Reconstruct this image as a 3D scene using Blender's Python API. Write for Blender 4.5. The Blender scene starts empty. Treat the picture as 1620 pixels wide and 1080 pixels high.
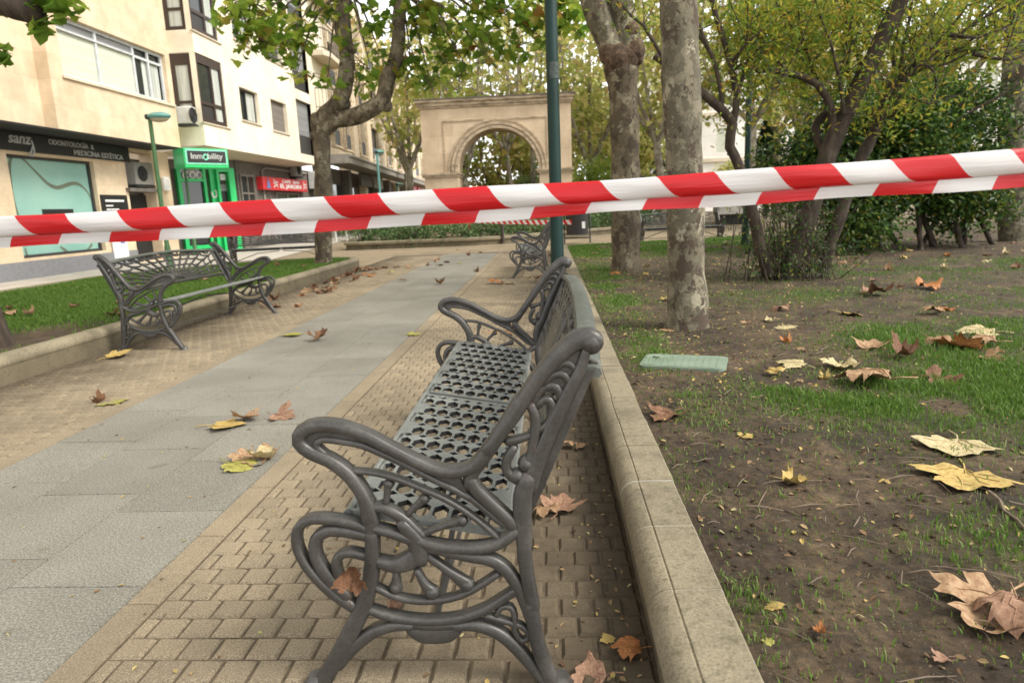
import bpy, bmesh, math, random
import numpy as np
from mathutils import Vector, Matrix
from mathutils.geometry import delaunay_2d_cdt
S = bpy.context.scene
COL = S.collection
rng = np.random.default_rng(7)
random.seed(7)
R = math.radians

# ------------------------------------------------------------------ camera, sky, sun, exposure
HC = 1.08
CM = np.array([[0.9978458513701679, 0.02824437955447312, 0.0592107416515569],
               [0.05259133710214029, 0.1951208646008531, -0.9793681633886332],
               [-0.03921489723502533, 0.9803724308756332, 0.19321513557133144]])
CP = np.array([0, 0, HC])
cam = bpy.data.cameras.new('camera')
cam.lens = 24; cam.sensor_width = 36; cam.clip_start = 0.05; cam.clip_end = 1500
cam.dof.use_dof = True; cam.dof.focus_distance = 2.1; cam.dof.aperture_fstop = 5.0
co = bpy.data.objects.new('camera', cam); COL.objects.link(co)
m4 = Matrix.Identity(4)
for i in range(3):
    for j in range(3): m4[i][j] = CM[i][j]
    m4[i][3] = CP[i]
co.matrix_world = m4
S.camera = co

SUN_EL, SUN_AZ = 45, 108          # azimuth clockwise from +Y
w = bpy.data.worlds.new('World'); S.world = w; w.use_nodes = True
nt = w.node_tree; nt.nodes.clear()
sky = nt.nodes.new('ShaderNodeTexSky'); sky.sky_type = 'NISHITA'; sky.sun_disc = False
sky.sun_elevation = R(SUN_EL); sky.sun_rotation = R(SUN_AZ); sky.dust_density = 0.6; sky.air_density = 1.0; sky.ozone_density = 1.0
hs = nt.nodes.new('ShaderNodeHueSaturation'); hs.inputs['Saturation'].default_value = 0.03
bg = nt.nodes.new('ShaderNodeBackground'); bg.inputs[1].default_value = 0.15
ow = nt.nodes.new('ShaderNodeOutputWorld')
nt.links.new(sky.outputs[0], hs.inputs['Color']); nt.links.new(hs.outputs[0], bg.inputs[0]); nt.links.new(bg.outputs[0], ow.inputs[0])
sl = bpy.data.lights.new('sun', 'SUN'); sl.energy = 1.5; sl.angle = R(20); sl.color = (1, 0.94, 0.84)
so = bpy.data.objects.new('sun', sl); COL.objects.link(so)
sd = Vector((math.sin(R(SUN_AZ)) * math.cos(R(SUN_EL)), math.cos(R(SUN_AZ)) * math.cos(R(SUN_EL)), math.sin(R(SUN_EL))))
so.rotation_euler = sd.to_track_quat('Z', 'Y').to_euler(); so.location = (8, -8, 30)
S.view_settings.view_transform = 'Standard'; S.view_settings.look = 'None'
S.view_settings.exposure = 1.3; S.view_settings.gamma = 1; S.view_settings.use_curve_mapping = False
S.render.engine = 'CYCLES'
S.cycles.use_denoising = True; S.cycles.max_bounces = 10; S.cycles.diffuse_bounces = 8; S.cycles.transmission_bounces = 4; S.cycles.transparent_max_bounces = 4
S.cycles.caustics_reflective = False; S.cycles.caustics_refractive = False

# ------------------------------------------------------------------ pixel <-> world helpers
def ray(x, y): return CM @ np.array([(x - 810) / 1080, -(y - 540) / 1080, -1.0])
def gnd(x, y, z=0.0):
    d = ray(x, y); return CP + d * ((z - HC) / d[2])
def at(x, y, Y):
    d = ray(x, y); return CP + d * (Y / d[1])
def fac(x, y, X):
    d = ray(x, y); p = CP + d * (X / d[0]); return p[1], p[2]

# ------------------------------------------------------------------ materials
def NT(name):
    m = bpy.data.materials.new(name); m.use_nodes = True
    t = m.node_tree; b = t.nodes['Principled BSDF']
    return m, t, b
def nd(t, typ, **kw):
    n = t.nodes.new('ShaderNode' + typ)
    for k, v in kw.items():
        if k.startswith('i_'): n.inputs[int(k[2:]) if k[2:].isdigit() else k[2:].replace('_', ' ')].default_value = v
        else: setattr(n, k, v)
    return n
def coords(t, mode):
    if mode == 'world': return nd(t, 'NewGeometry').outputs['Position']
    return nd(t, 'TexCoord').outputs['Object']
def ramp(t, stops, const=False):
    r = nd(t, 'ValToRGB'); e = r.color_ramp.elements
    if const: r.color_ramp.interpolation = 'CONSTANT'
    while len(e) < len(stops): e.new(0.5)
    for el, (p, c) in zip(e, stops): el.position = p; el.color = (*c, 1) if len(c) == 3 else c
    return r
def noise(t, vec, scale, detail=4, rough=0.55, stretch=None):
    if stretch:
        mp = nd(t, 'Mapping'); mp.inputs['Scale'].default_value = stretch; t.links.new(vec, mp.inputs[0]); vec = mp.outputs[0]
    n = nd(t, 'TexNoise'); n.inputs['Scale'].default_value = scale; n.inputs['Detail'].default_value = detail
    n.inputs['Roughness'].default_value = rough; t.links.new(vec, n.inputs['Vector']); return n
def mix(t, fac_, a, b, blend='MIX'):
    n = nd(t, 'Mix'); n.data_type = 'RGBA'; n.blend_type = blend
    for sock, v in ((n.inputs[0], fac_), (n.inputs[6], a), (n.inputs[7], b)):
        if hasattr(v, 'links'): t.links.new(v, sock)
        else: sock.default_value = v if isinstance(v, (int, float)) else (*v, 1)
    return n.outputs[2]
def bump(t, b, h, strength=0.3, dist=0.01):
    n = nd(t, 'Bump'); n.inputs['Strength'].default_value = strength; n.inputs['Distance'].default_value = dist
    t.links.new(h, n.inputs['Height']); t.links.new(n.outputs[0], b.inputs['Normal']); return n
def nmat(name, stops, scale=5, rough=0.7, bmp=0.2, bscale=None, mode='obj', detail=5, dist=0.01, metal=0, stretch=None, spec=None):
    m, t, b = NT(name); c = coords(t, mode)
    n = noise(t, c, scale, detail, stretch=stretch); r = ramp(t, stops); t.links.new(n.outputs[0], r.inputs[0]); t.links.new(r.outputs[0], b.inputs['Base Color'])
    b.inputs['Roughness'].default_value = rough; b.inputs['Metallic'].default_value = metal
    if spec is not None: b.inputs['Specular IOR Level'].default_value = spec
    if bmp: n2 = noise(t, c, bscale or scale * 4, 5, stretch=stretch); bump(t, b, n2.outputs[0], bmp, dist)
    return m
def two(c, d=0.25):
    return [(0.3, tuple(x * (1 - d) for x in c)), (0.7, tuple(min(1, x * (1 + d)) for x in c))]
def plain(name, c, rough=0.6, d=0.12, scale=6, bmp=0.0, metal=0, mode='obj'):
    return nmat(name, two(c, d), scale, rough, bmp, mode=mode, metal=metal)
def glow(name, c, s):
    m, t, b = NT(name); b.inputs['Base Color'].default_value = (*c, 1); b.inputs['Emission Color'].default_value = (*c, 1); b.inputs['Emission Strength'].default_value = s; return m
def glass(name, c=(0.03, 0.035, 0.035)):
    m, t, b = NT(name); b.inputs['Base Color'].default_value = (*c, 1); b.inputs['Roughness'].default_value = 0.06
    n = noise(t, coords(t, 'world'), 1.3, 2); bump(t, b, n.outputs[0], 0.05, 0.02); return m

def leaf_mat(name, stops, trans=0.35, rough=0.55):
    m, t, b = NT(name)
    a = nd(t, 'Attribute', attribute_name='rnd'); r = ramp(t, stops); t.links.new(a.outputs['Fac'], r.inputs[0])
    t.links.new(r.outputs[0], b.inputs['Base Color']); b.inputs['Roughness'].default_value = rough
    b.inputs['Specular IOR Level'].default_value = 0.35
    tr = nd(t, 'BsdfTranslucent'); mx = nd(t, 'MixShader'); mx.inputs[0].default_value = trans
    t.links.new(r.outputs[0], tr.inputs[0]); t.links.new(b.outputs[0], mx.inputs[1]); t.links.new(tr.outputs[0], mx.inputs[2])
    t.links.new(mx.outputs[0], t.nodes['Material Output'].inputs[0]); return m

def bark_mat(name, cols, scale=9, rough=0.85, stretch=(1, 1, 0.6)):
    """flaking bark: distorted cells, each with one of the listed colours"""
    m, t, b = NT(name); c = coords(t, 'obj')
    mp = nd(t, 'Mapping'); mp.inputs['Scale'].default_value = stretch; t.links.new(c, mp.inputs[0])
    nz = noise(t, c, scale * 1.3, 4, 0.6); sb = nd(t, 'VectorMath', operation='SUBTRACT'); sb.inputs[1].default_value = (.5, .5, .5); t.links.new(nz.outputs['Color'], sb.inputs[0])
    sc = nd(t, 'VectorMath', operation='SCALE'); sc.inputs['Scale'].default_value = 0.16; t.links.new(sb.outputs[0], sc.inputs[0])
    ad = nd(t, 'VectorMath', operation='ADD'); t.links.new(mp.outputs[0], ad.inputs[0]); t.links.new(sc.outputs[0], ad.inputs[1])
    vo = nd(t, 'TexVoronoi'); vo.inputs['Scale'].default_value = scale; t.links.new(ad.outputs[0], vo.inputs['Vector'])
    sx = nd(t, 'SeparateColor'); t.links.new(vo.outputs['Color'], sx.inputs[0])
    n3 = noise(t, c, scale * .22, 3, .5); m3 = nd(t, 'MapRange'); m3.inputs[1].default_value = .3; m3.inputs[2].default_value = .7; m3.inputs[3].default_value = -.3; m3.inputs[4].default_value = .3; t.links.new(n3.outputs[0], m3.inputs[0])
    sm = nd(t, 'Math', operation='ADD'); t.links.new(sx.outputs[0], sm.inputs[0]); t.links.new(m3.outputs[0], sm.inputs[1])
    r = ramp(t, cols, True); t.links.new(sm.outputs[0], r.inputs[0])
    n2 = noise(t, c, scale * 6, 6, 0.65, (1, 1, 0.6)); r2 = ramp(t, [(0.25, (0.62, 0.6, 0.58)), (0.75, (1.28, 1.26, 1.22))]); t.links.new(n2.outputs[0], r2.inputs[0])
    t.links.new(mix(t, 1.0, r.outputs[0], r2.outputs[0], 'MULTIPLY'), b.inputs['Base Color'])
    b.inputs['Roughness'].default_value = rough
    ad2 = nd(t, 'Math', operation='MULTIPLY_ADD'); ad2.inputs[1].default_value = 0.35; t.links.new(n2.outputs[0], ad2.inputs[0]); t.links.new(sx.outputs[0], ad2.inputs[2])
    bump(t, b, ad2.outputs[0], 0.55, 0.012); return m

M = {}
M['iron'] = None
def iron(name, base, worn, rough):
    m, t, b = NT(name); c = coords(t, 'obj')
    n = noise(t, c, 7, 6, 0.6); r = ramp(t, [(0.32, tuple(x * 0.75 for x in base)), (0.55, base), (0.78, worn)]); t.links.new(n.outputs[0], r.inputs[0])
    n3 = noise(t, c, 160, 3); r3 = ramp(t, [(0.3, (0.8, 0.8, 0.8)), (0.7, (1.2, 1.2, 1.2))]); t.links.new(n3.outputs[0], r3.inputs[0])
    n5 = noise(t, c, 3.1, 5, 0.65); r5 = ramp(t, [(0.60, (0, 0, 0)), (0.72, (0.55, 0.55, 0.55))]); t.links.new(n5.outputs[0], r5.inputs[0])
    dusty = mix(t, r5.outputs[0], r.outputs[0], (0.10, 0.082, 0.062))
    n7 = noise(t, c, 26, 6, 0.7); r7 = ramp(t, [(0.64, (0, 0, 0)), (0.70, (.7, .7, .7))]); t.links.new(n7.outputs[0], r7.inputs[0])
    dusty = mix(t, r7.outputs[0], dusty, tuple(x * .55 + y for x, y in zip(base, (.055, .022, .006))))
    t.links.new(mix(t, 1, dusty, r3.outputs[0], 'MULTIPLY'), b.inputs['Base Color'])
    rr = ramp(t, [(0.3, (rough - 0.1,) * 3), (0.7, (rough + 0.15,) * 3)]); t.links.new(n.outputs[0], rr.inputs[0]); t.links.new(rr.outputs[0], b.inputs['Roughness'])
    n4 = noise(t, c, 220, 3); bump(t, b, n4.outputs[0], 0.25, 0.0015); b.inputs['Metallic'].default_value = 0.25; return m
M['iron'] = iron('painted cast iron', (0.070, 0.066, 0.061), (0.125, 0.117, 0.106), 0.34)
M['seat_iron'] = iron('weathered sky-lit seat iron', (0.20, 0.21, 0.197), (0.30, 0.31, 0.29), 0.4)  # wear, with sky reflection worked into the lighter base colour
M['rail_iron'] = iron('weathered top rail', (0.115, 0.125, 0.108), (0.2, 0.205, 0.185), 0.5)
M['dark_iron'] = iron('dark iron', (0.03, 0.03, 0.031), (0.05, 0.05, 0.05), 0.45)

def granite():
    m, t, b = NT('speckled granite'); c = coords(t, 'world')
    n = noise(t, c, 150, 4, 0.8); r = ramp(t, [(0.33, (0.075, 0.071, 0.060)), (0.5, (0.215, 0.206, 0.176)), (0.68, (0.41, 0.395, 0.345))]); t.links.new(n.outputs[0], r.inputs[0])
    n2 = noise(t, c, 1.7, 5, 0.6); r2 = ramp(t, [(0.3, (0.78, 0.76, 0.72)), (0.7, (1.08, 1.07, 1.05))]); t.links.new(n2.outputs[0], r2.inputs[0])
    a = nd(t, 'Attribute', attribute_name='rnd'); r3 = ramp(t, [(0, (0.93, 0.93, 0.93)), (1, (1.05, 1.05, 1.05))]); t.links.new(a.outputs['Fac'], r3.inputs[0])
    n6 = noise(t, c, 7, 3, 0.5); r6 = ramp(t, [(0.66, (1, 1, 1)), (0.74, (0.78, 0.75, 0.7))]); t.links.new(n6.outputs[0], r6.inputs[0])
    cc = mix(t, 1, r.outputs[0], r2.outputs[0], 'MULTIPLY'); cc = mix(t, 1, cc, r3.outputs[0], 'MULTIPLY'); cc = mix(t, 1, cc, r6.outputs[0], 'MULTIPLY')
    t.links.new(cc, b.inputs['Base Color']); b.inputs['Roughness'].default_value = 0.75
    bump(t, b, n.outputs[0], 0.35, 0.002); return m
M['granite'] = granite()

def brickcol(name, far=False):
    m, t, b = NT(name); c = coords(t, 'world')
    n = noise(t, c, 210, 4, 0.8); r = ramp(t, [(0.33, (0.13, 0.103, 0.069)), (0.52, (0.285, 0.232, 0.155)), (0.7, (0.45, 0.375, 0.268))]); t.links.new(n.outputs[0], r.inputs[0])
    n2 = noise(t, c, 1.2, 6, 0.65); r2 = ramp(t, [(0.3, (0.66, 0.64, 0.62)), (0.65, (1.06, 1.05, 1.03))]); t.links.new(n2.outputs[0], r2.inputs[0])
    cc = mix(t, 1, r.outputs[0], r2.outputs[0], 'MULTIPLY')
    if far:
        mp = nd(t, 'Mapping'); t.links.new(c, mp.inputs[0]); mp.inputs['Rotation'].default_value = (0, 0, R(0))
        br = nd(t, 'TexBrick'); br.inputs['Scale'].default_value = 1; br.inputs['Brick Width'].default_value = 0.0885; br.inputs['Row Height'].default_value = 0.0885
        br.inputs['Mortar Size'].default_value = 0.006; br.inputs['Mortar Smooth'].default_value = 0.4; br.inputs['Color1'].default_value = (1.2, 1.18, 1.15, 1); br.inputs['Color2'].default_value = (1.02, 1.0, 0.97, 1); br.inputs['Mortar'].default_value = (0.5, 0.48, 0.45, 1)
        t.links.new(mp.outputs[0], br.inputs[0]); cc = mix(t, 1, cc, br.outputs['Color'], 'MULTIPLY')
        bump(t, b, br.outputs['Fac'], -0.3, 0.004)
    else:
        a = nd(t, 'Attribute', attribute_name='rnd'); r3 = ramp(t, [(0, (0.88, 0.88, 0.88)), (0.6, (1.0, 1.0, 1.0)), (1, (1.1, 1.09, 1.06))]); t.links.new(a.outputs['Fac'], r3.inputs[0])
        cc = mix(t, 1, cc, r3.outputs[0], 'MULTIPLY')
        # trodden-in soil along the kerb sides, with bench and kerb shade painted in
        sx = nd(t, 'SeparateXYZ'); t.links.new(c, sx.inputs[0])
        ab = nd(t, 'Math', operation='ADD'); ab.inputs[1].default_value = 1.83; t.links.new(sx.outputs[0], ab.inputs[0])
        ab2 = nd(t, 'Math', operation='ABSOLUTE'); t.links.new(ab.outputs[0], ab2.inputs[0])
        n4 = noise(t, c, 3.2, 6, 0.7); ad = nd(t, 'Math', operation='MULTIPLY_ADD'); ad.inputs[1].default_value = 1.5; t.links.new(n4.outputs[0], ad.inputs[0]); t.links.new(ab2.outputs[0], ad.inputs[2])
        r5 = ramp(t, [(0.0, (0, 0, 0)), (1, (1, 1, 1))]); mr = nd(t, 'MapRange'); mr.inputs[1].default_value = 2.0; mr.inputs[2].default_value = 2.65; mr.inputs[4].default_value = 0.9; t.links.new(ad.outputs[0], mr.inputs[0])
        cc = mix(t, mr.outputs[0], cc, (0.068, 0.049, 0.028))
        bump(t, b, n.outputs[0], 0.4, 0.002)
    t.links.new(cc, b.inputs['Base Color']); b.inputs['Roughness'].default_value = 0.88; return m
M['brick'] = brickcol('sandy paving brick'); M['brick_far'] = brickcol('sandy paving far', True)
M['grout'] = nmat('dirty joint sand', [(0.3, (0.075, 0.056, 0.035)), (0.7, (0.15, 0.115, 0.072))], 40, 0.95, 0.5, mode='world')
M['dirt'] = None
def soil():
    m, t, b = NT('bed soil'); c = coords(t, 'world')
    n = noise(t, c, 3.3, 8, 0.68); r = ramp(t, [(0.3, (0.02, 0.013, 0.007)), (0.48, (0.052, 0.034, 0.018)), (0.7, (0.125, 0.086, 0.047))]); t.links.new(n.outputs[0], r.inputs[0])
    n2 = noise(t, c, 38, 8, 0.8); r2 = ramp(t, [(0.34, (0.4, 0.37, 0.34)), (0.5, (1, 1, 1)), (0.66, (1.75, 1.65, 1.5))]); t.links.new(n2.outputs[0], r2.inputs[0])
    cc = mix(t, 1, r.outputs[0], r2.outputs[0], 'MULTIPLY')
    n3 = noise(t, c, 190, 2, 0.5); r3 = ramp(t, [(0.69, (0, 0, 0)), (0.72, (1, 1, 1))]); t.links.new(n3.outputs[0], r3.inputs[0])
    cc = mix(t, r3.outputs[0], cc, (0.3, 0.235, 0.15))
    g = nd(t, 'Attribute', attribute_name='grass'); gm = nd(t, 'Math', operation='MULTIPLY'); gm.inputs[1].default_value = 0.75
    t.links.new(g.outputs['Fac'], gm.inputs[0]); cc = mix(t, gm.outputs[0], cc, (0.055, 0.085, 0.02))
    t.links.new(cc, b.inputs['Base Color']); b.inputs['Roughness'].default_value = 0.95
    mm = nd(t, 'Math', operation='MULTIPLY_ADD'); mm.inputs[1].default_value = 0.5; t.links.new(n2.outputs[0], mm.inputs[0]); t.links.new(n.outputs[0], mm.inputs[2])
    bump(t, b, mm.outputs[0], 0.9, 0.02); return m
M['dirt'] = soil()
M['grass'] = leaf_mat('grass blades', [(0, (0.06, 0.12, 0.017)), (0.55, (0.115, 0.215, 0.03)), (0.85, (0.18, 0.275, 0.055)), (1, (0.28, 0.26, 0.12))], 0.3)
def kerbmat(name, base, k):
    m, t, b = NT(name); c = coords(t, 'world')
    n = noise(t, c, 3.2, 7, .65); r = ramp(t, [(.3, tuple(x * .55 for x in base)), (.5, base), (.72, tuple(x * 1.22 for x in base))]); t.links.new(n.outputs[0], r.inputs[0])
    n2 = noise(t, c, 130, 4, .7); r2 = ramp(t, [(.3, (.62, .6, .57)), (.5, (1, 1, 1)), (.72, (1.3, 1.28, 1.24))]); t.links.new(n2.outputs[0], r2.inputs[0])
    n3 = noise(t, c, 34, 5, .6); r3 = ramp(t, [(.56, (0, 0, 0)), (.66, (k, k, k))]); t.links.new(n3.outputs[0], r3.inputs[0])
    cc = mix(t, 1, r.outputs[0], r2.outputs[0], 'MULTIPLY'); cc = mix(t, r3.outputs[0], cc, (.075, .068, .036)); t.links.new(cc, b.inputs['Base Color']); b.inputs['Roughness'].default_value = .92
    ad = nd(t, 'Math', operation='MULTIPLY_ADD'); ad.inputs[1].default_value = .6; t.links.new(n2.outputs[0], ad.inputs[0]); t.links.new(n3.outputs[0], ad.inputs[2]); bump(t, b, ad.outputs[0], .7, .004); return m
M['kerb'] = kerbmat('mossy sandstone kerb', (0.235, 0.2, 0.133), .45); M['kerb_dark'] = kerbmat('dark kerb plinth', (0.135, 0.11, 0.068), .8)  # plinths take a darker, more blotched version of the kerb stone
M['mortar'] = plain('pale mortar', (0.36, 0.33, 0.27), 0.9)
M['green_paint'] = nmat('chipped dark green paint', [(0.2, (0.004, 0.018, 0.015)), (0.6, (0.007, 0.032, 0.026)), (0.8, (0.02, 0.055, 0.044))], 3, 0.5, 0.12, 40, detail=8, spec=.3)
M['lamp_green'] = plain('lamp post green', (0.05, 0.13, 0.045), 0.45)
M['lamp_head'] = plain('teal lamp hood', (0.12, 0.3, 0.27), 0.4)
M['lamp_glass'] = plain('lamp diffuser', (0.42, 0.36, 0.24), 0.3)
M['plate_green'] = nmat('faded green cover', [(0.3, (0.15, 0.205, 0.15)), (0.7, (0.21, 0.27, 0.2))], 5, 0.8, 0.2, 60)
# plane bark
M['plane_bark'] = bark_mat('flaking plane bark', [(0, (0.065, 0.045, 0.03)), (0.14, (0.10, 0.088, 0.058)), (0.34, (0.15, 0.133, 0.09)), (0.54, (0.115, 0.105, 0.07)), (0.68, (0.2, 0.178, 0.122)), (0.9, (0.31, 0.285, 0.21))], 17)
M['plane_bark_brown'] = bark_mat('brown plane bark', [(0, (0.06, 0.044, 0.028)), (0.25, (0.095, 0.074, 0.047)), (0.5, (0.13, 0.105, 0.068)), (0.75, (0.165, 0.138, 0.09)), (0.93, (0.25, 0.22, 0.155))], 14)
M['pale_bark'] = bark_mat('pale far bark', [(0, (0.16, 0.135, 0.1)), (0.3, (0.25, 0.225, 0.17)), (0.7, (0.35, 0.325, 0.26))], 6)
M['dark_bark'] = nmat('rough dark bark', [(0.3, (0.022, 0.015, 0.01)), (0.55, (0.052, 0.036, 0.024)), (0.75, (0.11, 0.083, 0.056))], 14, 0.9, 0.9, 60, dist=0.01, stretch=(1, 1, 0.35))
M['burl'] = nmat('reddish burl bark', [(0.3, (0.035, 0.02, 0.012)), (0.52, (0.09, 0.055, 0.033)), (0.72, (0.19, 0.13, 0.08))], 16, 0.9, 0.9, 40, dist=0.02)
M['plane_leaf'] = leaf_mat('plane foliage', [(0, (0.09, 0.18, 0.025)), (0.4, (0.21, 0.34, 0.045)), (0.75, (0.36, 0.45, 0.07)), (0.93, (0.46, 0.44, 0.09)), (1, (0.28, 0.12, 0.035))], 0.65)
M['autumn_leaf'] = leaf_mat('autumn foliage', [(0, (0.27, 0.33, 0.08)), (0.4, (0.48, 0.49, 0.15)), (0.75, (0.62, 0.57, 0.22)), (1, (0.56, 0.41, 0.18))], 0.65)
M['mixed_leaf'] = leaf_mat('mixed far foliage', [(0, (0.14, 0.21, 0.04)), (0.5, (0.30, 0.38, 0.07)), (0.8, (0.47, 0.46, 0.11)), (1, (0.46, 0.34, 0.1))], 0.65)
M['shrub_leaf'] = leaf_mat('shrub foliage', [(0, (0.08, 0.16, 0.025)), (0.35, (0.18, 0.28, 0.04)), (0.65, (0.36, 0.38, 0.05)), (0.92, (0.5, 0.40, 0.055)), (1, (0.38, 0.18, 0.035))], 0.6)
M['bush_leaf'] = leaf_mat('evergreen foliage', [(0, (0.017, 0.042, 0.010)), (0.55, (0.05, 0.11, 0.02)), (0.85, (0.11, 0.19, 0.03)), (1, (0.28, 0.25, 0.04))], 0.3, 0.45)
M['dark_leaf'] = leaf_mat('dark conifer foliage', [(0, (0.015, 0.035, 0.018)), (0.7, (0.04, 0.075, 0.035)), (1, (0.08, 0.12, 0.05))], 0.2)
M['hedge_leaf'] = leaf_mat('hedge foliage', [(0, (0.04, 0.10, 0.028)), (0.6, (0.125, 0.225, 0.075)), (1, (0.3, 0.38, 0.17))], 0.3, 0.4)
M['bamboo_leaf'] = leaf_mat('feathery foliage', [(0, (0.12, 0.22, 0.03)), (0.6, (0.26, 0.38, 0.06)), (1, (0.42, 0.46, 0.1))], 0.55)
def dleaf(name, c, d, e):
    return nmat(name, [(0.28, d), (0.5, c), (0.72, e)], 16, 0.75, 0.5, 50, dist=0.003, detail=4)
LEAFM = {'tan': dleaf('dry tan leaf', (0.33, 0.2, 0.105), (0.2, 0.105, 0.05), (0.43, 0.3, 0.17)),
         'brown': dleaf('dry brown leaf', (0.16, 0.075, 0.035), (0.08, 0.035, 0.018), (0.24, 0.125, 0.06)),
         'yellow': dleaf('yellow leaf', (0.44, 0.31, 0.09), (0.31, 0.175, 0.06), (0.5, 0.4, 0.15)),
         'pale': dleaf('pale leaf', (0.46, 0.38, 0.2), (0.34, 0.25, 0.11), (0.56, 0.48, 0.3)),
         'orange': dleaf('orange leaf', (0.36, 0.14, 0.04), (0.22, 0.07, 0.025), (0.46, 0.22, 0.07)),
         'pink': dleaf('pinkish leaf', (0.29, 0.165, 0.10), (0.19, 0.09, 0.055), (0.37, 0.23, 0.15)),
         'olive': dleaf('olive yellow leaf', (0.3, 0.28, 0.06), (0.18, 0.17, 0.04), (0.42, 0.36, 0.1))}
M['vein'] = plain('leaf vein', (0.36, 0.27, 0.13), 0.7)
# buildings
def clad(name, c1, c2, mortar, bw, rh, ms=0.004, sc=2.2, rough=0.85):
    m, t, b = NT(name); c = coords(t, 'world')
    sx = nd(t, 'SeparateXYZ'); t.links.new(c, sx.inputs[0]); ad = nd(t, 'Math', operation='ADD'); t.links.new(sx.outputs[0], ad.inputs[0]); t.links.new(sx.outputs[1], ad.inputs[1])
    cx = nd(t, 'CombineXYZ'); t.links.new(ad.outputs[0], cx.inputs[0]); t.links.new(sx.outputs[2], cx.inputs[1])
    br = nd(t, 'TexBrick'); br.inputs['Scale'].default_value = 1; br.inputs['Brick Width'].default_value = bw; br.inputs['Row Height'].default_value = rh
    br.inputs['Mortar Size'].default_value = ms; br.inputs['Color1'].default_value = (*c1, 1); br.inputs['Color2'].default_value = (*c2, 1); br.inputs['Mortar'].default_value = (*mortar, 1)
    t.links.new(cx.outputs[0], br.inputs[0])
    n = noise(t, c, sc, 7, 0.65); r = ramp(t, [(0.3, (0.8, 0.77, 0.72)), (0.7, (1.12, 1.1, 1.07))]); t.links.new(n.outputs[0], r.inputs[0])
    t.links.new(mix(t, 1, br.outputs['Color'], r.outputs[0], 'MULTIPLY'), b.inputs['Base Color']); b.inputs['Roughness'].default_value = rough
    n2 = noise(t, c, 40, 5); bump(t, b, n2.outputs[0], 0.2, 0.01); return m
M['stone_clad'] = clad('peach stone cladding', (0.64, 0.51, 0.355), (0.70, 0.575, 0.42), (0.57, 0.45, 0.32), 0.85, 0.5)
M['render'] = clad('cream render', (0.80, 0.73, 0.6), (0.82, 0.75, 0.62), (0.77, 0.7, 0.57), 3.0, 2.45, 0.006, 0.8)
M['soffit'] = plain('cream soffit', (0.6, 0.52, 0.4), 0.8, mode='world', scale=1)
M['arch_stone'] = clad('arch sandstone', (0.56, 0.44, 0.315), (0.63, 0.51, 0.375), (0.47, 0.37, 0.26), 1.1, 0.62, 0.006, 1.6)
M['arch_trim'] = nmat('weathered arch moulding', [(0.3, (0.2, 0.155, 0.105)), (0.5, (0.44, 0.345, 0.24)), (0.7, (0.57, 0.46, 0.335))], 3, 0.9, 0.3, 30, mode='world', stretch=(1, 1, 3))
M['arch_cap'] = plain('dark arch coping', (0.12, 0.105, 0.085), 0.9, 0.3, mode='world')
M['b3_stone'] = clad('cream block wall', (0.66, 0.56, 0.42), (0.7, 0.6, 0.46), (0.6, 0.5, 0.38), 2.0, 0.8, 0.006, 0.9)
M['rubble'] = nmat('rubble stone strip', [(0.35, (0.2, 0.13, 0.075)), (0.5, (0.5, 0.38, 0.25)), (0.65, (0.58, 0.47, 0.33))], 7, 0.9, 0.6, 12, mode='world', dist=0.04)
M['plinth'] = plain('grey granite plinth', (0.2, 0.2, 0.21), 0.6, 0.2, 30, mode='world')
M['pavement'] = plain('pale pavement', (0.46, 0.42, 0.36), 0.85, 0.15, 2, mode='world')
M['black'] = plain('black panel', (0.012, 0.012, 0.012), 0.5)
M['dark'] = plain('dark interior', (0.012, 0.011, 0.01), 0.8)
M['brown_frame'] = plain('brown window frame', (0.045, 0.028, 0.022), 0.5)
M['white_frame'] = plain('white window frame', (0.55, 0.57, 0.58), 0.45)
M['dark_frame'] = plain('dark window frame', (0.035, 0.033, 0.032), 0.5)
M['glass'] = glass('window glass')
M['blind'] = nmat('cream roller blind', [(0.4, (0.5, 0.52, 0.42)), (0.6, (0.58, 0.6, 0.5))], 3, 0.8, 0, mode='world', stretch=(0.2, 0.2, 6))
M['curtain'] = nmat('pale curtain', [(0.4, (0.34, 0.36, 0.32)), (0.6, (0.55, 0.57, 0.52))], 9, 0.9, 0, mode='world', stretch=(1, 2, 0.05))
M['shutter'] = nmat('taupe roller shutter', [(0.45, (0.14, 0.12, 0.10)), (0.55, (0.2, 0.175, 0.15))], 12, 0.7, 0.3, 12, mode='world', stretch=(0.02, 0.02, 2.5))
M['grey_shutter'] = nmat('grey roller shutter', [(0.45, (0.19, 0.19, 0.19)), (0.55, (0.26, 0.26, 0.26))], 12, 0.7, 0.3, 12, mode='world', stretch=(0.02, 0.02, 2.5))
M['teal'] = nmat('frosted teal window film', [(0.35, (0.22, 0.42, 0.36)), (0.65, (0.30, 0.5, 0.43))], 0.8, 0.35, 0, mode='world')
M['film_line'] = plain('olive film stripe', (0.14, 0.165, 0.115), 0.5)
M['silver'] = plain('brushed letters', (0.42, 0.42, 0.4), 0.4)
M['white'] = plain('white paint', (0.75, 0.75, 0.74), 0.5)
M['bright_green'] = plain('bright green cladding', (0.01, 0.5, 0.13), 0.4)
M['sign_edge'] = plain('mint sign edge', (0.25, 0.72, 0.5), 0.4)
M['sign_red'] = plain('red sign panel', (0.55, 0.025, 0.03), 0.4)
M['red'] = plain('red paint', (0.6, 0.03, 0.03), 0.45)
M['blue'] = plain('blue paint', (0.1, 0.2, 0.4), 0.5)
M['shop_grey'] = plain('brown grey shop wall', (0.13, 0.115, 0.1), 0.8, 0.25, mode='world')
M['canopy'] = plain('grey concrete canopy', (0.27, 0.25, 0.215), 0.85, 0.2, mode='world')
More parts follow.
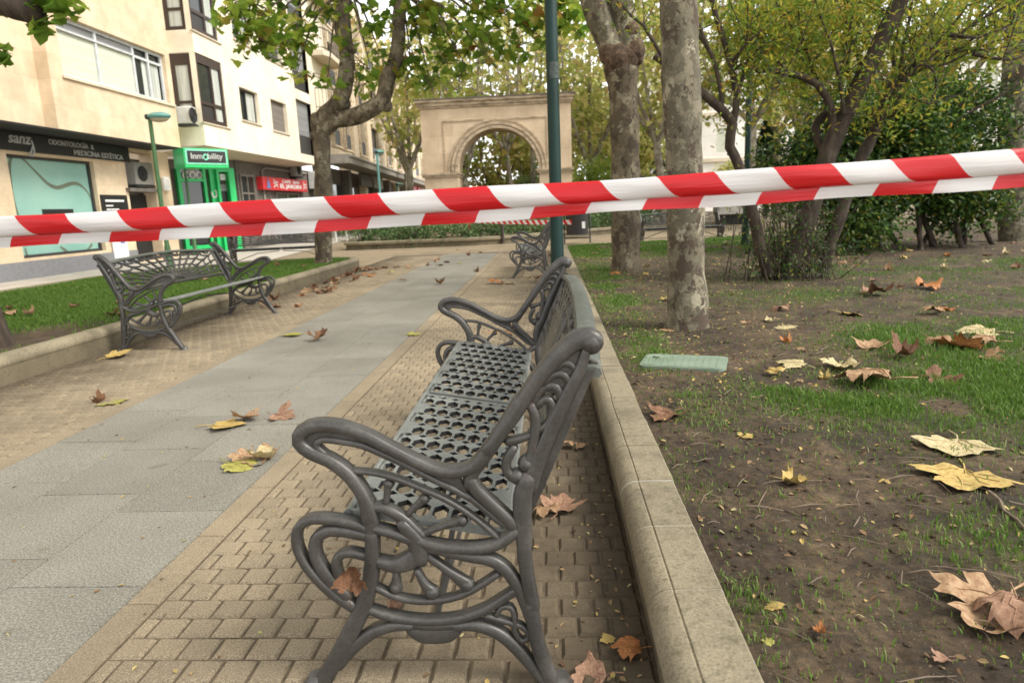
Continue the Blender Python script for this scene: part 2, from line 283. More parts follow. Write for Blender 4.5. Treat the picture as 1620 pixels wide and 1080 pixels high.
M['ac'] = plain('air conditioner casing', (0.62, 0.62, 0.6), 0.5)
M['ac_grey'] = plain('grimy air conditioner casing', (0.22, 0.21, 0.19), 0.6)
M['white_wall'] = clad('white far render', (0.8, 0.79, 0.76), (0.82, 0.81, 0.78), (0.7, 0.69, 0.67), 5, 1.6, 0.02, 0.4)
M['bollard'] = plain('brown bollard paint', (0.045, 0.03, 0.026), 0.5)
M['bin'] = plain('charcoal bin steel', (0.035, 0.036, 0.04), 0.45)
M['block'] = plain('pale stone block', (0.42, 0.4, 0.36), 0.85, 0.15)
M['car_white'] = plain('white car paint', (0.7, 0.7, 0.7), 0.25, 0.03); M['car_dark'] = plain('dark car paint', (0.03, 0.04, 0.05), 0.25, 0.05)
M['tyre'] = plain('tyre rubber', (0.02, 0.02, 0.02), 0.8)
M['ground'] = nmat('dusty town ground', [(0.3, (0.28, 0.24, 0.18)), (0.7, (0.38, 0.33, 0.25))], 0.4, 0.95, 0.2, mode='world')
M['twig'] = plain('bare twig', (0.16, 0.12, 0.085), 0.9, 0.3, 30)

# ------------------------------------------------------------------ mesh builder
class MB:
    def __init__(s): s.v = []; s.f = []; s.m = []; s.cur = 0
    def add(s, vs, fs):
        o = len(s.v); s.v.extend([tuple(map(float, p)) for p in vs]); s.f.extend([tuple(i + o for i in f) for f in fs]); s.m.extend([s.cur] * len(fs)); return s
    def box(s, c, d, rz=0, bev=0, top=1.0):
        x, y, z = d[0] / 2, d[1] / 2, d[2] / 2; ca, sa = math.cos(rz), math.sin(rz)
        if bev <= 0:
            P = [(-x, -y, -z), (x, -y, -z), (x, y, -z), (-x, y, -z), (-x * top, -y * top, z), (x * top, -y * top, z), (x * top, y * top, z), (-x * top, y * top, z)]
            F = [(3, 2, 1, 0), (4, 5, 6, 7), (0, 1, 5, 4), (1, 2, 6, 5), (2, 3, 7, 6), (3, 0, 4, 7)]
        else:
            b = min(bev, x * .9, y * .9, z * .9); P = []
            for zz, ins in ((-z, b), (-z + b, 0), (z - b, 0), (z, b)):
                xx, yy = x - ins, y - ins; q = b if ins == 0 else b * 0.6
                P += [(-xx + q, -yy, zz), (xx - q, -yy, zz), (xx, -yy + q, zz), (xx, yy - q, zz), (xx - q, yy, zz), (-xx + q, yy, zz), (-xx, yy - q, zz), (-xx, -yy + q, zz)]
            F = [tuple(range(7, -1, -1)), tuple(range(24, 32))]
            for k in range(3):
                for i in range(8): F.append((k * 8 + i, k * 8 + (i + 1) % 8, k * 8 + 8 + (i + 1) % 8, k * 8 + 8 + i))
        s.add([(c[0] + a * ca - b_ * sa, c[1] + a * sa + b_ * ca, c[2] + e) for a, b_, e in P], F); return s
    def b2(s, x0, x1, y0, y1, z0, z1, bev=0): return s.box(((x0 + x1) / 2, (y0 + y1) / 2, (z0 + z1) / 2), (abs(x1 - x0), abs(y1 - y0), abs(z1 - z0)), 0, bev)
    def tube(s, pts, rad, n=10, cap=True):
        P = [Vector(p) for p in pts]
        if not hasattr(rad, '__len__'): rad = [rad] * len(P)
        rings = []; ref = None
        for i, p in enumerate(P):
            d = (P[min(i + 1, len(P) - 1)] - P[max(i - 1, 0)])
            d = d.normalized() if d.length > 1e-9 else Vector((0, 0, 1))
            if ref is None: ref = Vector((1, 0, 0)) if abs(d.x) < 0.9 else Vector((0, 1, 0))
            u = (ref - d * ref.dot(d)).normalized(); ref = u; v = d.cross(u)
            rings.append([p + (u * math.cos(a) + v * math.sin(a)) * rad[i] for a in [2 * math.pi * k / n for k in range(n)]])
        V = [q for r in rings for q in r]; F = []
        for i in range(len(P) - 1):
            for k in range(n): F.append((i * n + k, i * n + (k + 1) % n, (i + 1) * n + (k + 1) % n, (i + 1) * n + k))
        if cap: F.append(tuple(range(n - 1, -1, -1))); F.append(tuple((len(P) - 1) * n + k for k in range(n)))
        s.add(V, F); return s
    def ball(s, c, r, n=10, sq=(1, 1, 1)):
        V = [(c[0], c[1], c[2] - r * sq[2])]; F = []
        k = n // 2
        for i in range(1, k):
            a = -math.pi / 2 + math.pi * i / k
            for j in range(n): b = 2 * math.pi * j / n; V.append((c[0] + r * sq[0] * math.cos(a) * math.cos(b), c[1] + r * sq[1] * math.cos(a) * math.sin(b), c[2] + r * sq[2] * math.sin(a)))
        V.append((c[0], c[1], c[2] + r * sq[2])); L = len(V) - 1
        for j in range(n):
            F.append((0, 1 + (j + 1) % n, 1 + j)); F.append((L, L - n + j, L - n + (j + 1) % n))
            for i in range(k - 2): a = 1 + i * n; F.append((a + j, a + (j + 1) % n, a + n + (j + 1) % n, a + n + j))
        s.add(V, F); return s
    def lathe(s, c, prof, n=20):
        V = []; F = []
        for r, z in prof:
            for k in range(n): a = 2 * math.pi * k / n; V.append((c[0] + r * math.cos(a), c[1] + r * math.sin(a), c[2] + z))
        for i in range(len(prof) - 1):
            for k in range(n): F.append((i * n + k, i * n + (k + 1) % n, (i + 1) * n + (k + 1) % n, (i + 1) * n + k))
        F.append(tuple(range(n - 1, -1, -1))); F.append(tuple((len(prof) - 1) * n + k for k in range(n)))
        s.add(V, F); return s
    def prism(s, poly, z0, z1, fn=None):
        n = len(poly); fn = fn or (lambda a, b, c: (a, b, c))
        V = [fn(x, y, z0) for x, y in poly] + [fn(x, y, z1) for x, y in poly]
        s.add(V, [tuple(range(n - 1, -1, -1)), tuple(range(n, 2 * n))] + [(i, (i + 1) % n, n + (i + 1) % n, n + i) for i in range(n)]); return s
    def build(s, name, mats, parent=None, smooth=True, ang=38, attr=None):
        me = bpy.data.meshes.new(name); me.from_pydata(s.v, [], s.f)
        for m in (mats if isinstance(mats, (list, tuple)) else [mats]): me.materials.append(m)
        me.polygons.foreach_set('material_index', s.m)
        if attr is not None:
            a = me.attributes.new('rnd', 'FLOAT', 'FACE'); a.data.foreach_set('value', np.asarray(attr, dtype=np.float32))
        me.polygons.foreach_set('use_smooth', [bool(smooth)] * len(me.polygons))
        if smooth: me.set_sharp_from_angle(angle=R(ang))
        me.update(); return link(name, me, parent)
def link(name, me, parent=None):
    o = bpy.data.objects.new(name, me); COL.objects.link(o)
    if parent is not None: o.parent = parent
    return o
def npmesh(name, V, loops, ltot, mat, rnd=None, parent=None, smooth=False):
    me = bpy.data.meshes.new(name); nf = len(ltot)
    me.vertices.add(len(V)); me.vertices.foreach_set('co', np.ascontiguousarray(V, dtype=np.float32).ravel())
    me.loops.add(len(loops)); me.loops.foreach_set('vertex_index', np.asarray(loops, dtype=np.int32))
    me.polygons.add(nf); st = np.concatenate([[0], np.cumsum(ltot)[:-1]]).astype(np.int32)
    me.polygons.foreach_set('loop_start', st); me.polygons.foreach_set('loop_total', np.asarray(ltot, dtype=np.int32))
    me.polygons.foreach_set('use_smooth', np.full(nf, smooth, dtype=bool))
    me.materials.append(mat); me.update(calc_edges=True)
    if rnd is not None:
        a = me.attributes.new('rnd', 'FLOAT', 'FACE'); a.data.foreach_set('value', np.asarray(rnd, dtype=np.float32))
    return link(name, me, parent)
def tag(o, label=None, cat=None, group=None, kind=None):
    if label: o['label'] = label
    if cat: o['category'] = cat
    if group: o['group'] = group
    if kind: o['kind'] = kind
    return o
def thing(name, label, cat, loc=(0, 0, 0), rz=0, group=None):
    o = bpy.data.objects.new(name, None); COL.objects.link(o); o.location = loc; o.rotation_euler = (0, 0, rz); o.empty_display_size = 0.2
    return tag(o, label, cat, group)
def copy_tree(o, parent=None):
    c = o.copy(); COL.objects.link(c)
    if parent is not None: c.parent = parent
    for ch in list(o.children): copy_tree(ch, c)
    return c
def spline(pts, step):
    P = [np.array(p, float) for p in pts]
    if len(P) < 3:
        n = max(2, int(np.linalg.norm(P[1] - P[0]) / step)); return [P[0] + (P[1] - P[0]) * i / n for i in range(n + 1)]
    Q = [2 * P[0] - P[1]] + P + [2 * P[-1] - P[-2]]; out = []
    for i in range(1, len(Q) - 2):
        n = max(2, int(np.linalg.norm(Q[i + 1] - Q[i]) / step))
        for k in range(n):
            u = k / n; out.append(0.5 * (2 * Q[i] + (Q[i + 1] - Q[i - 1]) * u + (2 * Q[i - 1] - 5 * Q[i] + 4 * Q[i + 1] - Q[i + 2]) * u * u + (3 * Q[i] - Q[i - 1] - 3 * Q[i + 1] + Q[i + 2]) * u ** 3))
    out.append(P[-1]); return out
def vnoise(x, y, seed=0):
    x = np.asarray(x, float); y = np.asarray(y, float); xi = np.floor(x).astype(np.int64); yi = np.floor(y).astype(np.int64)
    fx = x - xi; fy = y - yi; fx = fx * fx * (3 - 2 * fx); fy = fy * fy * (3 - 2 * fy)
    def h(a, b):
        k = (a * 374761393 + b * 668265263 + seed * 1274126177) & 0x7fffffff; k = ((k ^ (k >> 13)) * 1274126177) & 0x7fffffff; return ((k ^ (k >> 16)) & 0xffff) / 65535.0
    return (h(xi, yi) * (1 - fx) + h(xi + 1, yi) * fx) * (1 - fy) + (h(xi, yi + 1) * (1 - fx) + h(xi + 1, yi + 1) * fx) * fy
def fnoise(x, y, seed=0, o=3):
    s = 0; a = 1; t = 0
    for k in range(o): s = s + a * vnoise(x * 2 ** k, y * 2 ** k, seed + k); t += a; a *= 0.5
    return s / t

# ------------------------------------------------------------------ ground, paving, path
def sheet(name, poly, z, mat, kind='structure'):
    b = MB(); b.add([(x, y, z) for x, y in poly], [tuple(range(len(poly)))]); o = b.build(name, mat, smooth=False); return tag(o, kind=kind)
sheet('ground', [(-400, -300), (400, -300), (400, 700), (-400, 700)], -0.03, M['ground'])
sheet('plaza', [(-14, -6), (40, -6), (40, 75), (-14, 75)], -0.016, M['brick_far'])
sheet('pavement', [(-11.2, -4), (-7.95, -4), (-7.95, 11.3), (-6.6, 14.0), (-6.9, 15.4), (-8.6, 30), (-14, 70), (-16, 70), (-11.2, 20)], 0.0, M['pavement'])
sheet('joint_bed', [(-3.85, -1), (0.25, -1), (0.25, 17), (-3.85, 17)], -0.0085, M['grout'])

def block_field(name, cells, mat, bev, depth):
    cells = np.array(cells)          # x0,x1,y0,y1
    n = len(cells); x0, x1, y0, y1 = cells.T; z = rng.normal(0, 0.0006, n)
    bx = np.minimum(bev, (x1 - x0) * .3)
    V = np.zeros((n, 8, 3)); zb = z - depth
    for k, (a, b_) in enumerate(((x0, y0), (x1, y0), (x1, y1), (x0, y1))): V[:, k] = np.stack([a, b_, zb], 1)
    for k, (a, b_) in enumerate(((x0 + bx, y0 + bev), (x1 - bx, y0 + bev), (x1 - bx, y1 - bev), (x0 + bx, y1 - bev))): V[:, 4 + k] = np.stack([a, b_, z], 1)
    fq = np.array([[4, 5, 6, 7], [0, 1, 5, 4], [1, 2, 6, 5], [2, 3, 7, 6], [3, 0, 4, 7]])
    L = (fq[None] + (np.arange(n) * 8)[:, None, None]).reshape(-1)
    o = npmesh(name, V.reshape(-1, 3), L, np.full(n * 5, 4), mat, np.repeat(rng.random(n), 5)); return tag(o, kind='structure')
P = 0.0885; cells = []
for xa, xb in ((-1.152, 0.222), (-3.82, -2.628)):
    y = 0.6; r = 0
    while y < 16.4:
        x = xa - (P / 2 if r % 2 else 0)
        while x < xb:
            a, b_ = max(x, xa), min(x + P, xb)
            if b_ - a > 0.02: cells.append((a + 0.0036 + rng.normal(0, .0005), b_ - 0.0036 + rng.normal(0, .0005), y + 0.0036, y + P - 0.0036 + rng.normal(0, .0005)))
            x += P
        y += P; r += 1
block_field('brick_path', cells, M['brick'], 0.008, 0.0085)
cells = []
for xa, xb in ((-1.254, -1.156), (-2.624, -2.526)):
    y = 0.48
    while y < 16.4: cells.append((xa + .001, xb - .001, y + .001, y + 0.4135)); y += 0.415
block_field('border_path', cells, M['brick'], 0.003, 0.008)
cells = []
for k, (xa, xb) in enumerate(((-1.68, -1.257), (-2.102, -1.682), (-2.523, -2.104))):
    y = 0.243 + (0, 0.17, 0.3)[k]
    while y < 16.4: cells.append((xa + .0012, xb - .0012, y + .0015, y + 0.5235)); y += 0.525
block_field('slab_path', cells, M['granite'], 0.0025, 0.008)

# ------------------------------------------------------------------ kerbs
def sweep(mb, path, prof, closed_prof=True):
    P2 = [np.array(p, float) for p in path]; n = len(prof); V = []; F = []
    for i, p in enumerate(P2):
        a = P2[max(i - 1, 0)]; c = P2[min(i + 1, len(P2) - 1)]
        d0 = p - a if i else c - p; d1 = c - p if i < len(P2) - 1 else d0
        d0 = d0 / np.linalg.norm(d0); d1 = d1 / np.linalg.norm(d1); n0 = np.array([-d0[1], d0[0]]); n1 = np.array([-d1[1], d1[0]])
        m = n0 + n1; m /= np.linalg.norm(m); k = 1 / max(0.35, m @ n0)
        for o, z in prof: V.append((p[0] + m[0] * o * k, p[1] + m[1] * o * k, z))
    for i in range(len(P2) - 1):
        for j in range(n): F.append((i * n + j, i * n + (j + 1) % n, (i + 1) * n + (j + 1) % n, (i + 1) * n + j))
    F.append(tuple(range(n - 1, -1, -1))); F.append(tuple((len(P2) - 1) * n + j for j in range(n)))
    mb.add(V, F)
def jitter_line(x, y0, y1, step, amp):
    return [(x + rng.normal(0, amp), y0 + (y1 - y0) * i / int((y1 - y0) / step)) for i in range(int((y1 - y0) / step) + 1)]
# right kerb: plinth, rolled nosing, flat capstones with pale mortar joints (profile offset = distance to the left of +Y travel)
kr = thing('stone_kerb', 'long straight sandstone kerb with rolled edge behind the near bench, bordering the soil bed', 'kerb', (0.3, 0.5, 0))
def loc(root, o): o.parent = root; o.matrix_parent_inverse = root.matrix_basis.inverted() if False else Matrix.Translation(-root.location); return o
b = MB(); y = 0.55
while y < 15.9:
    L = min(0.9, 16.0 - y); dz = rng.normal(0, .002); sweep(b, [(0.0, y + .002), (0.0, y + L - .002)], [(-0.226 - dz, -0.03), (-0.30, -0.03), (-0.30, 0.105), (-0.222 + dz, 0.105)]); y += L
loc(kr, b.build('plinth', M['kerb_dark'], None, True, 30))
nos = [(-0.30, 0.03), (-0.38, 0.03), (-0.387, 0.16), (-0.381, 0.168)]
b = MB(); mo = MB(); y = 0.177
a = [math.pi * (1.42 - k * 0.92 / 9) for k in range(10)]
arc = [(-0.252 - 0.047 * math.cos(t), 0.122 + 0.047 * math.sin(t)) for t in a]
prof = [(-0.387, 0.10), (-0.39, 0.163), (-0.384, 0.17), (-0.276, 0.17), (-0.272, 0.166), (-0.268, 0.1695)] + [(-0.2665 + 0.055 * math.cos(t), 0.1145 + 0.055 * math.sin(t)) for t in [math.pi * (0.5 - k * 0.092) for k in range(10)]] + [(-0.235, 0.088)]
while y < 15.9:
    L = 0.331
    dz = rng.normal(0, 0.0022); dx = rng.normal(0, 0.0012); pr = [(o + dx, z + dz * (1 if z > .12 else 0)) for o, z in prof]
    pts = [(0.0, y + .003 + (L - .006) * k / 6) for k in range(7)]
    sweep(b, pts, pr)
    if rng.random() < 0.62 or y < 3: mo_pr = [(o * 0.9995 - 0.0002, z - 0.0015) for o, z in prof]; sweep(mo, [(0.0, y - .0045), (0.0, y + .0045)], mo_pr)
    y += L
loc(kr, b.build('capstone', M['kerb'], None, True, 40)); loc(kr, mo.build('mortar_joint', M['mortar'], None, True, 40))
b = MB(); sweep(b, [(0.3, 16.0), (2.7, 16.75), (5.4, 18.05), (9, 19.3)], [(0.0, -0.02), (0.12, -0.02), (0.12, 0.13), (0.0, 0.13)]); loc(kr, b.build('end_strip', M['kerb'], None, True, 40))

LK = [(-3.84, 0.3), (-3.84, 13.45), (-3.87, 13.7), (-3.96, 13.92), (-4.1, 14.08), (-4.3, 14.18), (-4.92, 14.3), (-5.6, 14.0), (-6.47, 13.45), (-7.3, 12.3), (-7.8, 11.2), (-7.88, 9.3), (-7.95, 0.3)]
LKp = []
for i in range(len(LK) - 1):
    p, q = np.array(LK[i]), np.array(LK[i + 1]); n = max(1, int(np.linalg.norm(q - p) / 0.16))
    LKp += [tuple(p + (q - p) * k / n + rng.normal(0, .0022, 2)) for k in range(n)]
kl = thing('stone_kerb', 'weathered sandstone kerb with rounded top edging the left lawn behind the left bench', 'kerb', (-3.84, 3, 0))
b = MB(); sweep(b, LKp, [(-0.005, -0.02), (0.14, -0.02), (0.14, 0.115), (0.0, 0.115), (-0.004, 0.05)]); loc(kl, b.build('plinth', M['kerb_dark'], None, True, 35))
b = MB(); sweep(b, LKp, [(0.16, 0.105), (0.16, 0.185)] + [(0.03 + 0.062 * math.sin(t) * -1.0 + .02, 0.148 + 0.054 * math.cos(t)) for t in [k * math.pi / 10 for k in range(11)]]); loc(kl, b.build('capstone', M['kerb'], None, True, 40))

# ------------------------------------------------------------------ lawns and bed
def inpoly(x, y, poly):
    x = np.asarray(x); y = np.asarray(y); c = np.zeros(x.shape, bool); j = len(poly) - 1
    for i in range(len(poly)):
        xi, yi = poly[i]; xj, yj = poly[j]
        c ^= ((yi > y) != (yj > y)) & (x < (xj - xi) * (y - yi) / (yj - yi + 1e-12) + xi); j = i
    return c
def yfar(x): return np.where(x < 2.7, 16.0 + (x - .3) * .3125, np.where(x < 5.4, 16.75 + (x - 2.7) * .48, 18.05 + (x - 5.4) * .347))
PATCH = [(1.95, 3.0, 0.75, 0.55, 1.0), (2.6, 3.7, 0.7, 0.8, 0.9), (1.3, 3.3, .35, .3, .55), (3.6, 4.6, 1.2, 1.0, .6), (0.60, 4.4, 0.17, 0.6, 0.5), (0.58, 3.05, .16, .45, .4), (0.62, 7.0, .22, 1.6, 0.45), (0.75, 9.8, .3, 1.6, .4),
         (1.4, 14.5, 1.8, 1.7, 1.3), (4.0, 15.3, 2.2, 2.0, 1.3), (2.4, 13.2, 2.0, 1.0, .6), (4.2, 8.2, 1.8, .8, .45), (6.5, 9.3, 2, .7, .55), (2.5, 6.5, 1.2, .6, .35), (8.5, 18.3, 3, 1.2, 1.0), (5.5, 6.5, 2, .8, .4), (0.45, 1.9, .08, .5, .35), (1.0, 1.75, .5, .3, .3), (2.3, 4.6, .5, .4, .5)]
def gden(x, y):
    d = 0
    for px, py_, rx, ry, s in PATCH: d = d + s * np.exp(-(((x - px) / rx) ** 2 + ((y - py_) / ry) ** 2) ** 1.3)
    return np.clip(d, 0, 1.2) * np.clip((fnoise(x * 2.3, y * 2.3, 5, 4) - 0.3) * 4.0, 0, 1.25)
def hsoil(x, y):
    return 0.142 + 0.035 * (fnoise(x * .7, y * .7, 1, 3) - .5) + 0.022 * (fnoise(x * 5, y * 5, 2, 3) - .5) + 0.020 * (fnoise(x * 22, y * 22, 3, 4) - .5)
nx, ny = 300, 430
u = np.linspace(0, 1, nx); v = np.linspace(0, 1, ny)
X = 0.378 + (np.exp(2.75 * u) - 1) * 0.98
XX, VV = np.meshgrid(X, v); YY = 0.9 * (yfar(XX) / 0.9) ** VV
ZZ = hsoil(XX, YY) + 0.006 * (vnoise(XX * 70, YY * 70, 9) - .5)
ZZ[:, 0] = 0.12
idx = np.arange(nx * ny).reshape(ny, nx); Q = np.stack([idx[:-1, :-1], idx[:-1, 1:], idx[1:, 1:], idx[1:, :-1]], -1).reshape(-1)
so_ = npmesh('soil_bed', np.stack([XX, YY, ZZ], -1).reshape(-1, 3), Q, np.full(len(Q) // 4, 4), M['dirt'], smooth=True)
at_ = so_.data.attributes.new('grass', 'FLOAT', 'POINT'); at_.data.foreach_set('value', np.clip(gden(XX, YY), 0, 1).astype(np.float32).ravel()); tag(so_, kind='structure')
LP = [(-3.95, 0.3), (-3.95, 13.4), (-4.15, 13.95), (-4.92, 14.18), (-6.4, 13.35), (-7.7, 11.15), (-7.78, 9.3), (-7.85, 0.3)]
def hlawn(x, y): return 0.165 + 0.03 * (fnoise(x * .8, y * .8, 11, 2) - .5)
gx, gy = np.meshgrid(np.linspace(-7.9, -3.9, 60), np.linspace(0.3, 14.2, 160)); ii = np.arange(gx.size).reshape(gx.shape)
Q = np.stack([ii[:-1, :-1], ii[:-1, 1:], ii[1:, 1:], ii[1:, :-1]], -1).reshape(-1, 4)
cx_ = gx.ravel()[Q].mean(1); cy_ = gy.ravel()[Q].mean(1); Q = Q[inpoly(cx_, cy_, [(-3.9, 0), (-3.9, 13.5), (-4.1, 14.0), (-4.92, 14.25), (-6.45, 13.4), (-7.75, 11.2), (-7.85, 9.3), (-7.9, 0)])]
def lden(x, y):   # worn earth near the left trunk and along the kerb
    d = 1.15 - 1.25 * np.exp(-(((x + 4.35) / 0.85) ** 2 + ((y - 5.2) / 1.7) ** 2)) - 0.7 * np.exp(-(((x + 4.3) / .6) ** 2 + ((y - 12.6) / .8) ** 2))
    return np.clip(d * np.clip(0.45 + 1.3 * fnoise(x * 1.7, y * 1.7, 21, 3), 0, 1.2), 0, 1.2)
lo = npmesh('lawn_soil', np.stack([gx, gy, hlawn(gx, gy)], -1).reshape(-1, 3), Q.reshape(-1), np.full(len(Q), 4), M['dirt'], smooth=True)
at_ = lo.data.attributes.new('grass', 'FLOAT', 'POINT'); at_.data.foreach_set('value', np.clip(lden(gx, gy), 0, 1).astype(np.float32).ravel()); tag(lo, kind='structure')

def blades(name, x, y, z, h, wd, shade, mat=None):
    n = len(x); a = rng.random(n) * 6.283; lean = rng.normal(0, .45, (n, 2)) * h[:, None]
    dx, dy = np.cos(a) * wd, np.sin(a) * wd
    V = np.zeros((n, 5, 3))
    V[:, 0] = np.stack([x - dx, y - dy, z - .01], 1); V[:, 1] = np.stack([x + dx, y + dy, z - .01], 1)
    V[:, 2] = np.stack([x + dx * .75 + lean[:, 0] * .35, y + dy * .75 + lean[:, 1] * .35, z + h * .6], 1); V[:, 3] = np.stack([x - dx * .75 + lean[:, 0] * .35, y - dy * .75 + lean[:, 1] * .35, z + h * .6], 1)
    V[:, 4] = np.stack([x + lean[:, 0], y + lean[:, 1], z + h], 1)
    base = (np.arange(n) * 5)[:, None]; L = np.concatenate([base + np.array([[0, 1, 2, 3]]), base + np.array([[3, 2, 4]])], 1).reshape(-1)
    return tag(npmesh(name, V.reshape(-1, 3), L, np.tile([4, 3], n), mat or M['grass'], np.repeat(shade, 2)), kind='stuff')
# left lawn
n = 230000; x = rng.uniform(-7.85, -3.93, n); y = 14.3 * rng.random(n) ** 0.8
k = inpoly(x, y, LP) & (y > 2.5) & (rng.random(n) < lden(x, y)); x, y = x[k], y[k]
blades('lawn_grass', x, y, hlawn(x, y), rng.uniform(.02, .05, len(x)), rng.uniform(.0018, .0034, len(x)) * (1 + y / 8), np.clip(rng.normal(.42, .18, len(x)), 0, 1))
# right bed tufts, denser near the camera
n = 900000; u = rng.random(n); y = 0.95 * np.exp(u * 2.98); x = 0.39 + 1.3 * (np.exp(rng.random(n) * 2.2) - 1)
pd = gden(x, y); k = (y < yfar(x) - .1) & (rng.random(n) < pd * 0.5 + 0.014) & (x < 0.9 * y + 1.5); x, y, pd = x[k], y[k], pd[k]
blades('bed_grass', x, y, hsoil(x, y), rng.uniform(.014, .042, len(x)) * (0.55 + .5 * np.clip(pd, 0, 1)), rng.uniform(.0010, .0020, len(x)) * (1 + y / 4), np.clip(rng.normal(.45, .2, len(x)) + .25 * (pd < .3), 0, 1))

# ------------------------------------------------------------------ cast-iron bench
# local frame of a bench: x from front to back, y along its length, z up; the side frames stand at y = -1 and y = +1
BX, BY = -0.25, 2.40
TILE = {'A': (440, 630), 'B': (440, 810), 'C': (640, 500), 'D': (640, 700)}
def fp(t, x, y):
    p = at(TILE[t][0] + x / 4, TILE[t][1] + y / 4, 1.40); return np.array([p[0] - BX, p[2]])
def etube(mb, pts, wid, th, yc=0.0, n=16, cap=True, step=0.012, wave=None):
    """tube with an elliptical section along a planar path: wid across the frame plane, th through it"""
    P3 = [np.array([p[0], p[1], wid[i] if hasattr(wid, '__len__') else wid]) for i, p in enumerate(pts)]
    Sx = spline(P3, step); L = len(Sx); xy = np.array([p[:2] for p in Sx]); ww = np.array([max(p[2], .002) for p in Sx]) / 2
    d = np.gradient(xy, axis=0); d /= (np.linalg.norm(d, axis=1)[:, None] + 1e-9)
    rings = []
    def sq(v): return math.copysign(abs(v) ** .62, v)
    def ring(c, dd, a, t): nn = np.array([-dd[1], dd[0]]); return [(c[0] + nn[0] * a * sq(math.cos(k)), yc + t * sq(math.sin(k)), c[1] + nn[1] * a * sq(math.cos(k))) for k in [2 * math.pi * j / n for j in range(n)]]
    if cap:
        for f in (0.95, .6): rings.append(ring(xy[0] - d[0] * ww[0] * f, d[0], ww[0] * math.sqrt(1 - f * f), th * math.sqrt(1 - f * f)))
    for i in range(L): rings.append(ring(xy[i], d[i], ww[i], th))
    if cap:
        for f in (.6, .95): rings.append(ring(xy[-1] + d[-1] * ww[-1] * f, d[-1], ww[-1] * math.sqrt(1 - f * f), th * math.sqrt(1 - f * f)))
    V = [q for r in rings for q in r]; F = []
    for i in range(len(rings) - 1):
        for k in range(n): F.append((i * n + (k + 1) % n, i * n + k, (i + 1) * n + k, (i + 1) * n + (k + 1) % n))
    F.append(tuple(range(n))); F.append(tuple((len(rings) - 1) * n + k for k in range(n - 1, -1, -1))); mb.add(V, F)
K = 0.00036
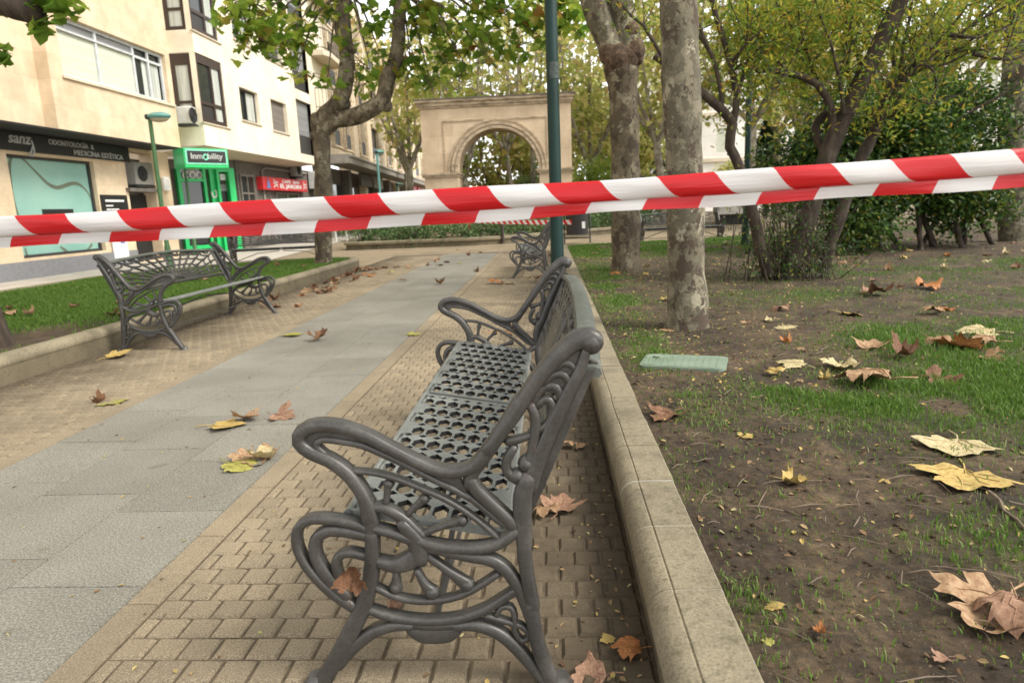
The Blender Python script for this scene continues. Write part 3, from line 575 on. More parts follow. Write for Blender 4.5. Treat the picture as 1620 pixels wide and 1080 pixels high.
ST = [ # tile, points, width(s) in tile px, half thickness
 # arm: outer rail sweeping from the column over the tip and along into the back rail
 ('A', [(585, 760), (560, 640), (505, 540), (430, 455), (330, 385), (215, 335), (140, 270), (160, 200), (250, 165), (400, 175), (560, 228), (720, 312), (880, 392), (1020, 447), (1130, 455), (1235, 425), (1310, 350), (1420, 190), (1530, 10)], [110, 95, 92, 92, 88, 88, 90, 90, 84, 80, 78, 78, 76, 76, 78, 90, 92, 90, 88], .021),
 ('C', [(520, 850), (600, 745), (700, 610), (800, 450), (900, 320), (1000, 215), (1090, 150), (1170, 140), (1190, 160)], [88, 88, 90, 95, 100, 110, 118, 130, 132], .022),
 # inner rib of the arm
 ('A', [(470, 470), (400, 420), (300, 350), (245, 290), (290, 255), (400, 265), (540, 292), (680, 352), (820, 418), (960, 492), (1100, 560), (1215, 622)], [40, 50, 55, 52, 48, 46, 46, 46, 46, 46, 46, 40], .014),
 # v brace to the back leg
 ('A', [(1225, 500), (1250, 560), (1340, 650), (1440, 740), (1520, 810)], [70, 84, 84, 84, 84], .019),
 ('A', [(1190, 600), (1290, 680), (1400, 770), (1480, 810)], [44, 44, 44, 40], .013),
 ('C', [(410, 1060), (430, 990), (500, 900)], [70, 80, 80], .018),
 # upper fan
 ('A', [(480, 455), (620, 468), (760, 505), (900, 562), (1060, 632), (1200, 718), (1330, 818), (1395, 880)], 38, .012),
 ('A', [(575, 680), (680, 690), (780, 742), (850, 805), (905, 862)], [60, 66, 72, 76, 76], .016),
 ('A', [(698, 530), (690, 600), (685, 665)], [50, 40, 40], .010), ('A', [(930, 628), (860, 690), (820, 735)], [56, 40, 40], .010), ('A', [(1170, 768), (1040, 805), (910, 855)], [60, 42, 46], .010),
 # seat rail
 ('A', [(1520, 820), (1400, 905), (1250, 938), (1050, 930), (880, 890), (730, 842), (600, 806)], [70, 76, 74, 74, 74, 66, 56], .020),
 # front scrolls
 ('B', [(590, 105), (480, 62), (330, 36), (200, 40), (130, 100), (125, 200), (175, 310), (260, 415), (360, 505), (480, 585)], [62, 66, 68, 66, 66, 66, 66, 70, 74, 80], .018),
 ('B', [(570, 140), (420, 110), (310, 112), (245, 165), (240, 250), (285, 350), (360, 440), (440, 520)], [74, 76, 78, 78, 80, 84, 88, 80], .018),
 ('B', [(560, 268), (460, 246), (400, 262), (372, 310), (385, 380), (420, 440)], [62, 62, 62, 64, 60, 50], .016),
 # column and front leg
 ('A', [(560, 640), (590, 740), (600, 860), (598, 1000), (590, 1080)], [100, 100, 92, 92, 96], .020),
 ('B', [(600, 120), (598, 300), (585, 430), (540, 590), (480, 715), (400, 870), (330, 990), (280, 1090), (255, 1150)], [92, 96, 104, 112, 116, 116, 112, 108, 90], .021),
 # hub
 ('A', [(790, 780), (870, 880), (900, 960), (900, 1010)], [80, 120, 130, 110], .020),
 ('B', [(640, 300), (730, 325), (830, 300), (900, 240), (930, 180)], [70, 100, 124, 120, 80], .019),
 ('B', [(750, 370), (748, 430), (745, 470)], [40, 60, 86], .013), ('B', [(880, 360), (925, 445), (975, 500)], [40, 56, 96], .013), ('B', [(950, 270), (1080, 365), (1200, 455)], [54, 56, 96], .013),
 ('B', [(620, 465), (740, 522), (880, 550), (1040, 545), (1180, 508), (1290, 448), (1390, 382)], 46, .014),
 ('B', [(570, 600), (700, 642), (850, 670), (1000, 676), (1150, 658), (1300, 608), (1400, 550), (1520, 470)], [56, 62, 64, 66, 64, 62, 60, 60], .017),
 # rear S and back leg
 ('B', [(960, 215), (1200, 268), (1340, 290), (1440, 352), (1510, 450), (1560, 560), (1605, 690), (1640, 800)], [60, 70, 80, 84, 80, 74, 70, 60], .018),
 ('C', [(1150, 200), (1110, 330), (1040, 470), (960, 640), (890, 800), (830, 950), (790, 1080)], [60, 72, 84, 92, 96, 100, 104], .017),
 ('D', [(780, 220), (750, 330), (745, 440), (755, 580), (762, 720), (785, 880), (812, 1030)], [110, 120, 116, 104, 92, 90, 92], .021),
 ('B', [(1600, 560), (1622, 720), (1650, 850), (1690, 960), (1740, 1060), (1790, 1140)], [92, 92, 94, 96, 92, 84], .021),
 # leg arch and shield
 ('B', [(395, 960), (450, 880), (520, 810), (620, 740), (740, 705), (850, 705)], [60, 76, 84, 80, 70, 56], .018),
 ('B', [(1120, 706), (1260, 705), (1400, 755), (1510, 850), (1600, 950), (1680, 1050)], [60, 76, 84, 84, 80, 60], .018),
 ('B', [(840, 735), (900, 760), (990, 765), (1080, 760), (1140, 735)], [60, 116, 128, 116, 60], .014),
 ('B', [(860, 700), (1000, 705), (1140, 700)], 60, .016),
 # small knot by the back leg
 ('B', [(1320, 645), (1430, 680), (1540, 712), (1590, 770), (1545, 805), (1500, 750), (1498, 660), (1475, 595), (1415, 592), (1385, 640)], 40, .012),
 # openwork of the back
 ('C', [(800, 560), (830, 640), (822, 750), (805, 860), (775, 925)], [60, 66, 66, 60, 60], .015),
 ('C', [(845, 560), (890, 520), (935, 555), (930, 640), (890, 690), (845, 715)], [50, 56, 56, 56, 50, 44], .013),
 ('C', [(690, 830), (650, 900), (645, 970), (690, 1015)], [56, 60, 60, 60], .014),
 ('C', [(660, 790), (740, 770), (800, 745)], [60, 50, 46], .012),
 ('C', [(760, 900), (800, 950), (830, 1000)], [60, 60, 50], .013),
 ('C', [(810, 560), (850, 480), (905, 440), (960, 450), (990, 510), (985, 600), (950, 690)], [46, 54, 56, 56, 54, 50, 44], .012),
 ('C', [(880, 430), (930, 375), (985, 360), (1030, 390), (1045, 450)], [36, 46, 50, 46, 36], .013),
 ('C', [(940, 340), (990, 300), (1040, 295), (1080, 330)], [34, 44, 46, 36], .013),
]
def side_frame_mb():
    b = MB()
    for t, pts, wd, th in ST:
        Wd = [v * K for v in wd] if hasattr(wd, '__len__') else wd * K
        etube(b, [fp(t, *p) for p in pts], Wd, th)
    for t, p, r in (('C', (1180, 165), 74), ('C', (770, 928), 54), ('C', (712, 1008), 54), ('B', (745, 470), 46), ('B', (975, 502), 50), ('B', (1200, 455), 50), ('A', (700, 540), 34), ('A', (925, 632), 36), ('A', (1165, 770), 40)):
        c = fp(t, *p); b.ball((c[0], 0, c[1]), r * K, 12, (1, 0.95 if t != 'C' or r < 60 else 1.0, 1))
    web = [fp('A', *p) for p in [(140, 270), (160, 200), (250, 165), (400, 175), (560, 228), (720, 312), (880, 392), (1020, 447), (1130, 455), (1215, 622), (1100, 560), (960, 492), (820, 418), (680, 352), (540, 292), (400, 265), (290, 255), (245, 290), (300, 350), (400, 420), (470, 470), (430, 455), (330, 385), (215, 335)]]
    b.prism(web, -0.007, 0.007, lambda x, z, y: (x, y, z))
    # solid web behind the crescents
    poly = [fp('C', *p) for p in [(1120, 215), (1000, 235), (920, 330), (850, 440), (815, 520), (880, 470), (950, 480), (975, 560), (1030, 470), (1085, 360)]]
    b.prism(poly, -0.006, 0.006, lambda x, z, y: (x, y, z))
    for q in (fp('B', 255, 1150), fp('B', 1790, 1140)): b.lathe((q[0], 0, 0), [(0.030, -0.006), (0.031, 0.0), (0.024, 0.008), (0.018, 0.02)], 14)
    return b
SX0, SX1 = fp('A', 410, 715)[0] + 0.012, -0.118 - BX
def seatz(x): return 0.425 - (x - SX0) * 0.17
def seat_mb():
    b = MB(); p, q = 0.0428, 0.1035; hw, hh = 0.0178, 0.041
    hexa = [(0, hh), (hw, hh * .5), (hw, -hh * .5), (0, -hh), (-hw, -hh * .5), (-hw, hh * .5)]
    dia = [(0, 0.0762), (0.0155, 0.0625), (0, 0.0488), (-0.0155, 0.0625)]
    outer = [(-p / 2, -.0265), (0, -.043), (p / 2, -.0265), (p / 2, q - .043), (0, q - .0265), (-p / 2, q - .043)]
    outer = [(-p / 2, -.0265), (0, -.043), (p / 2, -.0265), (p / 2, q - .043), (0, q - .0265), (-p / 2, q - .043)]
    vs = [Vector(v) for v in outer + hexa + dia]; ed = [(i, (i + 1) % 6) for i in range(6)] + [(6 + i, 6 + (i + 1) % 6) for i in range(6)] + [(12 + i, 12 + (i + 1) % 4) for i in range(4)]
    ov, oe, of, _, _, _ = delaunay_2d_cdt(vs, ed, [], 0, 1e-6)
    def inside(c, poly): return bool(inpoly(np.array([c[0]]), np.array([c[1]]), poly)[0])
    tris = []
    for f in of:
        c = sum((ov[i] for i in f), Vector((0, 0))) / len(f)
        if inside(c, outer) and not inside(c, hexa) and not inside(c, dia): tris.append(f)
    T = 0.014
    x0, x1 = SX0 + 0.012, SX1 - 0.012; ncol = 8; mx = (x1 - x0 - ncol * p) / 2
    def put(x, y, z): return (x, y, seatz(x) + z)
    for half in (-1, 1):
        rows = 9; ya = (0.012 if half > 0 else -0.985); ybeg = ya + .0125; yend = ybeg + .043 + q * 8 + .077
        for r in range(rows):
            yc = ybeg + .043 + q * r; off = p / 2 if r % 2 else 0; nc = ncol - (1 if r % 2 else 0)
            for c in range(nc):
                xc = x0 + mx + p * (c + .5) + off; N = len(ov)
                V = [put(v[0] + xc, v[1] + yc, 0) for v in ov]; F = [tuple(f) for f in tris]; WF = []
                for ring in (hexa, dia):
                    cy = sum(pt[1] for pt in ring) / len(ring)
                    ids = [min(range(N), key=lambda i: (ov[i] - Vector(pt)).length) for pt in ring]; o1 = len(V)
                    V += [put(pt[0] * .97 + xc, cy + (pt[1] - cy) * .97 + yc, -.0012) for pt in ring]; o2 = len(V)
                    V += [put(pt[0] * .93 + xc, cy + (pt[1] - cy) * .95 + yc, -T) for pt in ring]; L = len(ids)
                    for k in range(L):
                        k2 = (k + 1) % L; F.append((ids[k2], ids[k], o1 + k, o1 + k2)); WF.append((o1 + k2, o1 + k, o2 + k, o2 + k2))
                if r == 0:
                    o = len(V); V += [put(xx + xc, yy, 0) for xx, yy in ((-p / 2, ybeg), (0, ybeg), (p / 2, ybeg), (p / 2, yc - .0265), (0, yc - .043), (-p / 2, yc - .0265))]; F += [(o, o + 1, o + 4, o + 5), (o + 1, o + 2, o + 3, o + 4)]
                if r == rows - 1:
                    o = len(V); V += [put(xx + xc, yy, 0) for xx, yy in ((-p / 2, yend), (0, yend), (p / 2, yend), (p / 2, yc + q - .043), (0, yc + q - .0265), (-p / 2, yc + q - .043))]; F += [(o + 1, o, o + 5, o + 4), (o + 2, o + 1, o + 4, o + 3)]
                b.cur = 0; b.add(V, F + WF); b.m[len(b.m) - len(WF):] = [1] * len(WF)
            xa, xb = x0 + mx + off, x0 + mx + off + nc * p
            for u0, u1, e in ((x0 - .002, xa, 0), (xb, x1 + .002, 1)):
                if u1 - u0 > .001:
                    lo_, hi_ = (ybeg if r == 0 else yc - .0265 - (.0165 if off and u1 - u0 > .015 else 0)), (yend if r == rows - 1 else yc + q - .0265)
                    b.add([put(u, yy, -.0004) for u, yy in ((u0, lo_), (u1, lo_), (u1, hi_), (u0, hi_))], [(0, 1, 2, 3)])
        for u0, u1 in ((ya, ybeg), (yend, ya + .973)): b.add([put(u, yy, zz) for zz in (0.0005, -T) for u, yy in ((x0, u0), (x1, u0), (x1, u1), (x0, u1))], [(0, 1, 2, 3), (7, 6, 5, 4), (0, 4, 5, 1), (2, 6, 7, 3)])
        for u0, u1 in ((SX0, x0), (x1, SX1)): # rims
            b.add([put(u, yy, zz) for zz in (0.0, -.02) for u, yy in ((u0, ya), (u1, ya), (u1, ya + .973), (u0, ya + .973))], [(0, 1, 2, 3), (7, 6, 5, 4), (0, 4, 5, 1), (1, 5, 6, 2), (2, 6, 7, 3), (3, 7, 4, 0)])
        for xx in (SX0 + .25, SX0 + .06):
            for yy in (-.965, -.03): b.lathe((xx, yy if half < 0 else yy + 1.0, seatz(xx)), [(.011, -.001), (.011, .002), (.009, .004)], 12)
    b.tube([(SX0 - .004, -0.985, seatz(SX0) - .011), (SX0 - .004, 0.985, seatz(SX0) - .011)], 0.0125, 12)
    b.tube([(SX1, -0.985, seatz(SX1) - .012), (SX1, 0.985, seatz(SX1) - .012)], 0.010, 10)
    return b
# back panel: sunburst of ribs and scalloped arcs between an arched top rail and a low rail, leaning back
BL, BH = (fp('D', 830, 330) + np.array([0.004, 0])), (fp('C', 1185, 300) + np.array([0.006, 0]))
def bp(y, h):   # h from 0 at the low rail to 1 at the top of the side bars
    return (BL[0] + (BH[0] - BL[0]) * h, y, BL[1] + (BH[1] - BL[1]) * h)
def htop(y): return 0.93 + 0.15 * (1 - (y / .95) ** 2)
def hlow(y): return 0.03 + 0.06 * (1 - (y / .95) ** 2)
def back_mb():
    b = MB(); ys = np.linspace(-.96, .96, 41)
    b.tube([bp(y, hlow(y)) for y in ys], 0.016, 8)
    for sgn in (-1, 1): b.tube([bp(sgn * .955, h) for h in np.linspace(-.06, 0.99, 8)], [.014] * 8, 8); b.tube([bp(sgn * .955, -.06), bp(sgn * .955, -.22)], .012, 8)
    hub = (0.0, hlow(0)); W, Ht = .95, 1.0
    def pol(a, r):   # elliptical polar coordinates about the hub, clipped under the rail
        y = -math.cos(a) * r * W; h = hub[1] + math.sin(a) * r * 0.98; return y, h
    def rmax(a):
        r = 1.3
        while r > 0.05:
            y, h = pol(a, r)
            if abs(y) <= .95 and h <= htop(y): return r
            r -= 0.01
        return r
    angs = [math.radians(v) for v in np.linspace(7, 173, 17)]; rm = [rmax(a) for a in angs]
    for a, m in zip(angs, rm): b.tube([bp(*pol(a, r)) for r in np.linspace(.16, m, 9)], np.linspace(.0125, .010, 9), 7)
    for lvl in (0.4, .58, .76, .9):
        for i in range(len(angs) - 1):
            P = []
            for k in range(6):
                u = k / 5; a = angs[i] + (angs[i + 1] - angs[i]) * u; m = rm[i] + (rm[i + 1] - rm[i]) * u
                P.append(bp(*pol(a, m * (lvl - .055 * math.sin(math.pi * u)))))
            b.tube(P, .0095, 6)
    b.tube([bp(*pol(a, .17)) for a in np.linspace(0.02, math.pi - .02, 16)], .013, 7); b.tube([bp(*pol(a, .10)) for a in np.linspace(0.02, math.pi - .02, 12)], .008, 6)
    for yy in (-.3, -.2, .2, .3): b.tube([bp(yy + .04 * math.cos(t), hlow(yy) + .09 + .075 * math.sin(t)) for t in np.linspace(0, 6.28, 11)], .006, 6, False)
    for yy in np.linspace(-.82, .82, 12): b.tube([bp(yy + .05 * math.cos(t), htop(yy) - .065 + .045 * math.sin(t)) for t in np.linspace(0, 6.28, 9)], .008, 6, False)
    return b
def rail_mb():
    b = MB(); ys = np.linspace(-.985, .985, 41); V = []; F = []
    for y in ys:
        c = bp(y, htop(y)); hw_, hz = .027, .011
        for dx, dz in ((-hw_, -hz * .3), (-hw_ * .85, hz * .8), (-hw_ * .3, hz * 1.25), (hw_ * .3, hz * 1.25), (hw_ * .85, hz * .8), (hw_, -hz * .3), (hw_ * .7, -hz), (-hw_ * .7, -hz)): V.append((c[0] + dx, y, c[2] + dz))
    for i in range(40):
        for k in range(8): F.append((i * 8 + k, i * 8 + (k + 1) % 8, i * 8 + 8 + (k + 1) % 8, i * 8 + 8 + k))
    F.append(tuple(range(7, -1, -1))); F.append(tuple(320 + k for k in range(8))); b.add(V, F); return b
bench = thing('park_bench', 'nearest grey cast iron bench in the foreground, its perforated seat seen lengthwise', 'bench', (BX, BY, 0), 0, 'cast iron park benches')
fm = side_frame_mb().build('side_frame', M['iron'], bench, True, 60); fm.location = (0, -1.0, 0)
f2 = fm.copy(); COL.objects.link(f2); f2.parent = bench; f2.location = (0, 1.0, 0)
seat_mb().build('seat', [M['seat_iron'], M['dark_iron']], bench, True, 20)
bk = back_mb().build('backrest', M['iron'], bench, True, 50); rail_mb().build('top_rail', M['rail_iron'], bk, True, 50)
b = MB()
for yy in (-.955, .955):
    e = MB()
    a0, a1 = np.array(bp(yy, -.11)), np.array(bp(yy, .95)); 
    P = [a0 + (a1 - a0) * k / 6 for k in range(7)]
    V = []; F = []
    for p_ in P:
        for dx, dy in ((-.012, -.014), (.014, -.014), (.014, .014), (-.012, .014)): V.append((p_[0] + dx * .7 - .003, p_[1] + dy - .03 * np.sign(yy) * -1, p_[2]))
    for i in range(6):
        for k in range(4): F.append((i * 4 + k, i * 4 + (k + 1) % 4, i * 4 + 4 + (k + 1) % 4, i * 4 + 4 + k))
    F += [(3, 2, 1, 0), (24, 25, 26, 27)]; e.add(V, F)
    e.build('side_bar', M['iron'], bk, True, 30)
sh = fp('B', 990, 740)
for sgn in (-1, 1): b.tube([(sh[0], sgn * .99, sh[1]), (sh[0] + .01, sgn * .5, .30), (sh[0] + .02, sgn * .04, seatz(.15) - .03)], .008, 8)
b.tube([(sh[0], -.99, sh[1] + .01), (sh[0], 0.99, sh[1] + .01)], .007, 8)
b.build('brace', M['iron'], bench)
for (x, y, rz, lab) in ((-0.27, 11.45, 0, 'grey iron bench standing behind the green lamp post, farther along the right kerb'),
                        (-3.46, 6.55, math.pi, 'grey iron bench on the left of the path with its back to the left lawn'),
                        (-5.9, 14.85, R(90 + 13), 'iron bench beyond the left lawn, half hidden by the forked plane tree'),
                        (3.35, 17.85, R(90 + 3), 'iron bench on the far paving, seen between the two right-hand plane trunks')):
    c = copy_tree(bench); c.location = (x, y, 0); c.rotation_euler = (0, 0, rz); c['label'] = lab

# ------------------------------------------------------------------ barrier tapes
def stripes(name, period, tr=0.3):
    m, t, b = NT(name); uv = nd(t, 'UVMap'); sx = nd(t, 'SeparateXYZ'); t.links.new(uv.outputs[0], sx.inputs[0])
    dv = nd(t, 'Math', operation='DIVIDE'); dv.inputs[1].default_value = period; t.links.new(sx.outputs[0], dv.inputs[0])
    fr = nd(t, 'Math', operation='FRACT'); t.links.new(dv.outputs[0], fr.inputs[0]); lt = nd(t, 'Math', operation='LESS_THAN'); lt.inputs[1].default_value = 0.5; t.links.new(fr.outputs[0], lt.inputs[0])
    c = mix(t, lt.outputs[0], (0.72, 0.71, 0.70), (0.6, 0.012, 0.018)); t.links.new(c, b.inputs['Base Color']); b.inputs['Roughness'].default_value = 0.3
    n = noise(t, uv.outputs[0], 11, 4, 0.6, (0.5, 7, 1)); bump(t, b, n.outputs[0], 0.35, 0.006)
    trn = nd(t, 'BsdfTranslucent'); t.links.new(c, trn.inputs[0]); mx = nd(t, 'MixShader'); mx.inputs[0].default_value = tr
    t.links.new(b.outputs[0], mx.inputs[1]); t.links.new(trn.outputs[0], mx.inputs[2]); t.links.new(mx.outputs[0], t.nodes['Material Output'].inputs[0]); return m
M['tape'] = stripes('red and white film', 0.2)
def ribbon(name, path, section, slants, mat, parent=None, nrm=None):
    """path: 3-D centre line; section: list of strips, each [(depth towards the viewer side, height)], slant = how far the stripe edge shifts from the top to the bottom of the strip"""
    P3 = [Vector(p) for p in path]; cum = [0]
    for i in range(1, len(P3)): cum.append(cum[-1] + (P3[i] - P3[i - 1]).length)
    V = []; F = []; UV = []
    for sec, sl in zip(section, slants):
        o = len(V); n = len(sec)
        for i, p in enumerate(P3):
            d = (P3[min(i + 1, len(P3) - 1)] - P3[max(i - 1, 0)]).normalized(); side = Vector((d.y, -d.x, 0)).normalized(); up = side.cross(d)
            if up.z < 0: up = -up
            for k, (dy, dz) in enumerate(sec):
                c_ = cum[i]; wob = 0.0016 * math.sin(c_ * 9 + dz * 60) + .0012 * math.sin(c_ * 23 + dz * 120); dz = dz * (1 + .05 * math.sin(c_ * 5.3 + 1) + .035 * math.sin(c_ * 13.1)) + (.0012 * math.sin(c_ * 17 + 2) if k == n - 1 else 0)
                V.append(p + side * (dy + wob) + up * dz); UV.append((cum[i] + 50 + sl(k / (n - 1)), dz))
        for i in range(len(P3) - 1):
            for k in range(n - 1): F.append((o + i * n + k, o + i * n + k + 1, o + (i + 1) * n + k + 1, o + (i + 1) * n + k))
    me = bpy.data.meshes.new(name); me.from_pydata([tuple(v) for v in V], [], F); ul = me.uv_layers.new(name='UVMap')
    li = np.zeros(len(me.loops), np.int32); me.loops.foreach_get('vertex_index', li); ul.data.foreach_set('uv', np.array(UV, np.float32)[li].ravel())
    me.polygons.foreach_set('use_smooth', [True] * len(F)); me.set_sharp_from_angle(angle=R(60)); me.materials.append(mat); me.update(); return link(name, me, parent)
# the near tape: a 7 cm film folded along its length, rounded front fold over a flat lower edge
dl, dr = ray(0, 368), ray(1620, 266)
pL, pR = CP + dl / (dl @ -CM[:, 2]) * 1.30, CP + dr / (dr @ -CM[:, 2]) * 1.17
ex = pR - pL; A0, A1 = pL - ex * 0.35, pR + ex * 0.35
path = []
for k in range(121):
    u = k / 120; p = A0 + (A1 - A0) * u; path.append((p[0], p[1] + .004 * math.sin(u * 9), p[2] - 0.012 * 4 * u * (1 - u) + 0.0078))
front = [(0.001, 0.031), (0.004, 0.0300), (0.0065, 0.026), (0.0085, 0.018), (0.009, 0.010), (0.0085, 0.002), (0.0065, -0.0050), (0.003, -0.0085), (-0.001, -0.0095)]
lower = [(-0.002, 0.004), (0.000, -0.006), (0.0005, -0.016), (0.000, -0.0300)]
back = [(0.001, 0.031), (-0.004, 0.02), (-0.005, -0.005), (0.000, -0.0300)]
pc = [0]
for k in range(1, 121): pc.append(pc[-1] + math.dist(path[k], path[k - 1]))
def pxx(p): v = CM.T @ (np.array(p) - CP); return 810 - 1080 * v[0] / v[2]
PH = -(50 + float(np.interp(188, [pxx(p) for p in path], pc))) % 0.2
tp = ribbon('barrier_tape', path, [front, lower, back], [lambda u: PH - 0.05 * u ** 1.6, lambda u: PH + 0.006 + 0.02 * u, lambda u: PH], M['tape'])
tag(tp, 'red and white striped barrier tape stretched right across the view in front of everything', 'barrier tape', 'striped barrier tapes')
boll = []
for (x, y, lab) in ((-2.45, 20.9, 'brown metal post with a knot of striped tape, before the left hedge'), (-1.42, 20.9, 'brown metal post before the hedge, nearer the lamp post')):
    t = thing('bollard', lab, 'bollard', (x, y, 0), 0, 'brown posts before the hedge')
    b = MB(); b.lathe((0, 0, 0), [(.075, 0), (.075, .02), (.048, .035), (.046, .9), (.055, .91), (.055, .94), (.04, .97), (.01, .985)], 14); b.build('post', M['bollard'], t); boll.append(t)
def fartape(name, a, c, sag, wd, lab, per=.2):
    pth = [(a[0] + (c[0] - a[0]) * u, a[1] + (c[1] - a[1]) * u, a[2] + (c[2] - a[2]) * u - sag * 4 * u * (1 - u)) for u in np.linspace(0, 1, 30)]
    o = ribbon(name, pth, [[(0, wd / 2), (0.004, 0), (0, -wd / 2)]], [lambda u: -.09 * u], M['tape']); return tag(o, lab, 'barrier tape', 'striped barrier tapes')
fartape('barrier_tape', (-2.45, 20.82, .72), (0.62, 19.15, 0.60), .02, .125, 'small distant striped tape tied from the left brown post across to the litter bin')
o = ribbon('barrier_tape', [(-2.45 + .056 * math.cos(a), 20.9 + .056 * math.sin(a), .60 + .004 * a) for a in np.linspace(-2.5, 5.5, 30)], [[(0, .11), (.012, 0), (0, -.11)]], [lambda u: -.07 * u], M['tape'])
tag(o, 'striped tape end wrapped round the left brown post', 'barrier tape', 'striped barrier tapes')

# ------------------------------------------------------------------ litter bin
t = thing('litter_bin', 'charcoal steel litter bin on a low frame beyond the lamp post', 'bin', (0.78, 19.5, 0))
b = MB(); b.lathe((0, 0, 0), [(.30, .24), (.31, .26), (.31, .92), (.315, .93), (.315, .96), (.29, .96), (.28, .8)], 22); b.build('drum', M['bin'], t)
for sx in (-1, 1): b = MB(); b.tube([(sx * .36, 0, 0), (sx * .36, 0, .82), (sx * .3, 0, .86)], .022, 8); b.build('leg', M['bin'], t)
b = MB(); b.tube([(-.36, 0, .15), (.36, 0, .15)], .02, 8); b.build('crossbar', M['bin'], t)
b = MB(); b.b2(.12, .21, -.312, -.298, .42, .60, .003); o = b.build('sticker', M['white'], t)

# ------------------------------------------------------------------ lamp posts
t = thing('lamp_post', 'big dark green lamp post column beside the kerb, rising out of the picture', 'lamp post', (0.078, 7.5, 0), 0, 'green lamp posts')
b = MB(); b.lathe((0, 0, 0), [(.11, -0.01), (.11, .02), (.078, .05), (.078, .34), (.072, .42), (.069, .9), (.066, 1.2), (.062, 4.3), (.05, 4.35)], 24); b.build('column', M['green_paint'], t)
b = MB(); b.tube([(0, 0, 4.3), (0.0, 0, 4.5), (.3, 0, 4.7), (.6, 0, 4.72)], .035, 10); b.build('arm', M['green_paint'], t)
b = MB(); b.ball((.75, 0, 4.72), .26, 14, (1, .65, .35)); b.build('lamp_head', M['lamp_head'], t)
b = MB(); b.lathe((0.004, 0, 2.36), [(.0668, 0), (.0664, .16)], 24); b.build('glue_patch', plain('old glue patch', (0.055, 0.07, 0.062), .8, .5, 30), t)
def lamp(x, y, H, rz, lab, r=.045, mat='lamp_green', hs=1.0):
    t = thing('lamp_post', lab, 'lamp post', (x, y, 0), rz, 'green lamp posts')
    b = MB(); b.lathe((0, 0, 0), [(.08, 0), (.08, .03), (r * 1.35, .06), (r * 1.3, .5), (r, .55), (r * .85, H - .06), (r * .9, H)], 14); b.build('column', M[mat], t)
    b = MB(); b.b2(-.09 * hs, .05 * hs, -.06, .06, H - .05, H + .06, .02); b.build('bracket', M['dark_iron'], t)
    b = MB(); b.ball((.2 * hs, 0, H + .02), .25 * hs, 16, (1, .62, .34)); b.build('hood', M['lamp_head'], t)
    b = MB(); b.ball((.2 * hs, 0, H - .03), .2 * hs, 14, (1, .6, .42)); b.build('diffuser', M['lamp_glass'], t)
    return t
lamp(-8.62, 15.1, 3.3, R(10), 'green lamp post with teal hood in front of the dental clinic door', .05)
lamp(-11.1, 21.0, 2.68, R(10), 'low lamp post with pale hood in front of the green shop', .045, hs=1.15)
lamp(-7.3, 30, 3.6, R(80), 'teal lamp post before the far stone apartment block, left of the arch', .06, 'lamp_head', 1.25)
lamp(-8.7, 40, 2.6, R(80), 'smaller far teal lamp near the end of the stone apartment block', .06, 'lamp_head', 1.25)
lamp(3.9, 14.0, 3.95, R(20), 'dark green lamp post half hidden by the shrub tree on the right', .06, 'green_paint')

# ------------------------------------------------------------------ manhole cover and stone blocks
t = thing('access_cover', 'faded green plastic access cover lying in the soil beyond the near bench', 'cover', (0.765, 3.94, hsoil(.765, 3.94) + .012), R(-17))
poly = []
for cx, cy, a0 in ((.19, .115, 0), (-.19, .115, 90), (-.19, -.115, 180), (.19, -.115, 270)):
    for k in range(6): a = R(a0 + 18 * k); poly.append((cx + .05 * math.cos(a), cy + .05 * math.sin(a)))
b = MB(); b.prism(poly, -.05, .012); b.prism([(x * .93, y * .9) for x, y in poly], .012, .0155)
for i in range(-5, 6): b.b2(i * .038 - .004, i * .038 + .004, -.12, .12, .0155, .0175)
b.build('lid', M['plate_green'], t, True, 30)
b = MB(); b.b2(-.19, -.15, .035, .06, .0175, .0182); b.build('keyhole', M['dark'], t)
t = thing('stone_block', 'pale stone block seat on a dark foot, far right paving', 'stone block', (7.7, 29.5, 0), R(4))
b = MB(); b.box((0, 0, .72), (1.5, .8, .62), 0, .03); b.build('block', M['block'], t); b = MB(); b.box((0, 0, .2), (1.0, .5, .41), 0, 0); b.build('foot', M['dark'], t)

# ------------------------------------------------------------------ buildings on the left
def wall_holes(b, X, Y0, Y1, Z0, Z1, holes, depth=.18, nx=1.0):
    """front wall in the plane x = X facing +x, with rectangular openings (y0, y1, z0, z1) and their reveals"""
    ys = sorted({Y0, Y1} | {h[i] for h in holes for i in (0, 1)}); zs = sorted({Z0, Z1} | {h[i] for h in holes for i in (2, 3)})
    for i in range(len(ys) - 1):
        for j in range(len(zs) - 1):
            cy, cz = (ys[i] + ys[i + 1]) / 2, (zs[j] + zs[j + 1]) / 2
            if any(h[0] < cy < h[1] and h[2] < cz < h[3] for h in holes): continue
            b.add([(X, ys[i], zs[j]), (X, ys[i + 1], zs[j]), (X, ys[i + 1], zs[j + 1]), (X, ys[i], zs[j + 1])], [(0, 1, 2, 3)])
    for y0, y1, z0, z1 in holes:
        D = X - depth; q = [(y0, z0), (y1, z0), (y1, z1), (y0, z1)]
        for k in range(4):
            a, c = q[k], q[(k + 1) % 4]; b.add([(X, a[0], a[1]), (X, c[0], c[1]), (D, c[0], c[1]), (D, a[0], a[1])], [(0, 3, 2, 1)])
def box_part(name, mat, parent, x0, x1, y0, y1, z0, z1, bev=0):
    b = MB(); b.b2(x0, x1, y0, y1, z0, z1, bev); return loc(parent, b.build(name, mat, None, bev > 0))
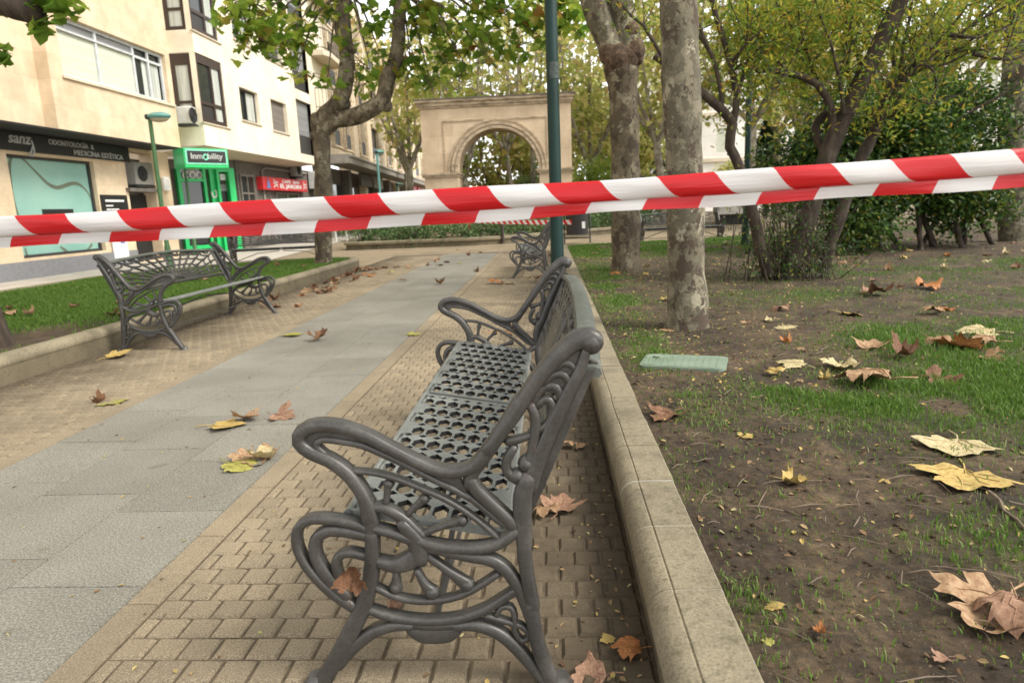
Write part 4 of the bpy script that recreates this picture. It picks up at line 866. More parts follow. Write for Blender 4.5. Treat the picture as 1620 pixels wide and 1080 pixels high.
def frame_mb(b, X, y0, y1, z0, z1, w=.06, d=.06, mull=(), trans=()):
    for a, c in ((y0, y0 + w), (y1 - w, y1)): b.b2(X - d, X, a, c, z0, z1)
    for a, c in ((z0, z0 + w), (z1 - w, z1)): b.b2(X - d + .002, X - .002, y0 + w, y1 - w, a, c)
    for m_ in mull: b.b2(X - d + .004, X - .004, m_ - w * .5, m_ + w * .5, z0 + w, z1 - w)
    for m_ in trans: b.b2(X - d + .006, X - .006, y0 + w, y1 - w, m_ - w * .45, m_ + w * .45)
def window(root, X, y0, y1, z0, z1, fm, fill, w=.06, mull=(), trans=(), sill=True, sillmat='soffit', rail=False):
    b = MB(); frame_mb(b, X - .13, y0, y1, z0, z1, w, .05, mull, trans); f = loc(root, b.build('window', M[fm], None, False))
    def sub(nm, mt, bb): o = bb.build(nm, M[mt], None, False); o.parent = f; o.matrix_parent_inverse = Matrix.Identity(4); return o
    for nm, mt, a, c, e, g, xo in fill:
        b = MB(); b.b2(X - .19 - xo, X - .165 - xo, y0 + (y1 - y0) * a, y0 + (y1 - y0) * c, z0 + (z1 - z0) * e, z0 + (z1 - z0) * g); sub(nm, mt, b)
    if sill: b = MB(); b.b2(X - .1, X + .05, y0 - .06, y1 + .06, z0 - .05, z0 - .004); sub('sill', sillmat, b)
    if rail:
        b = MB(); b.b2(X - .03, X - .015, y0 + .03, y1 - .03, z0 + .02, z0 + .07); b.b2(X - .03, X - .015, y0 + .03, y1 - .03, z0 + .85, z0 + .9)
        for k in range(int((y1 - y0) / .11)): yy = y0 + .06 + k * .11; b.b2(X - .028, X - .018, yy, yy + .02, z0 + .07, z0 + .85)
        sub('railing', 'dark_iron', b)
    return f
GL = [('pane', 'glass', .03, .97, .03, .97, 0)]
def GC(a, c): return [('pane', 'glass', .03, .97, .03, .97, 0.02), ('curtain', 'curtain', a, c, .03, .97, -.012)]
# --- building 1: stone-clad block with the dental clinic
X1, XS = -10.0, -10.9
B1 = thing('building', 'peach stone clad building with the dental clinic on its ground floor, far left', 'building', (-12, 12, 0))
b = MB(); H1 = 13.5; YE = 18.85
zt, zb = 5.36, 4.13
y0, y1 = 14.5, 18.62
holes = []; wins = []
for fl in range(3):
    dz = fl * 2.95; holes.append((y0, y1, zb + dz, zt + dz)); wins.append(dz)
wall_holes(b, X1, 14.1, YE, 3.02, H1, holes)
wall_holes(b, X1 - .28, 2.0, 14.1, 3.02, H1, [(3.5, 6.5, zb + d, zt + d) for d in wins] + [(8.0, 11.5, zb + d, zt + d) for d in wins])
b.add([(X1, 14.1, 3.02), (X1, 14.1, H1), (X1 - .28, 14.1, H1), (X1 - .28, 14.1, 3.02)], [(0, 1, 2, 3)])
b.add([(X1, YE, 3.02), (X1, YE, H1), (X1 - 6, YE, H1), (X1 - 6, YE, 3.02)], [(3, 2, 1, 0)])
b.add([(X1, 2, H1), (X1, YE, H1), (X1 - 6, YE, H1), (X1 - 6, 2, H1)], [(0, 1, 2, 3)])
b.add([(X1 - .28, 2, 3.02), (X1 - .28, 2, H1), (X1 - 6, 2, H1), (X1 - 6, 2, 3.02)], [(0, 1, 2, 3)])
loc(B1, b.build('wall', M['stone_clad'], None, False))
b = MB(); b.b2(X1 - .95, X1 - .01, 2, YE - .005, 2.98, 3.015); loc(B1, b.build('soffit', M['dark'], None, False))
for dz in wins:
    yr = (y1 - y0); my = [y0 + yr * .345, y0 + yr * .69, y0 + yr * .845]
    b = MB(); frame_mb(b, X1 - .1, y0, y1, zb + dz, zt + dz, .07, .05, my); b.b2(X1 - .148, X1 - .106, y0 + yr * .69, y1, zb + dz + .93, zb + dz + .99); b.b2(X1 - .13, X1 - .085, y0 + .07, y0 + yr * .68, zb + dz + .95, zb + dz + .985)
    f = loc(B1, b.build('window', M['white_frame'], None, False))
    def sub(nm, mt, *bb): q = MB(); q.b2(*bb); o = q.build(nm, M[mt], None, False); o.parent = f
    sub('blind', 'blind', X1 - .16, X1 - .15, y0 + .05, y0 + yr * .345, zb + dz + .03, zb + dz + .95); sub('blind', 'blind', X1 - .16, X1 - .15, y0 + yr * .35, y0 + yr * .69, zb + dz + .03, zb + dz + .95)
    sub('top_light', 'grey_shutter', X1 - .16, X1 - .15, y0 + .05, y0 + yr * .69, zb + dz + .96, zt + dz - .04)
    sub('pane', 'glass', X1 - .19, X1 - .18, y0 + yr * .69, y1 - .03, zb + dz + .03, zt + dz - .03); sub('curtain', 'curtain', X1 - .176, X1 - .172, y0 + yr * .79, y0 + yr * .97, zb + dz + .03, zb + dz + .95)
    sub('sill', 'soffit', X1 - .08, X1 + .05, y0 - .05, YE - .05, zb + dz - .06, zb + dz - .005)
    for a_, c_ in ((3.5, 6.5), (8.0, 11.5)): window(B1, X1 - .28, a_, c_, zb + dz, zt + dz, 'white_frame', GC(.1, .6), .07, [(a_ + c_) / 2])
# shop level
tl = fac(8, 236, XS); br_ = fac(155, 398, XS); wy0, wy1, wz1, wz0 = tl[0], fac(147, 255, XS)[0], 2.54, .42
dy0, dy1 = fac(206, 320, XS)[0], fac(250, 330, XS)[0]
b = MB(); wall_holes(b, XS, 2.0, dy1 + .85, 0, 2.98, [(wy0, wy1, wz0, wz1), (dy0, dy1, 0.02, 2.9)], .35); loc(B1, b.build('shop_wall', M['stone_clad'], None, False))
b = MB(); b.b2(XS - .02, XS + .05, 2, dy0 - .05, 0, .36); loc(B1, b.build('plinth', M['plinth'], None, False))
b = MB(); frame_mb(b, XS - .1, wy0, wy1, wz0, wz1, .06, .06); f = loc(B1, b.build('shop_window', M['dark_frame'], None, False))
def fsub(nm, mt, mb): o = mb.build(nm, M[mt], None, True); o.parent = f; return o
b = MB(); b.b2(XS - .17, XS - .155, wy0 + .05, wy1 - .05, wz0 + .05, wz1 - .05); fsub('film', 'teal', b)
b = MB()
def stroke(pts, w0):
    P = spline([(fac(x, y, XS - .15)) for x, y in pts], .05); L = len(P)
    for i in range(L - 1):
        p, q = P[i], P[i + 1]; d = (q - p) / (np.linalg.norm(q - p) + 1e-9); n_ = np.array([-d[1], d[0]]); w1 = w0 * (.45 + .55 * abs(math.sin(i / L * 7))); w2 = w0 * (.45 + .55 * abs(math.sin((i + 1) / L * 7)))
        b.add([(XS - .151, *(p + n_ * w1)), (XS - .151, *(p - n_ * w1)), (XS - .151, *(q - n_ * w2)), (XS - .151, *(q + n_ * w2))], [(0, 1, 2, 3)])
stroke([(32, 350), (20, 310), (15, 270), (18, 248), (28, 245), (40, 255), (60, 275), (75, 290), (90, 297), (105, 293), (118, 290), (130, 295), (142, 310), (151, 335)], .045)
fsub('swirl', 'film_line', b); b = MB()
stroke([(40, 392), (44, 405), (60, 411), (85, 409), (105, 412), (128, 404), (138, 396), (146, 386)], .05); stroke([(95, 390), (110, 400), (128, 408)], .04)
fsub('swirl', 'film_line', b)
b = MB(); a_ = fac(66, 331, XS - .15); c_ = fac(119, 352, XS - .15); b.b2(XS - .152, XS - .148, a_[0], c_[0], c_[1], a_[1]); fsub('label_panel', 'dark', b)
b = MB(); b.b2(XS - .34, XS - .3, dy0, dy1, 0, 1.8); o = loc(B1, b.build('door', M['dark'], None, False))
b = MB(); b.b2(XS - .295, XS - .28, (dy0 + dy1) / 2 - .02, (dy0 + dy1) / 2 + .02, .9, 1.3); q = b.build('handle', M['silver'], None, False); q.parent = o
b = MB(); b.b2(XS - .5, XS + .12, dy0 - .12, dy1 + .02, 1.86, 1.95); loc(B1, b.build('ledge', M['shop_grey'], None, False))
def lettering(body, X, pa, pb, mat, parent, bold=0.0, shear=0, ext=.006, zs=None):
    """flat raised letters on the plane x = X, filling the box between two corners"""
    c = bpy.data.curves.new('letters', 'FONT'); c.body = body; c.size = 1; c.extrude = ext; c.offset = bold; c.shear = shear; c.resolution_u = 3
    t_ = bpy.data.objects.new('letters', c); COL.objects.link(t_); bpy.context.view_layer.update()
    me = bpy.data.meshes.new_from_object(t_); bpy.data.objects.remove(t_); bpy.data.curves.remove(c)
    n = len(me.vertices); v = np.zeros(n * 3, np.float32); me.vertices.foreach_get('co', v); v = v.reshape(-1, 3); lo, hi = v.min(0), v.max(0); u = (v - lo) / (hi - lo)
    (y0, z1), (y1, z0) = fac(*pa, X), fac(*pb, X)
    if zs: z0, z1 = zs
    w_ = np.stack([X + v[:, 2], y0 + (y1 - y0) * u[:, 0], z0 + (z1 - z0) * u[:, 1]], 1); me.vertices.foreach_set('co', w_.astype(np.float32).ravel()); me.materials.clear(); me.materials.append(M[mat]); me.update()
    o = bpy.data.objects.new('lettering', me); COL.objects.link(o); return loc(parent, o)
sg = thing('shop_sign', 'black clinic fascia with silver letters ODONTOLOGIA & MEDICINA ESTETICA', 'shop sign', (XS + .1, 15.4, 2.8))
b = MB(); b.b2(XS + .004, XS + .1, 9.5, dy0 + .1, 2.60, 2.975, .01); loc(sg, b.build('board', M['black'], None, False))
b = MB(); b.b2(XS + .004, XS + .04, 9.5, dy0 - .2, 2.565, 2.597); loc(sg, b.build('trim', M['stone_clad'], None, False))
lettering('sanz', XS + .105, (10, 206), (50, 224), 'silver', sg, .015, .3, zs=(2.745, 2.90))
b = MB(); P = [(XS + .112, *fac(x, y, XS + .11)) for x, y in ((49, 222), (52, 230), (49, 240), (46, 245), (50, 247), (54, 242), (53, 232))]; b.tube(P, .02, 6); loc(sg, b.build('letter_tail', M['silver']))
lettering('ODONTOLOGÍA  &', XS + .105, (75, 213), (148, 231), 'silver', sg, .012, zs=(2.805, 2.945))
lettering('MEDICINA ESTÉTICA', XS + .105, (116, 233), (194, 247), 'silver', sg, .012, zs=(2.635, 2.785))
pl = thing('wall_plaque', 'black notice panel with white lines of text beside the clinic door', 'plaque', (XS + .02, 17, 1.4))
a_, c_ = fac(157, 308, XS), fac(205, 345, XS); b = MB(); b.b2(XS + .004, XS + .03, a_[0], c_[0] - .02, .75, a_[1], .004); loc(pl, b.build('panel', M['black'], None, False))
b = MB()
for k, (ww, zz) in enumerate(((.75, .12), (.28, .25), (.5, .34), (.7, .55), (.35, .66), (.5, .74))): b.b2(XS + .03, XS + .034, a_[0] + .15, a_[0] + .15 + ww, a_[1] - zz - (.05 if k in (0, 3) else .03), a_[1] - zz)
loc(pl, b.build('text_lines', M['white'], None, False))
def acunit(x, y, z, lab, mat, sx=.28, sy=.75, sz=.55, face='x'):
    t = thing('air_conditioner', lab, 'air conditioner', (x, y, z))
    b = MB(); b.box((0, 0, sz / 2), (sx, sy, sz), 0, .025); b.build('casing', M[mat], t, True, 40)
    b = MB(); 
    for r_ in (.07, .13, .19): b.tube([(sx / 2 + .004, -sy * .12 + r_ * math.cos(a) * 1.1, sz / 2 + r_ * math.sin(a)) for a in np.linspace(0, 6.283, 21)], .008, 5, False)
    b.build('grille', M['dark_iron'], t)
    b = MB(); b.add([(sx / 2 + .002, -sy * .12 + .21 * 1.1 * math.cos(a), sz / 2 + .21 * math.sin(a)) for a in np.linspace(0, 6.283, 24, endpoint=False)], [tuple(range(24))]); b.build('fan', M['dark'], t, False)
    b = MB(); b.box((0, 0, -.03), (sx * 1.1, sy, .05)); b.build('bracket', M['dark_iron'], t, False); return t
acunit(XS - .05, (dy0 + dy1) / 2 + .05, 2.03, 'grimy air conditioner on a ledge over the clinic door', 'ac_grey', .3, .85, .6)
wb = thing('meter_box', 'small white box on the stone pier between the clinic door and the green shop', 'box', (XS + .02, dy1 + .45, 2.1)); b = MB(); b.box((.05, 0, 0), (.1, .3, .38), 0, .02); b.build('cover', M['white'], wb); b = MB(); b.box((.102, 0, .0), (.006, .2, .26)); b.build('door', M['ac'], wb, False)
lb = thing('notice_board', 'white poster board leaning low on the clinic wall below the tape', 'poster', (XS + .04, fac(185, 370, XS)[0], .7)); b = MB(); b.box((0, 0, 0), (.03, .6, 1.0), 0, .005); b.build('board', M['white'], lb); b = MB(); b.box((.017, .1, .1), (.004, .18, .5)); b.build('print', M['blue'], lb, False)

# --- building 2: cream rendered block with brown bay windows, green shop and bar
X2 = -9.6
B2 = thing('building', 'cream rendered apartment block with brown bay windows over a green shop', 'building', (-12, 24, 0))
YB0, YB1 = fac(322, 200, X2)[0], fac(494, 200, X2)[0]
by1 = fac(355, 150, X2)[0]; w1 = (fac(377, 132, X2)[0], fac(409, 160, X2)[0]); w2 = (fac(427, 152, X2)[0], fac(454, 180, X2)[0]); w3 = (fac(467, 151, X2)[0], YB1)
FZ = 2.42; holes = []
for fl in range(4):
    d = fl * FZ
    holes += [(YB0, by1, 3.76 + d, 5.6 + d), (*w1, 4.12 + d, 5.12 + d), (*w2, 4.06 + d, 5.12 + d), (*w3, 3.45 + d, 5.5 + d)]
H2 = 14.2
b = MB(); wall_holes(b, X2, YB0, YB1, 3.12, H2, holes, .16)
zs = [3.12] 
for fl in range(4): zs += [3.76 + fl * FZ, 5.6 + fl * FZ]
zs.append(H2)
for k in range(0, len(zs), 2): b.add([(X2, YB0, zs[k]), (X2, YB0, zs[k + 1]), (X2 - .75, YB0, zs[k + 1]), (X2 - .75, YB0, zs[k])], [(0, 1, 2, 3)])
b.add([(X2 - .75, YE - .6, 3.12), (X2 - .75, YB0, 3.12), (X2 - .75, YB0, H2), (X2 - .75, YE - .6, H2)], [(0, 1, 2, 3)])
b.add([(X2, YB1, 3.12), (X2, YB1, H2), (X2 - 7, YB1, H2), (X2 - 7, YB1, 3.12)], [(3, 2, 1, 0)])
b.add([(X2, YB0, H2), (X2, YB1, H2), (X2 - 7, YB1, H2), (X2 - 7, YB0, H2)], [(0, 1, 2, 3)])
loc(B2, b.build('wall', M['render'], None, False))
b = MB(); b.add([(X2 - .02, YB0 + .02, 3.118), (X2 - .02, YB1, 3.118), (X2 - 1.6, YB1, 2.95), (X2 - 1.6, YB0 + .02, 2.95)], [(0, 1, 2, 3)]); loc(B2, b.build('soffit', M['soffit'], None, False))
for fl in range(4):
    d = fl * FZ; z0, z1 = 3.78 + d, 5.58 + d
    b = MB(); X = X2 - .02
    frame_mb(b, X, YB0 + .02, by1 - .02, z0, z1, .1, .08, [(YB0 + by1) / 2 + .1], [z0 + .52]); b.b2(X - .07, X - .005, YB0 + .1, by1 - .1, z1 - .22, z1 - .1)
    for y_ in (YB0 + .02,):
        for xa, xb in ((X - .74, X - .6), (X - .24, X - .082)): b.b2(xa, xb, y_, y_ + .06, z0, z1)
        for za, zc in ((z0, z0 + .08), (z1 - .3, z1), (z0 + .48, z0 + .56)): b.b2(X - .6, X - .24, y_ + .002, y_ + .058, za, zc)
    f = loc(B2, b.build('bay_window', M['brown_frame'], None, False))
    def s2(nm, mt, *bb): q = MB(); q.b2(*bb); o = q.build(nm, M[mt], None, False); o.parent = f
    s2('pane', 'glass', X - .06, X - .05, YB0 + .1, by1 - .08, z0 + .5, z1 - .2); s2('curtain', 'curtain', X - .045, X - .042, (YB0 + by1) / 2 + .2, by1 - .15, z0 + .08, z1 - .22)
    s2('railing', 'dark_frame', X - .048, X - .04, YB0 + .1, (YB0 + by1) / 2 + .1, z0 + .08, z0 + .5)
    s2('pane', 'glass', X - .62, X - .22, YB0 + .055, YB0 + .065, z0 + .05, z1 - .1); s2('curtain', 'curtain', X - .6, X - .25, YB0 + .04, YB0 + .045, z0 + .08, z1 - .3)
    s2('sill', 'soffit', X - .02, X + .07, YB0 - .05, by1 + .15, z0 - .06, z0 - .03)
    window(B2, X2, *w1, 4.12 + d, 5.12 + d, 'dark_frame', GC(.5, .95), .07, [sum(w1) / 2])
    window(B2, X2, *w2, 4.06 + d, 5.12 + d, 'shutter', [('shutter', 'shutter' if fl != 1 else 'glass', .02, .98, .02, .98, -.03)], .03)
    window(B2, X2, *w3, 3.45 + d, 5.5 + d, 'dark_frame', [('shutter', 'grey_shutter', .02, .98, .36, .98, -.02), ('railing_panel', 'dark_frame', .02, .98, .02, .36, -.05)], .04, (), (), False)
acunit(X2 - .3, YB0 - .3, 3.66, 'white air conditioner hung at the corner of the cream block beneath its bay window', 'ac', .42, .3, .46)
# ground floor of building 2
XG = -10.6
b = MB(); b.b2(XG - .3, XG, 23.45, 31.3, 0, 3.0); b.b2(XG - 2.6, XG - 2.3, 19.5, 24, 0, 3.0); loc(B2, b.build('shop_wall', M['shop_grey'], None, False))
# the green shop stands across the chamfered corner between the two blocks
AG = R(50); DG = np.array([math.cos(AG), math.sin(AG)])
def on_corner(O):
    n_ = np.array([DG[1], -DG[0]])
    def f(x, y):
        d = ray(x, y); t_ = (n_ @ (O - CP[:2])) / (n_ @ d[:2]); p = CP + d * t_; return (p[:2] - O) @ DG, p[2]
    return f
OG = at(281, 330, 21.8)[:2]; LG = on_corner(OG)
gs = thing('green_shop', 'bright green framed shop front with black window and open door', 'shop front', (OG[0], OG[1], 0), AG)
def gpart(nm, mt, *boxes, parent=None):
    b = MB()
    for bb in boxes: b.b2(*bb)
    return b.build(nm, M[mt] if isinstance(mt, str) else mt, parent or gs, False)
S_ = [LG(x, 300)[0] for x in (281, 287, 322, 326, 333, 341, 345, 360, 369)]; ZT = LG(300, 267)[1]; ZM = LG(300, 285)[1]
gpart('wall', 'shop_grey', (S_[0] - .9, S_[-1] + .15, .1, .3, 0, 3.0))
gpart('frame', 'bright_green', (S_[0], S_[1], -.1, .098, .12, ZT), (S_[2], S_[3], -.1, .098, .12, ZT), (S_[1], S_[2], -.09, .098, ZM - .05, ZM + .04), (S_[1], S_[2], -.09, .098, .12, .24))
gpart('side_panel', 'bright_green', (S_[4], S_[5], -.06, .098, 0, ZT + .05))
gpart('door_frame', 'bright_green', (S_[5] + .005, S_[6], -.2, .098, 0, ZT + .02), (S_[7], S_[8], -.2, .098, 0, ZT + .02), (S_[6], S_[7], -.19, .098, ZT - .1, ZT + .018))
gpart('display_window', 'glass', (S_[1], S_[2], .03, .09, .24, ZT)); dr_ = gpart('door', 'black', (S_[6], S_[7], .04, .09, 0, ZT - .55)); gpart('handle', 'silver', (S_[6] + .05, S_[6] + .08, .0, .038, .9, 1.3), parent=dr_)
gpart('poster', 'black', (S_[1] + .05, S_[2] - .03, .0, .028, .28, .95)); gpart('poster_line', 'white', (S_[1] + .34, S_[2] - .12, -.006, -.001, .74, .86)); gpart('poster_mark', 'red', (S_[1] + .1, S_[1] + .3, -.006, -.001, .72, .88))
gpart('white_plate', 'white', (S_[6] + .12, S_[7] - .02, .0, .03, ZT - .36, ZT - .16)); gpart('orange_mark', LEAFM['orange'], (S_[6] + .02, S_[6] + .1, .0, .03, ZT - .36, ZT - .16)); gpart('door_blind', 'grey_shutter', (S_[6] + .01, S_[7] - .01, .02, .036, ZT - .72, ZT - .5))
b = MB()
for k in range(3): c0 = S_[1] + .18 + k * .22; b.tube([(c0 + .085 * math.cos(a), .0, ZT - .2 + .1 * math.sin(a)) for a in np.linspace(.6, 5.7 if k == 0 else 6.9, 16)], .03, 6)
b.build('window_lettering', M['white'], gs)
for k in range(3): b = MB(); b.tube([((S_[4] + S_[5]) / 2 + .08 * math.sin(a), -.065, .9 + .5 * k + .13 * math.cos(a)) for a in np.linspace(.5, 5.2, 14)], .03, 6); b.build('side_letter', M['white'], gs)
OB = at(291, 245, 18.2)[:2]; LB = on_corner(OB)
gsn = thing('shop_sign', 'bright green box sign with a black panel and pale rounded letters over the green shop', 'shop sign', (OB[0], OB[1], 0), AG)
s1, z1 = LB(359, 237); z0 = LB(325, 259)[1]; z1 = LB(325, 235)[1]
gpart('box', 'bright_green', (0, s1, 0, .72, z0 - .1, z1), parent=gsn); gpart('edge', 'sign_edge', (.03, s1 - .03, -.02, -.001, z0 - .02, z1 - .03), parent=gsn); gpart('panel', 'black', (.07, s1 - .07, -.03, -.021, z0 + .02, z1 - .07), parent=gsn)
o = lettering('Inm  bility', -9.95, (295, 241), (356, 254), 'silver', B2, .02)
n_ = len(o.data.vertices); v_ = np.zeros(n_ * 3, np.float32); o.data.vertices.foreach_get('co', v_); v_ = v_.reshape(-1, 3); lo_, hi_ = v_.min(0), v_.max(0); u_ = (v_ - lo_) / (hi_ - lo_)
o.data.vertices.foreach_set('co', np.stack([.16 + (s1 - .32) * u_[:, 1], -.032 - .01 * u_[:, 0], z0 + .07 + (z1 - z0 - .2) * u_[:, 2]], 1).astype(np.float32).ravel()); o.parent = gsn; o.matrix_parent_inverse = Matrix.Identity(4); o.data.update()
b = MB(); b.tube([(.16 + (s1 - .32) * .455 + .055 * math.cos(a), -.036, z0 + .07 + (z1 - z0 - .2) * .5 + .07 * math.sin(a)) for a in np.linspace(0, 6.283, 19)], .018, 6, False); b.build('ring_letter', M['sign_edge'], gsn)
sgr = thing('shop_sign', 'red bar sign with white letters CAFE BAR EL JARDIN', 'shop sign', (XG + .2, 26, 2.2))
XR = XG + .25
ra, rb = fac(415, 279, XR), fac(487, 304, XR); zt_, zb_ = fac(415, 279, XR)[1], fac(417, 300, XR)[1]
b = MB(); b.b2(XG + .004, XR, ra[0], rb[0], zb_, zt_, .01); loc(sgr, b.build('box', M['sign_red'], None, False))
zz = (zt_ - zb_)
lettering('CAFE  BAR', XR + .006, (446, 284), (474, 291), 'white', sgr, .02, zs=(zb_ + zz * .62, zb_ + zz * .88))
lettering('EL JARDIN', XR + .006, (443, 292), (477, 303), 'white', sgr, .03, zs=(zb_ + zz * .1, zb_ + zz * .54))
yy0 = fac(422, 300, XR)[0]
b = MB(); b.prism([(-.22, .06), (.22, .06), (.12, .12), (.1, zz * .6), (.05, zz * .72), (.04, zz * .9), (-.04, zz * .9), (-.05, zz * .72), (-.1, zz * .6), (-.12, .12)], 0, .01, lambda a, c, e: (XR + .004 + e, yy0 + .2 + a, zb_ + c)); loc(sgr, b.build('bottle_picture', M['blue'], None, False))
b = MB()
for yc in (fac(436, 292, XR)[0], fac(482, 297, XR)[0]):
    for k in range(3): b.tube([(XR + .01, yc + .2 * math.sin(t_), zb_ + zz * (.3 + .2 * k) + .05 * math.cos(t_ * 2 + k)) for t_ in np.linspace(-1.3, 1.3, 9)], .02, 5)
loc(sgr, b.build('squiggles', M['white'], None))
# bar window and doors under the sign
for (xa, ya_, xb_, yb_, nm, mt) in ((377, 275, 405, 330, 'bar_window', 'glass'), (418, 304, 430, 345, 'bar_door', 'dark'), (434, 304, 475, 350, 'bar_window', 'glass')):
    p, q = fac(xa, ya_, XG), fac(xb_, yb_, XG); b = MB(); b.b2(XG + .002, XG + .02, p[0], q[0], max(.05, q[1] - .9), p[1]); loc(B2, b.build(nm, M[mt], None, False))
    b = MB(); frame_mb(b, XG + .06, p[0], q[0], max(.05, q[1] - .9), p[1], .07, .05, [(p[0] + q[0]) / 2], [p[1] - .65]); loc(B2, b.build('shop_frame', M['shutter'], None, False))
b = MB(); p = fac(412, 270, XG); b.tube([(XG + .05, p[0], .1), (XG + .05, p[0], 2.75), (XG + .05, p[0] + .3, 2.85), (XG + .05, 30.2, 2.85)], .04, 8); loc(B2, b.build('drain_pipe', M['canopy']))
acunit(XG + .2, 30.7, 2.2, 'pale air conditioner on the wall beyond the red bar sign', 'ac', .3, .6, .75)
acunit(XG + .2, 28.6, zt_ + .12, 'dark cluster of air conditioning gear above the right end of the red bar sign', 'ac_grey', .3, .7, .6)

# --- building 3: long stone apartment block beyond
P0 = np.array([-9.9, 30.0]); DV = np.array([-.0715, .9974]); L3 = 44.0; H3 = 12.4
B3 = thing('building', 'long stone faced apartment block with narrow dark windows, running away towards the arch', 'building', (P0[0], P0[1], 0), math.atan2(DV[1], DV[0]) - math.pi / 2)
def part3(nm, mt, mb, smooth=False): return mb.build(nm, M[mt], B3, smooth)
cols = [4.2, 6.7, 10.8, 15.0, 20.4, 25.4, 31.2, 37.6, 42.0]; holes = []; bal = {15.0, 37.6}
for s_ in cols:
    for fl in range(3):
        wd = 1.3 if s_ not in bal else 2.6; holes.append((s_ - wd / 2, s_ + wd / 2, 4.35 + fl * 2.75, 6.3 + fl * 2.75))
b = MB(); wall_holes(b, 0, .5, L3, 3.7, H3, holes, .3); b.add([(0, L3, 0), (0, L3, H3), (-9, L3, H3), (-9, L3, 0)], [(3, 2, 1, 0)]); b.add([(0, .5, 3.2), (0, .5, H3), (-9, .5, H3), (-9, .5, 3.2)], [(0, 1, 2, 3)]); b.add([(0, -2, H3), (0, L3, H3), (-9, L3, H3), (-9, -2, H3)], [(0, 1, 2, 3)])
part3('wall', 'b3_stone', b)
for s_ in cols:
    if s_ in bal: continue
    for fl in range(3):
        for e_ in (-1, 1): b = MB(); b.b2(.004, .05, s_ + e_ * 1.05 - .32, s_ + e_ * 1.05 + .32, 4.2 + fl * 2.75, 6.75 + fl * 2.75); part3('rubble_panel', 'rubble', b)
for s_ in cols:
    for fl in range(3):
        wd = 1.3 if s_ not in bal else 2.6; z0 = 4.35 + fl * 2.75; y0_, y1_ = s_ - wd / 2, s_ + wd / 2
        b = MB(); frame_mb(b, -.2, y0_, y1_, z0, z0 + 1.95, .07, .05, [s_]); f = part3('window', 'brown_frame', b)
        b = MB(); b.b2(-.28, -.26, y0_, y1_, z0, z0 + 1.95); o = b.build('pane', M['glass'], f, False)
        if (int(s_ * 10) + fl) % 3 == 0: b = MB(); b.b2(-.25, -.24, y0_ + .05, y1_ - .05, z0 + .9, z0 + 1.9); b.build('shutter', M['shutter'], f, False)
        b = MB(); b.b2(-.05, .06, y0_ - .15, y1_ + .15, z0 - .1, z0 - .004); b.build('sill', M['b3_stone'], f, False)
        b = MB(); b.b2(-.03, -.015, y0_ + .02, y1_ - .02, z0 + .02, z0 + .75); b.build('railing', M['dark_iron'], f, False)
b = MB(); b.b2(.002, 1.1, 1.2, L3, 3.3, 3.7); b.b2(1.1, 1.15, 1.2, L3, 3.58, 3.66); part3('canopy', 'canopy', b)
b = MB(); b.b2(-.6, -.4, 1.2, L3, 0, 3.29); part3('arcade_wall', 'shop_grey', b)
for k, s_ in enumerate(np.arange(1.6, L3 - 4, 4.4)):
    b = MB(); b.b2(-.38, .0, s_, s_ + .7, 0, 3.28); part3('pillar', ('canopy', 'shop_grey', 'b3_stone')[k % 3], b)
    b = MB(); b.b2(-.395, -.35, s_ + .9, s_ + 4.0, .3, 2.5); part3('shop_window', 'glass', b)
for s_, cc in ((30.5, 'red'), (35, 'red'), (12, 'canopy'), (8, 'shop_grey')):
    b = MB(); b.b2(.1, .25, s_, s_ + 3.2, 2.55, 3.25); part3('shop_board', cc, b)
b = MB(); b.b2(.002, .06, 14.2, 15.9, 3.75, 4.9); part3('banner', 'white', b)
for fl in range(4):   # rounded corner balconies next to the cream block
    z = 5.55 - .25 + fl * 2.42; b = MB(); pr = [(.0, .3), (.55, .3), (.75, .9), (.75, 3.4), (.0, 3.4)]
    b.prism(pr, z, z + .22); f = part3('balcony_slab', 'soffit', b)
    b = MB(); pts = [(.05, .35), (.52, .35), (.7, .92), (.7, 3.3)]
    b.tube([(x, y, z + 1.1) for x, y in pts], .025, 6); b.tube([(x, y, z + .32) for x, y in pts], .02, 6)
    for i in range(3):
        p, q = np.array(pts[i]), np.array(pts[i + 1]); n = int(np.linalg.norm(q - p) / .12)
        for k in range(n): c = p + (q - p) * k / n; b.tube([(c[0], c[1], z + .22), (c[0], c[1], z + 1.1)], .009, 4)
    b.build('railing', M['dark_iron'], f)
b = MB(); b.b2(-6, .012, -.6, 3.5, 5.0, H3 - .3); part3('corner_bay', 'render', b)

# ------------------------------------------------------------------ stone arch
AR = thing('stone_arch', 'freestanding sandstone arch with moulded cornice at the end of the path', 'arch', (-1.83, 26, 0))
cx, Ri, D_ = -1.83, 1.5, 1.3
def onarch(nm, mt, mb, sm=False): return loc(AR, mb.build(nm, M[mt], None, sm))
b = MB(); n = 28; xl, xr, zt_ = -4.62, 0.90, 4.70; zc = 2.42
front = []; 
A_ = [math.pi - math.pi * k / n for k in range(n + 1)]; inn = [(cx + Ri * math.cos(a), zc + Ri * math.sin(a)) for a in A_]
def outp(a):
    dx, dz = math.cos(a), math.sin(a); t_ = 1e9
    if dz > 1e-6: t_ = min(t_, (zt_ - zc) / dz)
    if dx > 1e-6: t_ = min(t_, (xr - cx) / dx)
    if dx < -1e-6: t_ = min(t_, (xl - cx) / dx)
    return (cx + dx * t_, zc + dz * t_)
corner_a = [math.atan2(zt_ - zc, xl - cx), math.atan2(zt_ - zc, xr - cx)]
A_ = sorted(set(A_ + corner_a), reverse=True); inn = [(cx + Ri * math.cos(a), zc + Ri * math.sin(a)) for a in A_]; out = [outp(a) for a in A_]
